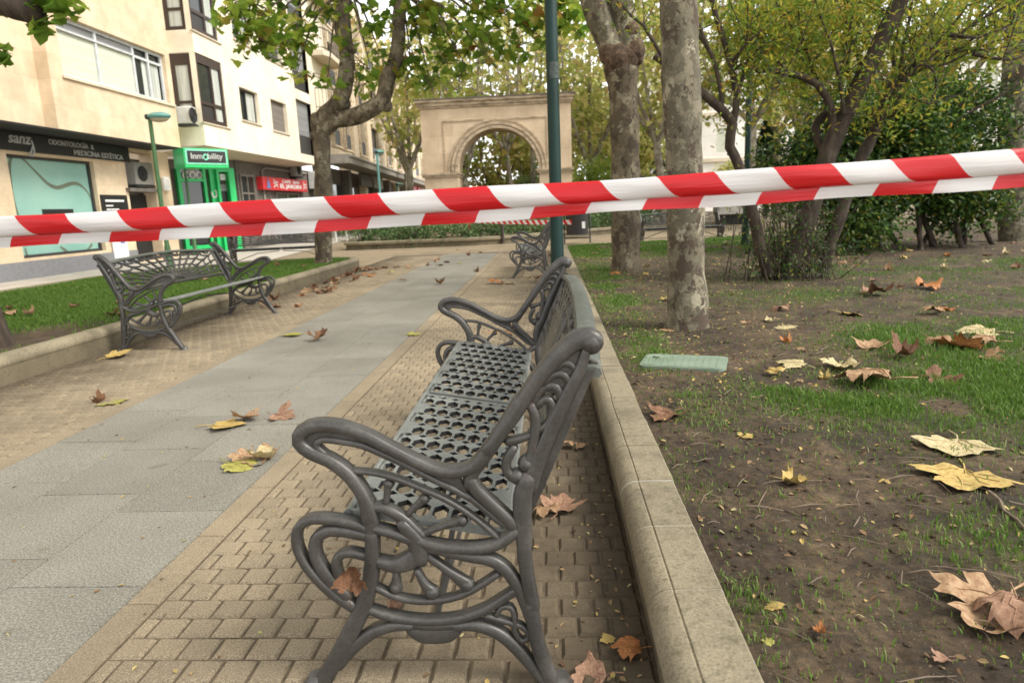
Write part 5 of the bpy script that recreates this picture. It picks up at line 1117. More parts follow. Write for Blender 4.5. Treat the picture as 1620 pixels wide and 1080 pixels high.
for i in range(len(A_) - 1):
    for yy, fl in ((26.0, 0), (26.0 + D_, 1)):
        q = [(inn[i][0], yy, inn[i][1]), (inn[i + 1][0], yy, inn[i + 1][1]), (out[i + 1][0], yy, out[i + 1][1]), (out[i][0], yy, out[i][1])]; b.add(q, [(3, 2, 1, 0) if fl else (0, 1, 2, 3)])
    b.add([(inn[i][0], 26, inn[i][1]), (inn[i + 1][0], 26, inn[i + 1][1]), (inn[i + 1][0], 26 + D_, inn[i + 1][1]), (inn[i][0], 26 + D_, inn[i][1])], [(3, 2, 1, 0)])
b.add([(xl, 26, zc), (xl, 26 + D_, zc), (xl, 26 + D_, zt_), (xl, 26, zt_)], [(0, 3, 2, 1)]); b.add([(xr, 26, zc), (xr, 26 + D_, zc), (xr, 26 + D_, zt_), (xr, 26, zt_)], [(0, 1, 2, 3)])
onarch('arch_body', 'arch_stone', b)
for xa, xb in ((xl, cx - Ri), (cx + Ri, xr)):
    b = MB(); b.b2(xa + .02, xb - .01, 26.02, 26 + D_ - .02, 0, 2.30); onarch('pier', 'arch_stone', b)
    b = MB(); b.b2(xa - .10, xb + .07, 25.9, 26 + D_ + .1, 2.34, 2.418); b.b2(xa - .05, xb + .03, 25.95, 26 + D_ + .05, 2.26, 2.338); onarch('impost', 'arch_trim', b)
def ringm(r0, r1, y0, y1):
    V = []; F = []; N = 30
    for k in range(N + 1):
        a = math.pi * k / N
        for r_, y_ in ((r0, y1), (r0, y0), (r1, y0), (r1, y1)): V.append((cx + r_ * math.cos(a), y_, zc + r_ * math.sin(a)))
    for k in range(N):
        for j in range(3): F.append((k * 4 + j, k * 4 + j + 1, k * 4 + 4 + j + 1, k * 4 + 4 + j))
    return V, F
b = MB(); b.add(*ringm(1.503, 1.60, 25.95, 26.0)); b.add(*ringm(1.64, 1.74, 25.93, 26.0)); b.add(*ringm(1.79, 1.85, 25.955, 26.0)); onarch('archivolt', 'arch_trim', b, True)
b = MB(); zf = 4.22
b.b2(-3.80, .04, 25.965, 26.0, zf, zf + .05); b.b2(-3.80, -3.76, 25.965, 26.0, 2.42, zf); b.b2(0.0, .04, 25.965, 26.0, 2.42, zf); onarch('panel_frame', 'arch_trim', b)
b = MB(); b.b2(xl - .05, xr + .05, 25.94, 26 + D_ + .06, 4.705, 4.78); b.b2(xl - .10, xr + .08, 25.88, 26 + D_ + .12, 4.783, 4.90); b.b2(xl - .17, xr + .13, 25.8, 26 + D_ + .2, 4.903, 4.985); onarch('cornice', 'arch_trim', b)
b = MB(); b.b2(xl - .2, xr + .16, 25.77, 26 + D_ + .23, 4.988, 5.03); onarch('coping', 'arch_cap', b)
# --- white building far right
WB = thing('building', 'white far building with string courses glimpsed between the right-hand trunks', 'building', (24, 64, 0))
b = MB(); holes = [(x, x + 1.4, z, z + 2.0) for x in np.arange(11, 39, 3.6) for z in (1.2, 5.0, 8.8)]
ys = MB(); wall_holes(ys, 0, 8, 44, 0, 14, holes, .3)
ys.v = [(y, 62 - x, z) for x, y, z in ys.v]; ys.f = [tuple(reversed(f_)) for f_ in ys.f]; loc(WB, ys.build('wall', M['white_wall'], None, False))
b = MB(); b.b2(8, 44, 62.31, 75, 0, 13.9); loc(WB, b.build('block', M['white_wall'], None, False))
for z in (4.2, 8.0, 11.8, 13.6): b = MB(); b.b2(7.9, 44.1, 61.8, 61.998, z, z + .3); loc(WB, b.build('string_course', M['soffit'], None, False))
for (x0_, x1_, z0_, z1_) in holes: b = MB(); b.b2(x0_ + .02, x1_ - .02, 62.1, 62.25, z0_ + .02, z1_ - .02); loc(WB, b.build('window', M['blind'], None, False))

# ------------------------------------------------------------------ foliage helpers
PLANE = [(0, 0), (.10, .04), (.30, -.02), (.42, .06), (.36, .14), (.50, .24), (.72, .36), (.58, .40), (.60, .52), (.40, .50), (.26, .48), (.32, .64), (.36, .78), (.24, .76), (.16, .90), (0, 1.08)]
LITE = [(0, 0), (.34, .0), (.38, .14), (.70, .38), (.38, .48), (.34, .74), (0, 1.08)]
def leaf_cloud(name, cen, size, parent, mat, shape='lite', up=0.35, rnd=None, fold=.25, droop=.2):
    n = len(cen); cen = np.asarray(cen)
    if shape == 'lite': half = np.array(LITE); 
    elif shape == 'oval': half = np.array([(0, 0), (.24, .28), (.26, .6), (0, 1.0)])
    elif shape == 'lance': half = np.array([(0, 0), (.15, .35), (.12, .7), (0, 1.0)])
    elif shape == 'needle': half = np.array([(0, 0), (.10, .5), (0, 1.0)])
    else: half = np.array(PLANE)
    k = len(half); R3 = np.zeros((k, 3)); R3[:, :2] = half; R3[:, 2] = np.abs(half[:, 0]) * fold - droop * half[:, 1] ** 2
    L3_ = R3.copy(); L3_[:, 0] *= -1
    T = np.concatenate([R3, L3_[1:-1]], 0); m = len(T)        # shared midrib ends
    f1 = list(range(k)); f2 = [k - 1] + list(range(m - 1, k - 1, -1)) + [0]; f2 = f2[::-1]; f2 = [0] + list(range(k, m)) + [k - 1]; f2 = f2[::-1]
    # orientation: blade normal biased upward, tip direction random
    nrm = rng.normal(0, 1, (n, 3)); nrm[:, 2] = np.abs(nrm[:, 2]) + up * 3; nrm /= np.linalg.norm(nrm, axis=1)[:, None]
    t = rng.normal(0, 1, (n, 3)); t[:, 2] -= .5; t -= nrm * (t * nrm).sum(1)[:, None]; t /= np.linalg.norm(t, axis=1)[:, None]; s_ = np.cross(t, nrm)
    sz = (size * rng.uniform(.65, 1.25, n))[:, None, None] if np.isscalar(size) else np.asarray(size)[:, None, None]
    V = cen[:, None] + sz * (T[None, :, 0:1] * s_[:, None] + (T[None, :, 1:2] - .5) * t[:, None] + T[None, :, 2:3] * nrm[:, None])
    base = (np.arange(n) * m)[:, None]; L = np.concatenate([base + np.array([f1]), base + np.array([f2])], 1).reshape(-1)
    r = rng.random(n) if rnd is None else rnd
    return npmesh(name, V.reshape(-1, 3), L, np.tile([len(f1), len(f2)], n), mat, np.repeat(r, 2), parent)
def in_ell(n, c, r): 
    v = rng.normal(0, 1, (n, 3)); v /= np.linalg.norm(v, axis=1)[:, None]; return np.asarray(c) + v * (rng.random(n) ** (1 / 2.4))[:, None] * np.asarray(r)
def clumpy(n, c, r, k=14, cr=.3):
    """leaves gathered in k clumps inside an ellipsoid, so the outline is uneven and gaps show"""
    cc = in_ell(k, c, np.asarray(r) * .85); sz = rng.uniform(.5, 1.3, k) * cr; w_ = sz ** 2; pick = rng.choice(k, n, p=w_ / w_.sum())
    return cc[pick] + rng.normal(0, .5, (n, 3)) * sz[pick][:, None] * np.array([1, 1, .8]), pick
def limb(b, pts, r0, r1, n=10, knob=0.0, step=.18):
    P = spline(pts, step); L = len(P); rad = [(r0 + (r1 - r0) * i / (L - 1)) * (1 + knob * (vnoise(i * .7, r0 * 90) - .5)) for i in range(L)]
    P = [p + rng.normal(0, knob * .035, 3) * (0 < i < L - 1) for i, p in enumerate(P)]; b.tube(P, rad, n); return P
def tree(name, lab, pos, group=None, cat='tree'): return thing(name, lab, cat, pos, 0, group)
def tpart(root, nm, mat, mb, ang=70): return loc(root, mb.build(nm, mat, None, True, ang))
def tleaf(root, *a, **k): return loc(root, leaf_cloud(*a, **k))
def sprigs(b, frm, tips, r0=.02):
    for t in tips: 
        p, q = np.asarray(frm, float), np.asarray(t, float); mid = (p + q) / 2 + rng.normal(0, .12, 3) + np.array([0, 0, .08]); limb(b, [p, mid, q], r0, .005, 5, step=.25)

# ------------------------------------------------------------------ big plane trees
def AT(*a): return [at(x, y, Y) for x, y, Y in a]
# straight flaky trunk close on the right
t = tree('plane_tree', 'nearest straight plane tree trunk with grey and olive flaking bark, right of the lamp post', (1.02, 5.1, .12), 'plane trees')
b = MB(); P = [(1.005, 5.1, .05)] + [tuple(at(x, y, 5.1)) for x, y in ((1088, 500), (1085, 380), (1082, 250), (1077, 120), (1073, 0))] + [(.86, 5.1, 3.4), (.84, 5.15, 4.6), (.8, 5.2, 6.0)]
Sp = spline(P, .1); L = len(Sp); rad = [max(.06, (.195 if i < 1 else .168 if i < 2 else .148 if i < 5 else .134) - .008 * (i / L) + .005 * math.sin(i * .9) + .004 * math.sin(i * 2.3)) for i in range(L)]; b.tube(Sp, rad, 22)
tpart(t, 'trunk', M['plane_bark'], b)
b = MB(); fork = (.8, 5.2, 5.9); ends = [(.2, 4.6, 8.5), (2.2, 5.8, 8.6), (-.4, 6.6, 8.2), (1.5, 3.8, 8.8)]
for e in ends: limb(b, [fork, (np.array(fork) + e) / 2 + np.array([0, 0, -.2]), e], .1, .04, 8)
tpart(t, 'limbs', M['plane_bark'], b)
C_ = np.concatenate([clumpy(240, e, (1.3, 1.3, 1.0), 10, .7)[0] for e in ends]); tleaf(t, 'crown', C_, .17, None, M['plane_leaf'])
# pollarded trunk with burl
t = tree('plane_tree', 'pollarded plane tree with two thick limbs rising from a reddish burl', (1.04, 9.6, .12), 'plane trees')
Y_ = 9.6
b = MB(); P = [(1.05, Y_, .05)] + AT((990, 424, Y_), (990, 380, Y_), (990, 300, Y_), (988, 200, Y_), (984, 120, Y_), (981, 95, Y_)); Sp = spline(P, .12); L = len(Sp); rad = [(.255, .235, .215)[i] if i < 3 else .2 - .012 * i / L + .008 * math.sin(i * 1.3) + (.03 if i > L - 4 else 0) for i in range(L)]; b.tube(Sp, rad, 20); tpart(t, 'trunk', M['plane_bark_brown'], b)
b = MB()
limb(b, AT((978, 100, Y_), (965, 70, Y_), (948, 30, Y_), (935, -10, Y_), (915, -70, Y_)) + [(0.1, 9.6, 5.6)], .185, .13, 16, .12); limb(b, AT((988, 105, Y_), (993, 60, Y_), (985, 20, Y_), (974, -20, Y_), (968, -90, Y_)) + [(.9, 9.7, 5.8)], .19, .12, 16, .12)
tpart(t, 'limbs', M['plane_bark'], b)
b = MB()
for (x, y, r) in ((965, 85, .15), (978, 95, .2), (1003, 80, .15), (996, 48, .13), (992, 92, .17), (1008, 92, .09), (960, 70, .09), (968, 110, .11), (985, 112, .16)):
    c = at(x, y, Y_ - .07); b.ball(c, r, 12, (1, .9, 1.1))
tpart(t, 'burl', M['burl'], b)
ends = [(-.3, 9.3, 6.8), (.9, 9.8, 7.2), (0.2, 10.6, 6.6), (1.6, 9.4, 6.6)]
C_ = np.concatenate([clumpy(240, e, (1.4, 1.4, 1.0), 10, .7)[0] for e in ends]); tleaf(t, 'crown', C_, .17, None, M['plane_leaf'])
# forked tree on the left
Y_ = 12.7
t = tree('plane_tree', 'forked plane tree at the end of the left lawn with a green hanging crown', (-4.26, Y_, .17), 'plane trees')
b = MB(); P = [(-4.28, Y_, .1)] + AT((512, 405, Y_), (511, 350, Y_), (511, 290, Y_), (509, 230, Y_), (507, 195, Y_)); Sp = spline(P, .15); rad = [.19, .17] + [.152 + .008 * math.sin(i * 1.1) for i in range(len(Sp) - 4)] + [.165, .18]; b.tube(Sp, rad, 18)
limb(b, AT((507, 205, Y_), (518, 180, Y_ - .05), (537, 160, Y_ - .1), (548, 120, Y_ - .1), (547, 75, Y_), (540, 40, Y_), (545, 0, Y_), (552, -50, Y_)) + [(-3.3, 12.6, 6.4)], .165, .085, 14, .18)
limb(b, AT((508, 208, Y_), (530, 190, Y_ - .05), (562, 184, Y_ - .1), (590, 172, Y_ - .15), (608, 155, Y_ - .2), (612, 125, Y_ - .2), (626, 95, Y_ - .2), (631, 50, Y_ - .1), (632, 0, Y_), (630, -60, Y_)) + [(-2.5, 12.8, 6.4)], .165, .08, 14, .18)
for (x, y, r) in ((503, 190, .15), (556, 78, .1), (498, 215, .1), (612, 168, .11), (545, 165, .12), (515, 185, .18)): b.ball(at(x, y, Y_ - .05), r, 10)
tpart(t, 'trunk', M['plane_bark_brown'], b)
CL = [ # hanging clusters: px, py, depth, radius (m), leaves
 (395, 20, 12.2, .55, 120), (430, 45, 12.2, .5, 110), (385, 60, 12.0, .28, 40), (460, 75, 12.2, .42, 85), (470, 115, 12.3, .32, 34), (430, 80, 12.1, .25, 32), (490, 45, 12.5, .45, 45), (400, -25, 12.2, .7, 130), (470, -20, 12.4, .7, 130),
 (355, 25, 12.0, .3, 35), (520, 20, 12.6, .35, 45), (575, 60, 12.6, .5, 30), (590, 20, 12.6, .55, 50), (585, 110, 12.8, .38, 22), (565, 140, 12.8, .28, 16), (520, 130, 12.3, .22, 22), (600, 90, 13.0, .4, 24), (655, 40, 12.6, .55, 110), (650, 100, 12.6, .45, 65), (640, 130, 12.6, .3, 34), (690, 30, 12.5, .6, 120), (720, 70, 12.4, .5, 80),
 (700, 100, 12.4, .35, 42), (680, 135, 12.4, .25, 24), (745, 20, 12.2, .6, 120), (770, 60, 12.0, .45, 75), (800, 20, 12.0, .6, 130), (840, 40, 12.0, .5, 95), (815, 75, 12.0, .35, 42), (850, 65, 12, .3, 38), (900, 40, 12, .4, 45), (890, 10, 12, .5, 75), (560, -40, 12.6, .9, 90), (650, -40, 12.6, .9, 180), (740, -40, 12.2, .9, 180), (830, -40, 12.0, .9, 180), (770, 100, 12.0, .22, 16), (735, 110, 12.2, .22, 16)]
pts = []; b = MB()
for x, y, Yd, r, n in CL:
    c = at(x, y, Yd); q, pk = clumpy(n, c, (r, r * 1.1, r * .75), max(4, int(n / 9)), .24); pts.append(q)
for root_px, sel in (((545, -10), CL[:11] + CL[11:17]), ((632, -10), CL[17:])):
    o = at(*root_px, Y_)
    for x, y, Yd, r, n in sel: 
        c = at(x, y, Yd); m_ = (o + c) / 2 + np.array([0, 0, .35]); limb(b, [o, m_, c + np.array([0, 0, .1])], .035, .008, 6, step=.3); sprigs(b, c, in_ell(4, c, (r * .8,) * 3), .008)
tpart(t, 'branches', M['plane_bark_brown'], b); P_ = np.concatenate(pts); P_ = P_[rng.random(len(P_)) < .66]; top = np.concatenate([clumpy(170, e, (1.6, 1.6, 1.0), 9, .8)[0] for e in ((-3.6, 12.6, 7.0), (-2.4, 12.9, 7.2), (-1.0, 12.4, 6.8), (-4.8, 12.4, 6.6))])
tleaf(t, 'crown', np.concatenate([P_, top]), .155, None, M['plane_leaf'], up=.2)
# leaning trunk at the left edge with the sawn limb
t = tree('plane_tree', 'trunk at the left edge of the view with a sawn off dark limb above', (-4.6, 5.05, .17), 'plane trees')
b = MB(); Sp = spline([(-4.58, 5.05, .1), (-4.60, 5.05, .5), (-4.64, 5.0, 1.4), (-4.68, 4.95, 2.3), (-4.72, 4.9, 3.4), (-4.8, 4.9, 5.4)], .15); b.tube(Sp, [.30, .26, .235] + [.215] * (len(Sp) - 3), 18)
A_ = at(-60, -30, 4.75); limb(b, [(-4.66, 4.95, 2.05), tuple(A_), tuple(at(0, 0, 4.7)), tuple(at(48, 16, 4.7))], .13, .085, 12, .1); b.ball(at(50, 17, 4.7), .088, 12)
tpart(t, 'trunk', M['dark_bark'], b)
pts = np.concatenate([in_ell(n, at(x, y, Yd), (r,) * 3) for x, y, Yd, r, n in ((84, 12, 4.7, .13, 26), (62, 42, 4.7, .06, 9), (4, 80, 4.7, .05, 4), (8, 92, 4.7, .06, 6), (95, -10, 4.7, .15, 20), (3, 20, 4.7, .03, 3))] + [clumpy(500, (-4.4, 4.8, 6.6), (1.6, 1.6, 1.0), 12, .8)[0]])
tleaf(t, 'crown', pts, .10, None, M['plane_leaf'], rnd=rng.random(len(pts)) * .8)
# trunk at the far right
t = tree('plane_tree', 'pale mottled plane trunk at the right edge behind the dark bush', (8.2, 12.6, .1), 'plane trees')
b = MB(); b.tube(spline([tuple(at(1604, 395, 12.6))] + AT((1604, 368, 12.6), (1602, 300, 12.6), (1604, 200, 12.6), (1612, 100, 12.6), (1622, 0, 12.6), (1635, -100, 12.6)) + [(8.6, 12.6, 8.5)], .2), .235, 16); tpart(t, 'trunk', M['plane_bark'], b)
q = np.concatenate([clumpy(500, e, (2, 2, 1.4), 12, .9)[0] for e in ((8.2, 12.4, 8), (9.6, 13, 8), (7.6, 13.5, 9))]); tleaf(t, 'crown', q, .19, None, M['mixed_leaf'])

# ------------------------------------------------------------------ multi-stemmed shrub tree
Y_ = 8.0
t = tree('shrub_tree', 'many stemmed small tree with arching branches and yellow green leaves in the soil bed', (2.72, Y_, .13), None)
b = MB(); tips = []
def stem(pts, r0, r1, n=9, knob=.15): return limb(b, [at(*p) for p in pts], r0, r1, n, knob, .14)
S1 = stem([(1216, 437, 7.95), (1203, 390, 7.95), (1192, 335, 7.95), (1172, 270, 7.95), (1155, 230, 7.95), (1160, 195, 7.95)], .07, .05)
stem([(1160, 195, 7.95), (1140, 172, 7.9), (1108, 146, 7.85), (1085, 125, 7.9), (1035, 88, 7.9)], .055, .04); stem([(1160, 195, 7.95), (1166, 150, 7.95), (1151, 85, 8), (1128, 0, 8), (1110, -80, 8.1)], .04, .025); stem([(1142, 172, 7.9), (1138, 130, 7.9), (1126, 90, 7.9), (1100, 25, 8), (1085, -40, 8)], .026, .015)
S2 = stem([(1245, 440, 8.0), (1258, 390, 8.0), (1283, 330, 8.0), (1302, 270, 8.0), (1318, 220, 8.0), (1342, 172, 8.0), (1362, 130, 8.0), (1382, 90, 8.0), (1404, 40, 8.0), (1428, -10, 8.0), (1450, -90, 8.0)], .10, .085, 12)
S3 = stem([(1300, 432, 8.05), (1310, 400, 8.05), (1337, 318, 8.05), (1360, 256, 8.05), (1386, 205, 8.05), (1402, 160, 8.05), (1415, 130, 8.0)], .076, .055, 10)
stem([(1256, 425, 8.1), (1262, 405, 8.1), (1268, 370, 8.15), (1290, 320, 8.2), (1300, 240, 8.2)], .05, .03)
stem([(1318, 222, 8.0), (1316, 175, 7.95), (1293, 134, 7.9), (1240, 114, 7.9), (1200, 112, 7.9)], .05, .028); stem([(1310, 250, 8.1), (1290, 215, 8.2), (1295, 190, 8.2), (1320, 170, 8.2)], .05, .04)
BR = [[(1340, 176), (1330, 140), (1335, 90), (1350, 20)], [(1335, 180), (1325, 120), (1310, 60), (1290, 0)], [(1293, 134), (1280, 90), (1250, 40), (1225, 0)], [(1240, 114), (1215, 70), (1190, 30), (1170, -20)], [(1200, 112), (1170, 105), (1150, 120)], [(1300, 150), (1270, 60), (1262, 0)],
      [(1384, 90), (1395, 60), (1420, 20), (1450, -20)], [(1402, 160), (1428, 128), (1470, 105), (1520, 82), (1570, 78), (1625, 65)], [(1402, 165), (1440, 118), (1490, 75), (1545, 35), (1600, 5), (1640, -10)], [(1412, 140), (1450, 110), (1500, 100), (1545, 78), (1620, 50)], [(1415, 135), (1450, 95), (1500, 50), (1530, 10)], [(1400, 160), (1430, 105), (1470, 60), (1500, 0)],
      [(1402, 158), (1425, 130), (1460, 100), (1478, 115), (1480, 140)], [(1385, 206), (1410, 185), (1420, 170)], [(1398, 165), (1430, 152), (1470, 165)], [(1480, 95), (1530, 70), (1560, 45), (1620, 25)], [(1540, 85), (1585, 95), (1630, 85)], [(1425, 120), (1430, 70), (1440, 20), (1445, -30)], [(1418, 130), (1415, 80), (1425, 30), (1430, -30)],
      [(1245, 113), (1215, 150), (1195, 185)], [(1166, 150), (1180, 100), (1215, 60)], [(1155, 100), (1180, 70), (1230, 30)], [(1500, 55), (1550, 60), (1600, 40)], [(1350, 150), (1340, 100), (1352, 50), (1340, 0)], [(1370, 115), (1350, 70), (1330, 20)], [(1540, 40), (1580, -5), (1620, -30)], [(1128, 90), (1100, 50), (1070, 10)], [(1060, 105), (1030, 60), (985, 10), (955, -20)]]
allp = []
for k, br in enumerate(BR):
    dz = rng.normal(0, .25, len(br)).cumsum() * .6; P = limb(b, [at(x, y, 8.0 + d) for (x, y), d in zip(br, dz)], .024, .007, 6, .2, .15); allp += P[1:]
    for _ in range(5):
        o = P[rng.integers(1, len(P))]; e = o + np.array([rng.normal(0, .35), rng.normal(0, .35), rng.uniform(.1, .7)]); allp += limb(b, [o, (o + e) / 2 + rng.normal(0, .06, 3), e], .007, .003, 4, 0, .2)
tpart(t, 'stems', M['dark_bark'], b)
b = MB()
for _ in range(90):   # thin suckers round the base
    o = np.array([2.72 + rng.normal(0, .22), 8.0 + rng.normal(0, .15), .13]); e = o + np.array([rng.normal(.05, .22), rng.normal(0, .18), rng.uniform(.35, 1.05)]); limb(b, [o, (o + e) / 2 + rng.normal(0, .03, 3), e], .007, .003, 4, 0, .3)
tpart(t, 'suckers', M['dark_bark'], b)
allp = np.array(allp); n = 15000; c = allp[rng.integers(0, len(allp), n)] + rng.normal(0, .11, (n, 3))
ex_ = [clumpy(nn, at(x, y, Yd), (r * 1.2, r, r * .9), 12, .3)[0] for x, y, Yd, r, nn in ((1220, 60, 8.2, .75, 2200), (1290, 40, 8.2, .7, 2000), (1180, 20, 8.2, .7, 1700), (1240, 110, 8.3, .5, 1100), (1310, 120, 8.4, .5, 900), (1180, 130, 8.3, .4, 500), (1130, 60, 8.3, .5, 600), (1350, 20, 8.4, .6, 1000), (1480, 30, 8.6, .8, 1100), (1560, 20, 8.6, .8, 1100), (1300, -60, 8.2, 1.2, 1800), (1480, -60, 8.4, 1.2, 1800), (1250, 190, 8.8, .35, 420), (1380, 160, 8.6, .4, 500), (1160, 190, 8.2, .25, 160), (1170, 300, 8.1, .15, 70))]
c = np.concatenate([c] + ex_); k_ = rng.random(len(c)) < .62; tleaf(t, 'crown', c[k_], .064, None, M['shrub_leaf'], shape='lance', up=.1, fold=.1)
n = 2600; c = np.stack([2.75 + rng.normal(0, .34, n), 8.1 + rng.normal(0, .25, n), .2 + np.abs(rng.normal(0, .5, n))], 1); tleaf(t, 'sucker_leaves', c, .055, None, M['bush_leaf'], shape='lance', up=.1, fold=.1)
# ------------------------------------------------------------------ dark evergreen bush behind
t = tree('evergreen_bush', 'broad dark evergreen bush with drooping skirts behind the shrub tree', (6.2, 12.2, .1), None, 'bush')
b = MB()
for _ in range(16):
    o = np.array([6.2 + rng.normal(0, .8), 12.4 + rng.normal(0, .5), .05]); e = np.array([6.2 + np.clip(rng.normal(0, 1.2), -1.6, 1.3), 12.3 + np.clip(rng.normal(0, .7), -.7, .9), rng.uniform(1.5, 3.0)]); limb(b, [o, (o + e) / 2 + np.array([rng.normal(0, .3), 0, .3]), e], .05, .015, 6, .2)
tpart(t, 'stems', M['dark_bark'], b)
pts = []
def shell(n, c, r, lo=.72):
    v = rng.normal(0, 1, (n, 3)); v /= np.linalg.norm(v, axis=1)[:, None]; return np.asarray(c) + v * rng.uniform(lo, 1.04, n)[:, None] * np.asarray(r)
for x, y, Yd, r, n in ((1270, 245, 12.6, .9, 3000), (1330, 230, 12.2, 1.0, 4200), (1400, 230, 12.0, 1.15, 5200), (1465, 215, 12.0, 1.1, 5400), (1515, 240, 12.0, 1.0, 4600), (1440, 180, 12.6, .9, 2800), (1520, 185, 12.6, .9, 2800), (1240, 300, 12.8, .6, 1500), (1350, 300, 11.6, .8, 3000), (1450, 290, 11.6, .9, 3200), (1520, 310, 11.8, .6, 2200), (1370, 345, 11.2, .45, 1500), (1350, 365, 11.2, .3, 700), (1500, 330, 12.2, .5, 900), (1300, 190, 12.8, .6, 1100), (1400, 150, 13.0, .7, 1100), (1540, 180, 13, .6, 900)):
    pts.append(clumpy(n, at(x, y, Yd), (r, r, r * .75), 16, .42)[0])
c = np.concatenate(pts); tleaf(t, 'foliage', c, .085, None, M['bush_leaf'], shape='oval', up=.2)

# ------------------------------------------------------------------ background trees
def bgtree(lab, x, y, H, fork, r, leafmat, n, bark='pale_bark', lean=(0, 0), spread=2.2, size=.22, limbs=5, group='trees beyond the arch and paving', name='park_tree', low=0.0, tw=.42):
    t = thing(name, lab, 'tree', (x, y, -.02), 0, group); b = MB(); base = np.array([x, y, -.05]); top = np.array([x + lean[0] * fork, y + lean[1] * fork, fork])
    limb(b, [base, base + (top - base) * .5 + np.array([rng.normal(0, .08), 0, 0]), top], r, r * .75, 10, .12, .5); pts = []
    for k in range(limbs):
        a = 2 * math.pi * (k + rng.random() * .6) / limbs; sp = spread * rng.uniform(.5, 1.0)
        e = np.array([x + lean[0] * H * .8 + math.cos(a) * sp, y + math.sin(a) * sp, H * rng.uniform(.78, 1.0)]); m_ = top + (e - top) * .45 + np.array([math.cos(a), math.sin(a), 0]) * sp * .22
        P = limb(b, [top, m_, e], r * .5, .03, 7, .15, .5); pts += P[len(P) // 3:]
        for q in range(6):
            o = P[rng.integers(1, len(P))]; e2 = o + np.array([rng.normal(0, spread * .33), rng.normal(0, spread * .33), rng.uniform(.2, H * .22)]); P2 = limb(b, [o, (o + e2) / 2 + rng.normal(0, .1, 3), e2], .03, .01, 5, .1, .4); pts += P2
    loc(t, b.build('trunk', M[bark], None, True, 70))
    pts = np.array(pts); pts = pts[pts[:, 2] > low] if low else pts
    k = rng.random(len(pts)) < .75; pts = pts[k] if k.sum() > 4 else pts
    c = pts[rng.integers(0, len(pts), n)] + rng.normal(0, tw, (n, 3)); loc(t, leaf_cloud('crown', c, size, None, M[leafmat], shape='lite', up=.15)); return t
BT = [ # x, y, H, fork height, trunk radius, material, leaves, lean, spread, label
 (-3.7, 31.5, 8.5, 2.4, .2, 'mixed_leaf', 700, (-.02, 0), 2.0, 'leaning pale tree seen through the left part of the arch opening'),
 (-1.95, 34, 9.5, 3.6, .14, 'autumn_leaf', 700, (0, 0), 2.0, 'slim straight tree seen in the middle of the arch opening'),
 (-6.6, 33, 10, 3, .2, 'autumn_leaf', 1900, (.03, 0), 2.4, 'thin yellow tree rising above the left end of the arch'),
 (-4.9, 38, 12, 4.5, .2, 'autumn_leaf', 1900, (0, 0), 2.6, 'tall autumn tree with upright branches above the arch, left of its middle'),
 (-.8, 38, 12, 4.8, .2, 'autumn_leaf', 1900, (.02, 0), 2.6, 'tall autumn tree with upright branches above the right half of the arch'),
 (1.9, 32, 9.5, 2.6, .2, 'autumn_leaf', 2400, (0, 0), 2.3, 'yellow green tree beside the right end of the arch'),
 (2.6, 40, 12, 3, .22, 'mixed_leaf', 2400, (0, 0), 2.8, 'tall mixed green tree behind the right end of the arch'),
 (-9.5, 46, 12, 3.5, .2, 'autumn_leaf', 1900, (.05, 0), 2.4, 'far pale autumn tree by the end of the stone apartment block'),
 (4.6, 27.5, 10, 3.2, .2, 'autumn_leaf', 2200, (-.12, 0), 2.6, 'pale forked tree leaning left between the two right hand plane trunks'),
 (6.0, 30, 11, 4, .2, 'autumn_leaf', 2000, (0, 0), 2.6, 'pale straight tree just right of the nearest plane trunk'),
 (7.3, 26, 9.5, 3.6, .19, 'mixed_leaf', 1900, (.03, 0), 2.4, 'grey trunk with brown hanging leaves beyond the stone block seat'),
 (9.3, 27, 10, 4.2, .2, 'autumn_leaf', 2000, (.10, 0), 2.6, 'pale tree leaning right behind the right lamp post'),
 (9.9, 30, 11, 3.6, .2, 'autumn_leaf', 2000, (.14, 0), 2.6, 'second pale leaning tree behind the right lamp post'),
 (12.5, 24, 10, 3, .2, 'mixed_leaf', 2600, (0, 0), 3.0, 'full green and yellow tree behind the evergreen bush, its left side'),
 (15.8, 22, 10, 3, .2, 'autumn_leaf', 2800, (0, 0), 3.0, 'yellow tree behind the evergreen bush, its right side'),
 (19.5, 26, 11, 3, .2, 'autumn_leaf', 2600, (0, 0), 3.2, 'yellow tree far behind the right edge of the evergreen bush'),
 (11.5, 36, 13, 4, .22, 'autumn_leaf', 2600, (0, 0), 3.2, 'tall yellow tree before the white far building, left of the pair'),
 (16.5, 36, 13, 4, .22, 'mixed_leaf', 2600, (0, 0), 3.2, 'tall yellow green tree before the white far building, right of the pair'),
 (23.5, 32, 12, 3, .22, 'mixed_leaf', 2600, (0, 0), 3.2, 'rightmost far green tree behind the bush'),
 (-3.2, 41, 7.5, 1.2, .16, 'autumn_leaf', 4500, (0, 0), 2.4, 'low leafy tree filling the left of the arch opening'),
 (-.6, 42, 7.5, 1.0, .16, 'autumn_leaf', 4500, (0, 0), 2.4, 'low leafy yellow tree filling the right of the arch opening'),
 (3.6, 36, 7, 1.2, .16, 'autumn_leaf', 4600, (0, 0), 2.4, 'low yellow tree between the feathery shrub and the nearest plane trunk'),
 (-2.8, 50, 14, 3.5, .22, 'autumn_leaf', 2300, (0, 0), 3.2, 'far yellow tree on the axis of the arch'),
 (2.0, 52, 14, 3.5, .22, 'autumn_leaf', 2300, (0, 0), 3.2, 'far yellow tree behind the right pier of the arch'),
 (7.5, 48, 14, 3.5, .22, 'autumn_leaf', 2300, (0, 0), 3.4, 'far yellow tree between the right hand plane trunks'),
]
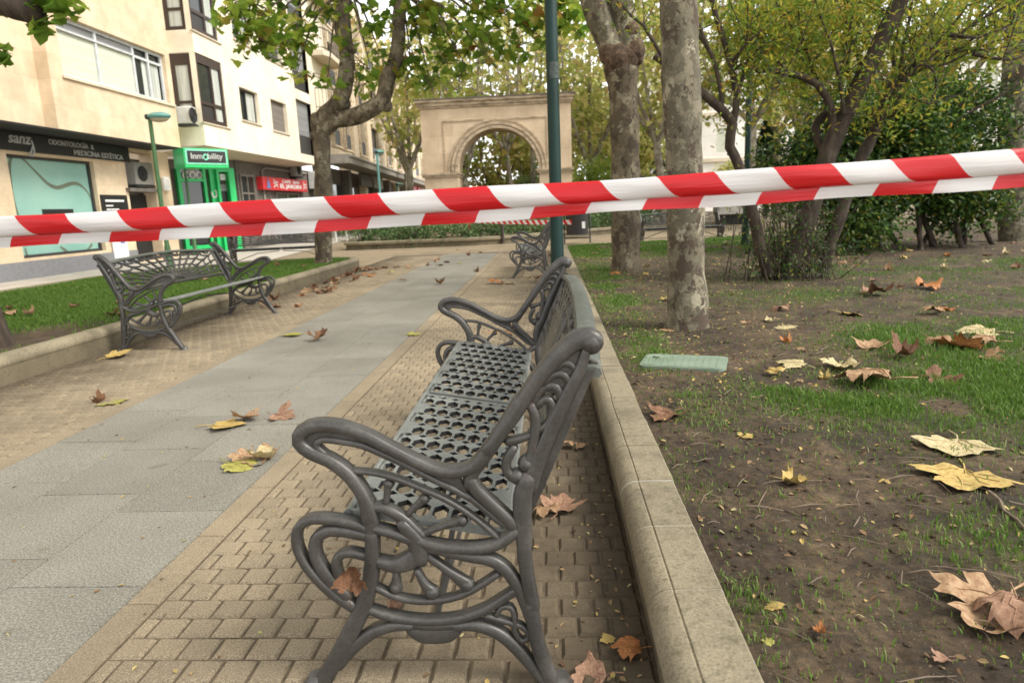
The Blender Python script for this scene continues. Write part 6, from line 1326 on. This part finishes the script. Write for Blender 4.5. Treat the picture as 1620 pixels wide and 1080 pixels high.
for x, y, H, fk, r, mt, n, ln, sp, lab in BT: bgtree(lab, x, y, H, fk, r, mt, int(n * (.45 if y > 28 else .55)), lean=ln, spread=sp, size=.22 if y < 30 else .25, tw=.45)
# dark conifer and low green masses beyond
def conifer(x, y, H, lab, n=3500):
    t = thing('conifer', lab, 'tree', (x, y, 0), 0, 'dark conifers in the distance'); b = MB(); b.tube([(x, y, 0), (x, y, H * .95)], [.16, .03], 8); loc(t, b.build('trunk', M['dark_bark'], None))
    u = rng.random(n) ** .7; a = rng.random(n) * 6.283; lay = np.floor(u * 9) / 9; rr = (1 - u) * H * .34 * (.35 + .65 * rng.random(n)); c = np.stack([x + rr * np.cos(a), y + rr * np.sin(a), .5 + lay * (H - .5) + rng.normal(0, .16, n) - rr * .15], 1)
    loc(t, leaf_cloud('foliage', c, .34, None, M['dark_leaf'], shape='lance', up=.5))
conifer(-1.4, 46, 4.6, 'dark conifer far behind the arch opening', 1800); conifer(5.3, 38, 6.5, 'dark conifer beyond the paving, between the two right hand trunks'); conifer(12.2, 40, 6, 'dark conifer in front of the white far building')
def shrub(name, lab, specs, mat, size, cat='shrub', shape='oval', group=None, per=16, cr=.3):
    x0 = specs[0][0]; t = thing(name, lab, cat, (x0[0], x0[1], 0), 0, group)
    b = MB(); c = []
    for p, r, n in specs:
        p = np.array(p, float)
        for _ in range(4): e = in_ell(1, p, r)[0]; limb(b, [(specs[0][0][0] + rng.normal(0, .03), specs[0][0][1], -.02), (p + e) / 2, e], .018, .006, 5, .1, .3)
        c.append(clumpy(n, p, r, per, cr)[0])
    c = np.concatenate(c); c[:, 2] = np.abs(c[:, 2]) + .03
    loc(t, b.build('stems', M['dark_bark'], None)); loc(t, leaf_cloud('foliage', c, size, None, M[mat], shape=shape, up=.3)); return t
HP = [(-5.8, 21.2), (-5.0, 21.3), (-4.2, 21.2), (-3.4, 21.2), (-2.6, 21.3), (-1.8, 21.8), (-1.0, 22.6), (-.2, 23.4), (.6, 24.2), (1.4, 25.2), (2.4, 26.3), (3.4, 27.0)]
grp = 'hedge shrubs in the planter before the arch'
for k, (x, y) in enumerate(HP):
    lab = ['low glossy shrub at the left corner of the planter', 'second shrub from the left corner of the planter', 'third shrub along the planter, left of the knotted tape', 'fourth shrub along the planter, behind the left bollard', 'shrub of the planter just right of the left bollard', 'planter shrub behind the right bollard', 'planter shrub left of the farther iron bench', 'planter shrub behind the farther iron bench', 'planter shrub hidden behind the lamp post', 'planter shrub behind the litter bin', 'planter shrub right of the litter bin', 'planter shrub next to the pollarded trunk'][k]
    shrub('hedge_shrub', lab, [((x, y - .38, .42), (.62, .55, .5), 900), ((x + .1, y + .6, .62), (.65, .6, .55), 800)], 'hedge_leaf', .08, group=grp)
pk = thing('stone_kerb', 'low sandstone planter kerb in front of the hedge shrubs before the arch', 'kerb', (-3, 20.5, 0))
b = MB(); pth = [(-6.3, 24), (-6.15, 20.6), (-5.9, 20.45), (-4.0, 20.5), (-2.3, 20.6), (-1.5, 20.95), (1.0, 23.75), (2.3, 25.3), (4.2, 26.3), (7, 27)]
PP = []
for i in range(len(pth) - 1): p, q = np.array(pth[i]), np.array(pth[i + 1]); n = max(1, int(np.linalg.norm(q - p) / .4)); PP += [tuple(p + (q - p) * k / n) for k in range(n)]
sweep(b, PP, [(-.02, -.03), (.16, -.03), (.16, .13), (-.02, .13)]); loc(pk, b.build('plinth', M['kerb_dark'], None, True, 40)); b = MB(); sweep(b, PP, [(-.07, .135), (.2, .135), (.2, .22), (-.03, .235), (-.08, .2)]); loc(pk, b.build('capstone', M['kerb'], None, True, 40))
sheet('planter_soil', [(-6.1, 20.6), (-2.3, 20.7), (-1.5, 21.05), (1.0, 23.85), (2.3, 25.4), (4.2, 26.4), (7, 27.1), (7, 31), (-6.1, 31)], .1, M['dirt'])
shrub('feathery_shrub', 'feathery bright green shrub right of the arch, behind the pollarded trunk', [((2.2, 28.2, 1.5), (.9, .8, 1.3), 2600), ((1.6, 28.6, 2.2), (.7, .7, .9), 1300)], 'bamboo_leaf', .2, shape='needle', per=22, cr=.5)
for k, (x, y, z, r, n, mt, lab) in enumerate(((-3.2, 30.0, .9, 1.1, 1500, 'hedge_leaf', 'round green shrub seen low in the arch opening, on its left'), (-1.2, 30.5, 1.0, 1.1, 1500, 'bush_leaf', 'round green shrub seen low in the arch opening, on its right'), (-.5, 38, 1.8, 1.3, 900, 'hedge_leaf', 'dark bushy evergreen behind the right side of the arch opening'),
      (4.6, 33, 1.0, 1.3, 1500, 'hedge_leaf', 'green shrub beyond the paving behind the far bench'), (9.4, 33, 1.2, 1.5, 1600, 'bush_leaf', 'green shrub behind the stone block seat'), (12.5, 31, 1.2, 1.5, 1600, 'bush_leaf', 'green shrub between the right lamp post and the bush'))):
    shrub('garden_shrub', lab, [((x, y, z), (r, r, z * .9), n)], mt, .15, group='green shrubs beyond the paving', cr=.5)
for k, (x, y) in enumerate(((-7.2, 49), (-4.2, 47.5), (-1.6, 49), (1.2, 48), (4.6, 47), (8.2, 46.5), (12, 47), (16, 46))):
    lab = ['far tall shrub left of the arch, by the end of the apartment block', 'far tall shrub behind the left pier of the arch', 'far tall shrub in the middle of the arch opening', 'far tall shrub behind the right pier of the arch', 'far tall shrub behind the pollarded trunk', 'far tall shrub behind the nearest plane trunk', 'far tall shrub behind the right lamp post', 'far tall shrub behind the shrub tree'][k]
    shrub('tall_shrub', lab, [((x, y, 1.5), (1.9, 1.2, 1.4), 1300), ((x + .4, y + .4, 2.6), (1.4, 1.0, 1.0), 700)], 'mixed_leaf' if k % 2 else 'autumn_leaf', .24, group='tall shrubs at the far end of the park', cr=.6)
# ------------------------------------------------------------------ cars and railing far off
def car(x, y, rz, lab, mat):
    t = thing('parked_car', lab, 'car', (x, y, 0), rz, 'cars parked beyond the park')
    prof = [(-2.05, .35), (-2.1, .62), (-2.0, .86), (-1.35, .93), (-.75, 1.38), (.75, 1.42), (1.5, .98), (2.02, .86), (2.1, .6), (2.05, .32)]
    b = MB(); b.prism(prof, -.82, .82, lambda a, z, w_: (a, w_ * (1 - .12 * max(0, z - .9) / .5), z)); body = b.build('body', M[mat], t, True, 30)
    for sy in (-1, 1):
        b = MB(); b.prism([(-1.2, .95), (-.72, 1.33), (.0, 1.36), (0, .95)], 0, .01, lambda a, z, w_: (a, sy * (.825 + w_ - .09 * max(0, z - .9) / .5 - .008), z)); b.prism([(.08, .95), (.08, 1.36), (.72, 1.36), (1.3, .98)], 0, .01, lambda a, z, w_: (a, sy * (.825 + w_ - .09 * max(0, z - .9) / .5 - .008), z)); b.build('side_window', M['glass'], t, False)
        for sx in (-1.3, 1.3):
            b = MB(); b.v = []; q = MB(); q.lathe((0, 0, 0), [(.2, -.1), (.31, -.09), (.31, .09), (.2, .1)], 18); b.add([(v[0] + sx, sy * .76 + v[2], v[1] + .31) for v in q.v], q.f); w_ = b.build('wheel', M['tyre'], t)
            b = MB(); q = MB(); q.lathe((0, 0, 0), [(.19, .098 * sy), (.1, .115 * sy), (.02, .11 * sy)], 14); b.add([(v[0] + sx, sy * .76 + v[2], v[1] + .31) for v in q.v], q.f); b.build('rim', M['ac'], w_)
        b = MB(); b.box((2.03, sy * .6, .72), (.12, .3, .14), 0, .02); b.build('headlight', M['white'], t); b = MB(); b.box((-2.04, sy * .6, .74), (.1, .26, .16), 0, .02); b.build('tail_light', M['red'], t)
for a in ((6.4, 43, R(6), 'small white car far off, seen under the tape between the right hand trunks', 'car_white'), (24.5, 41, R(10), 'white car far off behind the gap under the evergreen bush', 'car_white'), (20.5, 40, R(8), 'dark car far off behind the evergreen bush', 'car_dark'), (1.5, 46, R(4), 'dark car far off behind the planter, near the feathery shrub', 'car_dark')): car(*a)
t = thing('railing', 'white metal pedestrian railing far left of the planter', 'railing', (-7.9, 27, 0)); b = MB()
for k in range(7): b.tube([(-8.9 + k * .42, 27 + k * .05, 0), (-8.9 + k * .42, 27 + k * .05, 1.0)], .03, 6); loc(t, b.build('post', M['white'], None)); b = MB()
for z in (.5, .97): b = MB(); b.tube([(-8.9, 27, z), (-6.38, 27.3, z)], .025, 6); loc(t, b.build('rail', M['white'], None))

# ------------------------------------------------------------------ fallen leaves
def leaf_mesh(seed, curl, fold, crumple):
    r = np.random.default_rng(seed); bm = bmesh.new(); pts = [np.array(p) for p in PLANE]
    half = [pts[0]] + [p + r.normal(0, .02, 2) for p in pts[1:-1]] + [pts[-1]]
    v0 = [bm.verts.new((p[0], p[1], 0)) for p in half]; vl = [v0[0]] + [bm.verts.new((-p[0] + r.normal(0, .02), p[1] + r.normal(0, .02), 0)) for p in half[1:-1]] + [v0[-1]]
    bm.faces.new(v0); bm.faces.new(vl[::-1]); bmesh.ops.triangulate(bm, faces=bm.faces[:]); bmesh.ops.subdivide_edges(bm, edges=bm.edges[:], cuts=3, use_grid_fill=True)
    ph = r.random(6) * 6.28
    for v in bm.verts:
        x, y = v.co.x, v.co.y - .45; d = math.hypot(x, y)
        v.co.z = curl * d * d + fold * abs(x) + crumple * (math.sin(x * 7 + ph[0]) * math.sin(y * 6 + ph[1]) * .5 + .35 * math.sin(x * 13 + y * 9 + ph[2])) * d - .12 * curl * math.sin(4 * math.atan2(y, x) + ph[3]) * d
        v.co.x *= 1 - .25 * abs(curl) * d; v.co.y = .45 + y * (1 - .25 * abs(curl) * d)
    zm = min(v.co.z for v in bm.verts)
    for v in bm.verts: v.co.z -= zm - .015
    me = bpy.data.meshes.new('leaf'); bm.to_mesh(me); bm.free()
    b = MB(); b.v = [tuple(v.co) for v in me.vertices]; b.f = [tuple(p.vertices) for p in me.polygons]; b.m = [0] * len(b.f); kd = np.array(b.v)
    def zz(x, y): return kd[np.argmin((kd[:, 0] - x) ** 2 + (kd[:, 1] - y) ** 2)]
    b.cur = 1
    for tx, ty in ((0, 1.0), (.52, .42), (-.52, .42), (.30, .72), (-.30, .72)):
        P = [zz(tx * u, .03 + (ty - .03) * u) + np.array([0, 0, .006]) for u in np.linspace(0, .92, 6)]; b.tube(P, np.linspace(.014, .004, 6), 4)
    s0 = zz(0, 0); b.tube([s0, s0 + np.array([.03, -.18, .03]), s0 + np.array([.1 * r.normal(), -.45, .02])], [.016, .012, .018], 5)
    m2 = bpy.data.meshes.new('leaf'); m2.from_pydata([tuple(map(float, p)) for p in b.v], [], b.f); m2.polygons.foreach_set('material_index', b.m); m2.polygons.foreach_set('use_smooth', [True] * len(b.f)); m2.update(); bpy.data.meshes.remove(me); return m2
SHAPES = [leaf_mesh(i, c, f, k) for i, (c, f, k) in enumerate([(.12, .05, .06), (-.25, .1, .12), (.45, .1, .18), (.8, .2, .3), (-.5, .15, .28), (.2, .35, .15), (1.1, .5, .35), (.6, -.3, .3), (.05, .08, .1), (-.7, .2, .4)])]
LC = {}
def leaf_data(k, col):
    if (k, col) not in LC:
        m_ = SHAPES[k].copy(); m_.materials.clear(); m_.materials.append(LEAFM[col]); m_.materials.append(M['vein'] if col in ('yellow', 'pale', 'olive') else LEAFM['tan' if col != 'tan' else 'brown']); LC[(k, col)] = m_
    return LC[(k, col)]
def put_leaf(x, y, z, s, k, col, lab, group, tilt=.12, rz=None, rot=None):
    o = bpy.data.objects.new('fallen_leaf', leaf_data(k, col)); COL.objects.link(o); o.location = (x, y, z); o.scale = (s, s, s)
    o.rotation_euler = rot or (rng.normal(0, tilt), rng.normal(0, tilt), rng.random() * 6.28 if rz is None else rz); return tag(o, lab, 'leaf', group)
def zat(x, y):
    if x > .385: return float(hsoil(x, y))
    if x < -3.97: return float(hlawn(x, y)) + .02
    return 0.0
GP, GS, GK, GLW = 'fallen leaves on the paving', 'fallen leaves on the soil bed', 'fallen leaves along the left kerb', 'fallen leaves on the left lawn'
NOTE = [ # px, py, z plane, width in photo px, shape, colour, label, group
 (360, 674, 0, 62, 0, 'yellow', 'flat yellow leaf in the upper of two clusters on the slabs by the near bench', GP), (393, 665, 0, 40, 5, 'tan', 'folded tan leaf touching the flat yellow leaf on the grey slabs', GP), (450, 660, 0, 40, 5, 'pink', 'small pinkish leaf alone on the grey slabs by the near bench arm', GP),
 (385, 736, 0, 66, 1, 'olive', 'yellow olive leaf in the lower cluster on the grey slabs', GP), (404, 727, 0, 60, 2, 'tan', 'curled tan leaf on top of the lower cluster on the grey slabs', GP), (418, 726, 0, 44, 3, 'pale', 'pale curled leaf edging the lower cluster beside the tan border', GP),
 (158, 636, 0, 22, 6, 'brown', 'small brown crumpled leaf beside the olive one on the left bricks', GP), (178, 637, 0, 40, 0, 'olive', 'flat olive leaf on the left bricks below the left bench', GP), (188, 564, 0, 42, 0, 'yellow', 'yellow leaf on the bricks by the front foot of the left bench', GP),
 (506, 538, 0, 32, 3, 'brown', 'brown curled leaf on the grey slabs halfway up the path', GP), (462, 531, 0, 36, 0, 'olive', 'olive leaf lying on the left edge of the grey slabs', GP), (697, 450, 0, 18, 6, 'brown', 'brown curled leaf in the middle of the distant slabs', GP), (781, 449, 0, 20, 4, 'orange', 'rusty leaf on the bricks between the two right benches', GP), (755, 430, 0, 10, 6, 'brown', 'tiny brown leaf on the bricks before the farther bench', GP), (655, 529, 0, 30, 0, 'olive', 'flat olive leaf on the tan border beyond the near bench arm', GP), (806, 449, 0, 20, 0, 'pale', 'pale leaf on the bricks close to the farther bench', GP),
 (795, 528, 0, 46, 2, 'tan', 'tan curled leaf seen through the far arm of the near bench', GP), (886, 803, 0, 62, 5, 'pink', 'large pinkish brown leaf under the back of the near bench', GP), (862, 815, 0, 40, 4, 'tan', 'tan leaf folded against the large pinkish one behind the near bench', GP), (900, 709, 0, 26, 4, 'tan', 'tan leaf under the bench back near the kerb, left of a pair', GP), (920, 708, 0, 24, 1, 'tan', 'tan leaf under the bench back near the kerb, right of a pair', GP),
 (960, 1012, 0, 26, 1, 'yellow', 'small yellow leaf at the foot of the kerb behind the near bench', GP), (992, 1032, 0, 48, 4, 'orange', 'rusty yellow leaf at the foot of the kerb in the lower foreground', GP), (935, 1078, 0, 60, 3, 'pink', 'brown leaf at the bottom edge by the kerb', GP),
 (1053, 656, .15, 56, 5, 'brown', 'reddish brown leaf on the soil beside the kerb, below the green cover', GS), (1252, 575, .15, 52, 1, 'pale', 'pale tan leaf on the bare soil right of the green cover', GS), (1228, 590, .15, 26, 4, 'yellow', 'small yellow leaf under the pale tan leaf right of the green cover', GS), (1370, 604, .15, 76, 4, 'tan', 'big tan upturned leaf at the edge of the green grass patch', GS), (1330, 581, .15, 46, 2, 'pale', 'pale leaf behind the big tan upturned leaf', GS), (1306, 597, .15, 20, 6, 'yellow', 'small yellow curl left of the big tan upturned leaf', GS), (1378, 551, .15, 40, 5, 'tan', 'tan folded leaf with raised tip on the soil', GS), (1435, 565, .15, 40, 6, 'brown', 'dark brown crumpled leaf on the grass right of the folded tan one', GS), (1547, 526, .15, 54, 1, 'pale', 'pale grey leaf on the grass near the right edge', GS), (1515, 550, .15, 60, 2, 'orange', 'rusty leaf in the overlapping trio on the grass', GS), (1485, 545, .15, 34, 4, 'tan', 'tan leaf at the left of the overlapping trio on the grass', GS), (1552, 545, .15, 40, 4, 'tan', 'tan leaf at the right of the overlapping trio on the grass', GS), (1490, 601, .15, 44, 7, 'brown', 'brown twisted leaf in the green grass', GS), (1570, 565, .15, 30, 5, 'tan', 'little tan leaf on the grass at the right edge', GS),
 (1256, 755, .15, 42, 3, 'yellow', 'bright yellow curled leaf alone on the dark soil in the near bed', GS), (1512, 707, .15, 96, 0, 'pale', 'large pale leaf behind another at the right edge of the grass patch', GS), (1522, 757, .15, 112, 8, 'yellow', 'large tan and yellow leaf in front of the pale one at the right', GS), (1575, 972, .15, 125, 2, 'tan', 'very large tan curled leaf in the lower right corner', GS), (1612, 985, .15, 90, 4, 'pink', 'tan leaf tucked under the very large one in the lower right corner', GS),
 (1225, 957, .15, 30, 1, 'yellow', 'small yellow leaf on the near soil right of the kerb end', GS), (1218, 1012, .15, 24, 1, 'olive', 'small olive leaf on the near soil by the bottom edge', GS), (1296, 1003, .15, 20, 6, 'orange', 'rusty brown curl on the near soil', GS), (1490, 1044, .15, 26, 5, 'pink', 'pinkish scrap of leaf on the near soil', GS), (1180, 685, .15, 28, 0, 'yellow', 'flat little yellow leaf below the green cover on bare soil', GS), (1400, 755, .15, 18, 1, 'yellow', 'small yellow leaf below the green grass patch', GS), (1246, 541, .15, 20, 6, 'orange', 'orange curl of leaf beyond the green cover', GS), (1265, 549, .15, 22, 1, 'tan', 'small tan leaf next to the orange curl beyond the green cover', GS), (1245, 517, .15, 36, 1, 'pale', 'pale leaf on the soil to the right of the nearest trunk', GS), (1058, 521, .15, 30, 1, 'tan', 'tan leaf at the foot of the nearest trunk', GS), (1352, 497, .15, 50, 1, 'yellow', 'yellow tan leaf lying flat halfway across the bed', GS), (1387, 467, .15, 44, 7, 'brown', 'brown and tan crumpled pair in the middle of the bed', GS), (1475, 497, .15, 28, 4, 'tan', 'light tan leaf right of the middle of the bed', GS), (1470, 455, .15, 34, 7, 'orange', 'rusty broken leaf in the right middle of the bed', GS),
]
for x, y, zp, wpx, k, col, lab, g in NOTE:
    p = gnd(x, y, zp); d = np.linalg.norm(p - CP); s_ = wpx * d / 1080 / (1.25 if k in (0, 1, 8) else 1.05); rz_ = rng.random() * 6.28 if wpx < 90 else 2.2 + .4 * rng.random(); lx, ly = p[0] + math.sin(rz_) * .45 * s_, p[1] - math.cos(rz_) * .45 * s_; put_leaf(lx, ly, zat(p[0], p[1]) + .001, s_, k, col, lab, g, .05 if k in (0, 8) else .14, rz_)
p = at(553, 921, 1.36); put_leaf(p[0], p[1], p[2] - .02, .07, 6, 'brown', 'brown leaf caught upright in the front scroll of the near bench', 'leaves caught in the near bench', rot=(R(80), R(10), R(10)))
p = at(612, 950, 1.42); put_leaf(p[0], p[1], p[2] - .02, .05, 4, 'pink', 'brown scrap of leaf hanging behind the column of the near bench', 'leaves caught in the near bench', rot=(R(100), R(40), R(60)))
# scattered individuals; nothing tells one from the next inside each drift
def scatter(n, fx, lab, g, cols, smin=.08, smax=.15, ks=(2, 3, 4, 6, 7, 9)):
    i = 0; tries = 0
    while i < n and tries < 20000:
        tries += 1; x, y = fx()
        if x > .385 and (y > float(yfar(np.array(x))) - .2): continue
        put_leaf(x, y, zat(x, y) + .001, rng.uniform(smin, smax), int(rng.choice(ks)), str(rng.choice(cols)), lab, g, .2); i += 1
scatter(52, lambda: (-3.68 + abs(rng.normal(0, .36)), rng.uniform(7.6, 13.6)), 'curled brown leaf in the drift at the foot of the left kerb', GK, ['brown', 'orange', 'tan', 'brown'])
scatter(18, lambda: (rng.uniform(-3.4, .0), rng.uniform(8.5, 19)), 'small brown leaf lying on the distant brick and slab paving', GP, ['brown', 'orange', 'tan', 'olive'])
scatter(20, lambda: (rng.uniform(-6.4, -4.2), rng.uniform(5, 12.5)), 'dry tan leaf lying in the grass of the left lawn', GLW, ['tan', 'brown', 'pink'], .08, .13)
scatter(112, lambda: (rng.uniform(.6, 10.5), rng.uniform(5.2, 15.5)), 'dry leaf among many on the far soil of the right bed', GS, ['tan', 'brown', 'pale', 'yellow', 'orange', 'tan', 'pink'], .06, .13)
scatter(14, lambda: (rng.uniform(3, 9), rng.uniform(20, 27)), 'brown leaf lying on the pale paving around the far bench', GP, ['brown', 'orange', 'tan'], .1, .16)
# small leaflets, crumbs and twigs
def litter(name, x, y, size, mat, shape='oval', up=1.2, fold=.2):
    z = np.where(x > .385, hsoil(x, y) + .006, .004); return tag(leaf_cloud(name, np.stack([x, y, z], 1), size, None, mat, shape=shape, up=up, fold=fold), kind='stuff')
lit = leaf_mat('leaf crumbs', [(0, (0.09, 0.05, 0.025)), (0.35, (0.2, 0.12, 0.06)), (0.66, (0.34, 0.24, 0.12)), (0.86, (0.44, 0.32, 0.09)), (0.96, (0.46, 0.4, 0.2)), (1, (0.2, 0.26, 0.04))], 0.1, .8)
n = 9500; y = .95 * np.exp(rng.random(n) * 2.8); x = .42 + 1.2 * (np.exp(rng.random(n) * 2.3) - 1); k = (y < yfar(x) - .2) & (x < .95 * y + 1.5) & (rng.random(n) < np.clip((y - .6) / 3.4, .22, 1)); x, y = x[k], y[k]; litter('leaf_litter', x, y, rng.uniform(.006, .021, len(x)) * (1 + y / 6), lit)
n = 520; x = rng.uniform(-3.7, .18, n); y = 1.0 * np.exp(rng.random(n) * 2.8); litter('leaf_litter', x, y, rng.uniform(.008, .024, n), lit)
n = 260; x = .2 - np.abs(rng.normal(0, .12, n)); y = 1.0 * np.exp(rng.random(n) * 2.4); litter('leaf_litter', x, y, rng.uniform(.008, .022, n), lit)
b = MB()
for _ in range(450):
    y = .95 * math.exp(rng.random() * 2.0); x = .42 + 1.1 * (math.exp(rng.random() * 1.9) - 1)
    if x > .9 * y + 1.2: continue
    a = rng.random() * 3.14; l = rng.uniform(.015, .07); z = zat(x, y) + .006; b.tube([(x - l * math.cos(a), y - l * math.sin(a), z), (x + rng.normal(0, .005), y, z + .006), (x + l * math.cos(a), y + l * math.sin(a), z)], [.0014, .002, .001], 4)
tag(b.build('twig_litter', M['twig']), kind='stuff')
b = MB()
for _ in range(1300):   # soil clods and grit
    y = 1.0 * math.exp(rng.random() * 1.7); x = .42 + 1.0 * (math.exp(rng.random() * 1.7) - 1)
    if x > .9 * y + 1.0: continue
    r_ = abs(rng.normal(0, .004)) + .002; b.ball((x, y, zat(x, y) + r_ * .25), r_, 6, (rng.uniform(.8, 1.4), rng.uniform(.8, 1.4), .75))
tag(b.build('soil_clods', M['dirt'], None, False), kind='stuff')
for pts, r_, lab in (([(1564, 780), (1590, 806), (1622, 838)], .006, 'bare brown stick lying on the soil at the right edge'), ([(1595, 797), (1622, 801)], .004, 'thin twig beside the bare brown stick at the right edge'), ([(1290, 560), (1312, 549)], .003, 'thin grey twig on the soil beyond the pale tan leaf'), ([(1180, 800), (1240, 806)], .003, 'fine twig on the near soil left of the bright yellow leaf')):
    P = []
    for x, y in pts: q = gnd(x, y, .155); P.append((q[0], q[1], zat(q[0], q[1]) + .012 + r_))
    b = MB(); limb(b, P, r_, r_ * .6, 6, .2, .05); tag(b.build('stick', M['twig']), lab, 'stick')
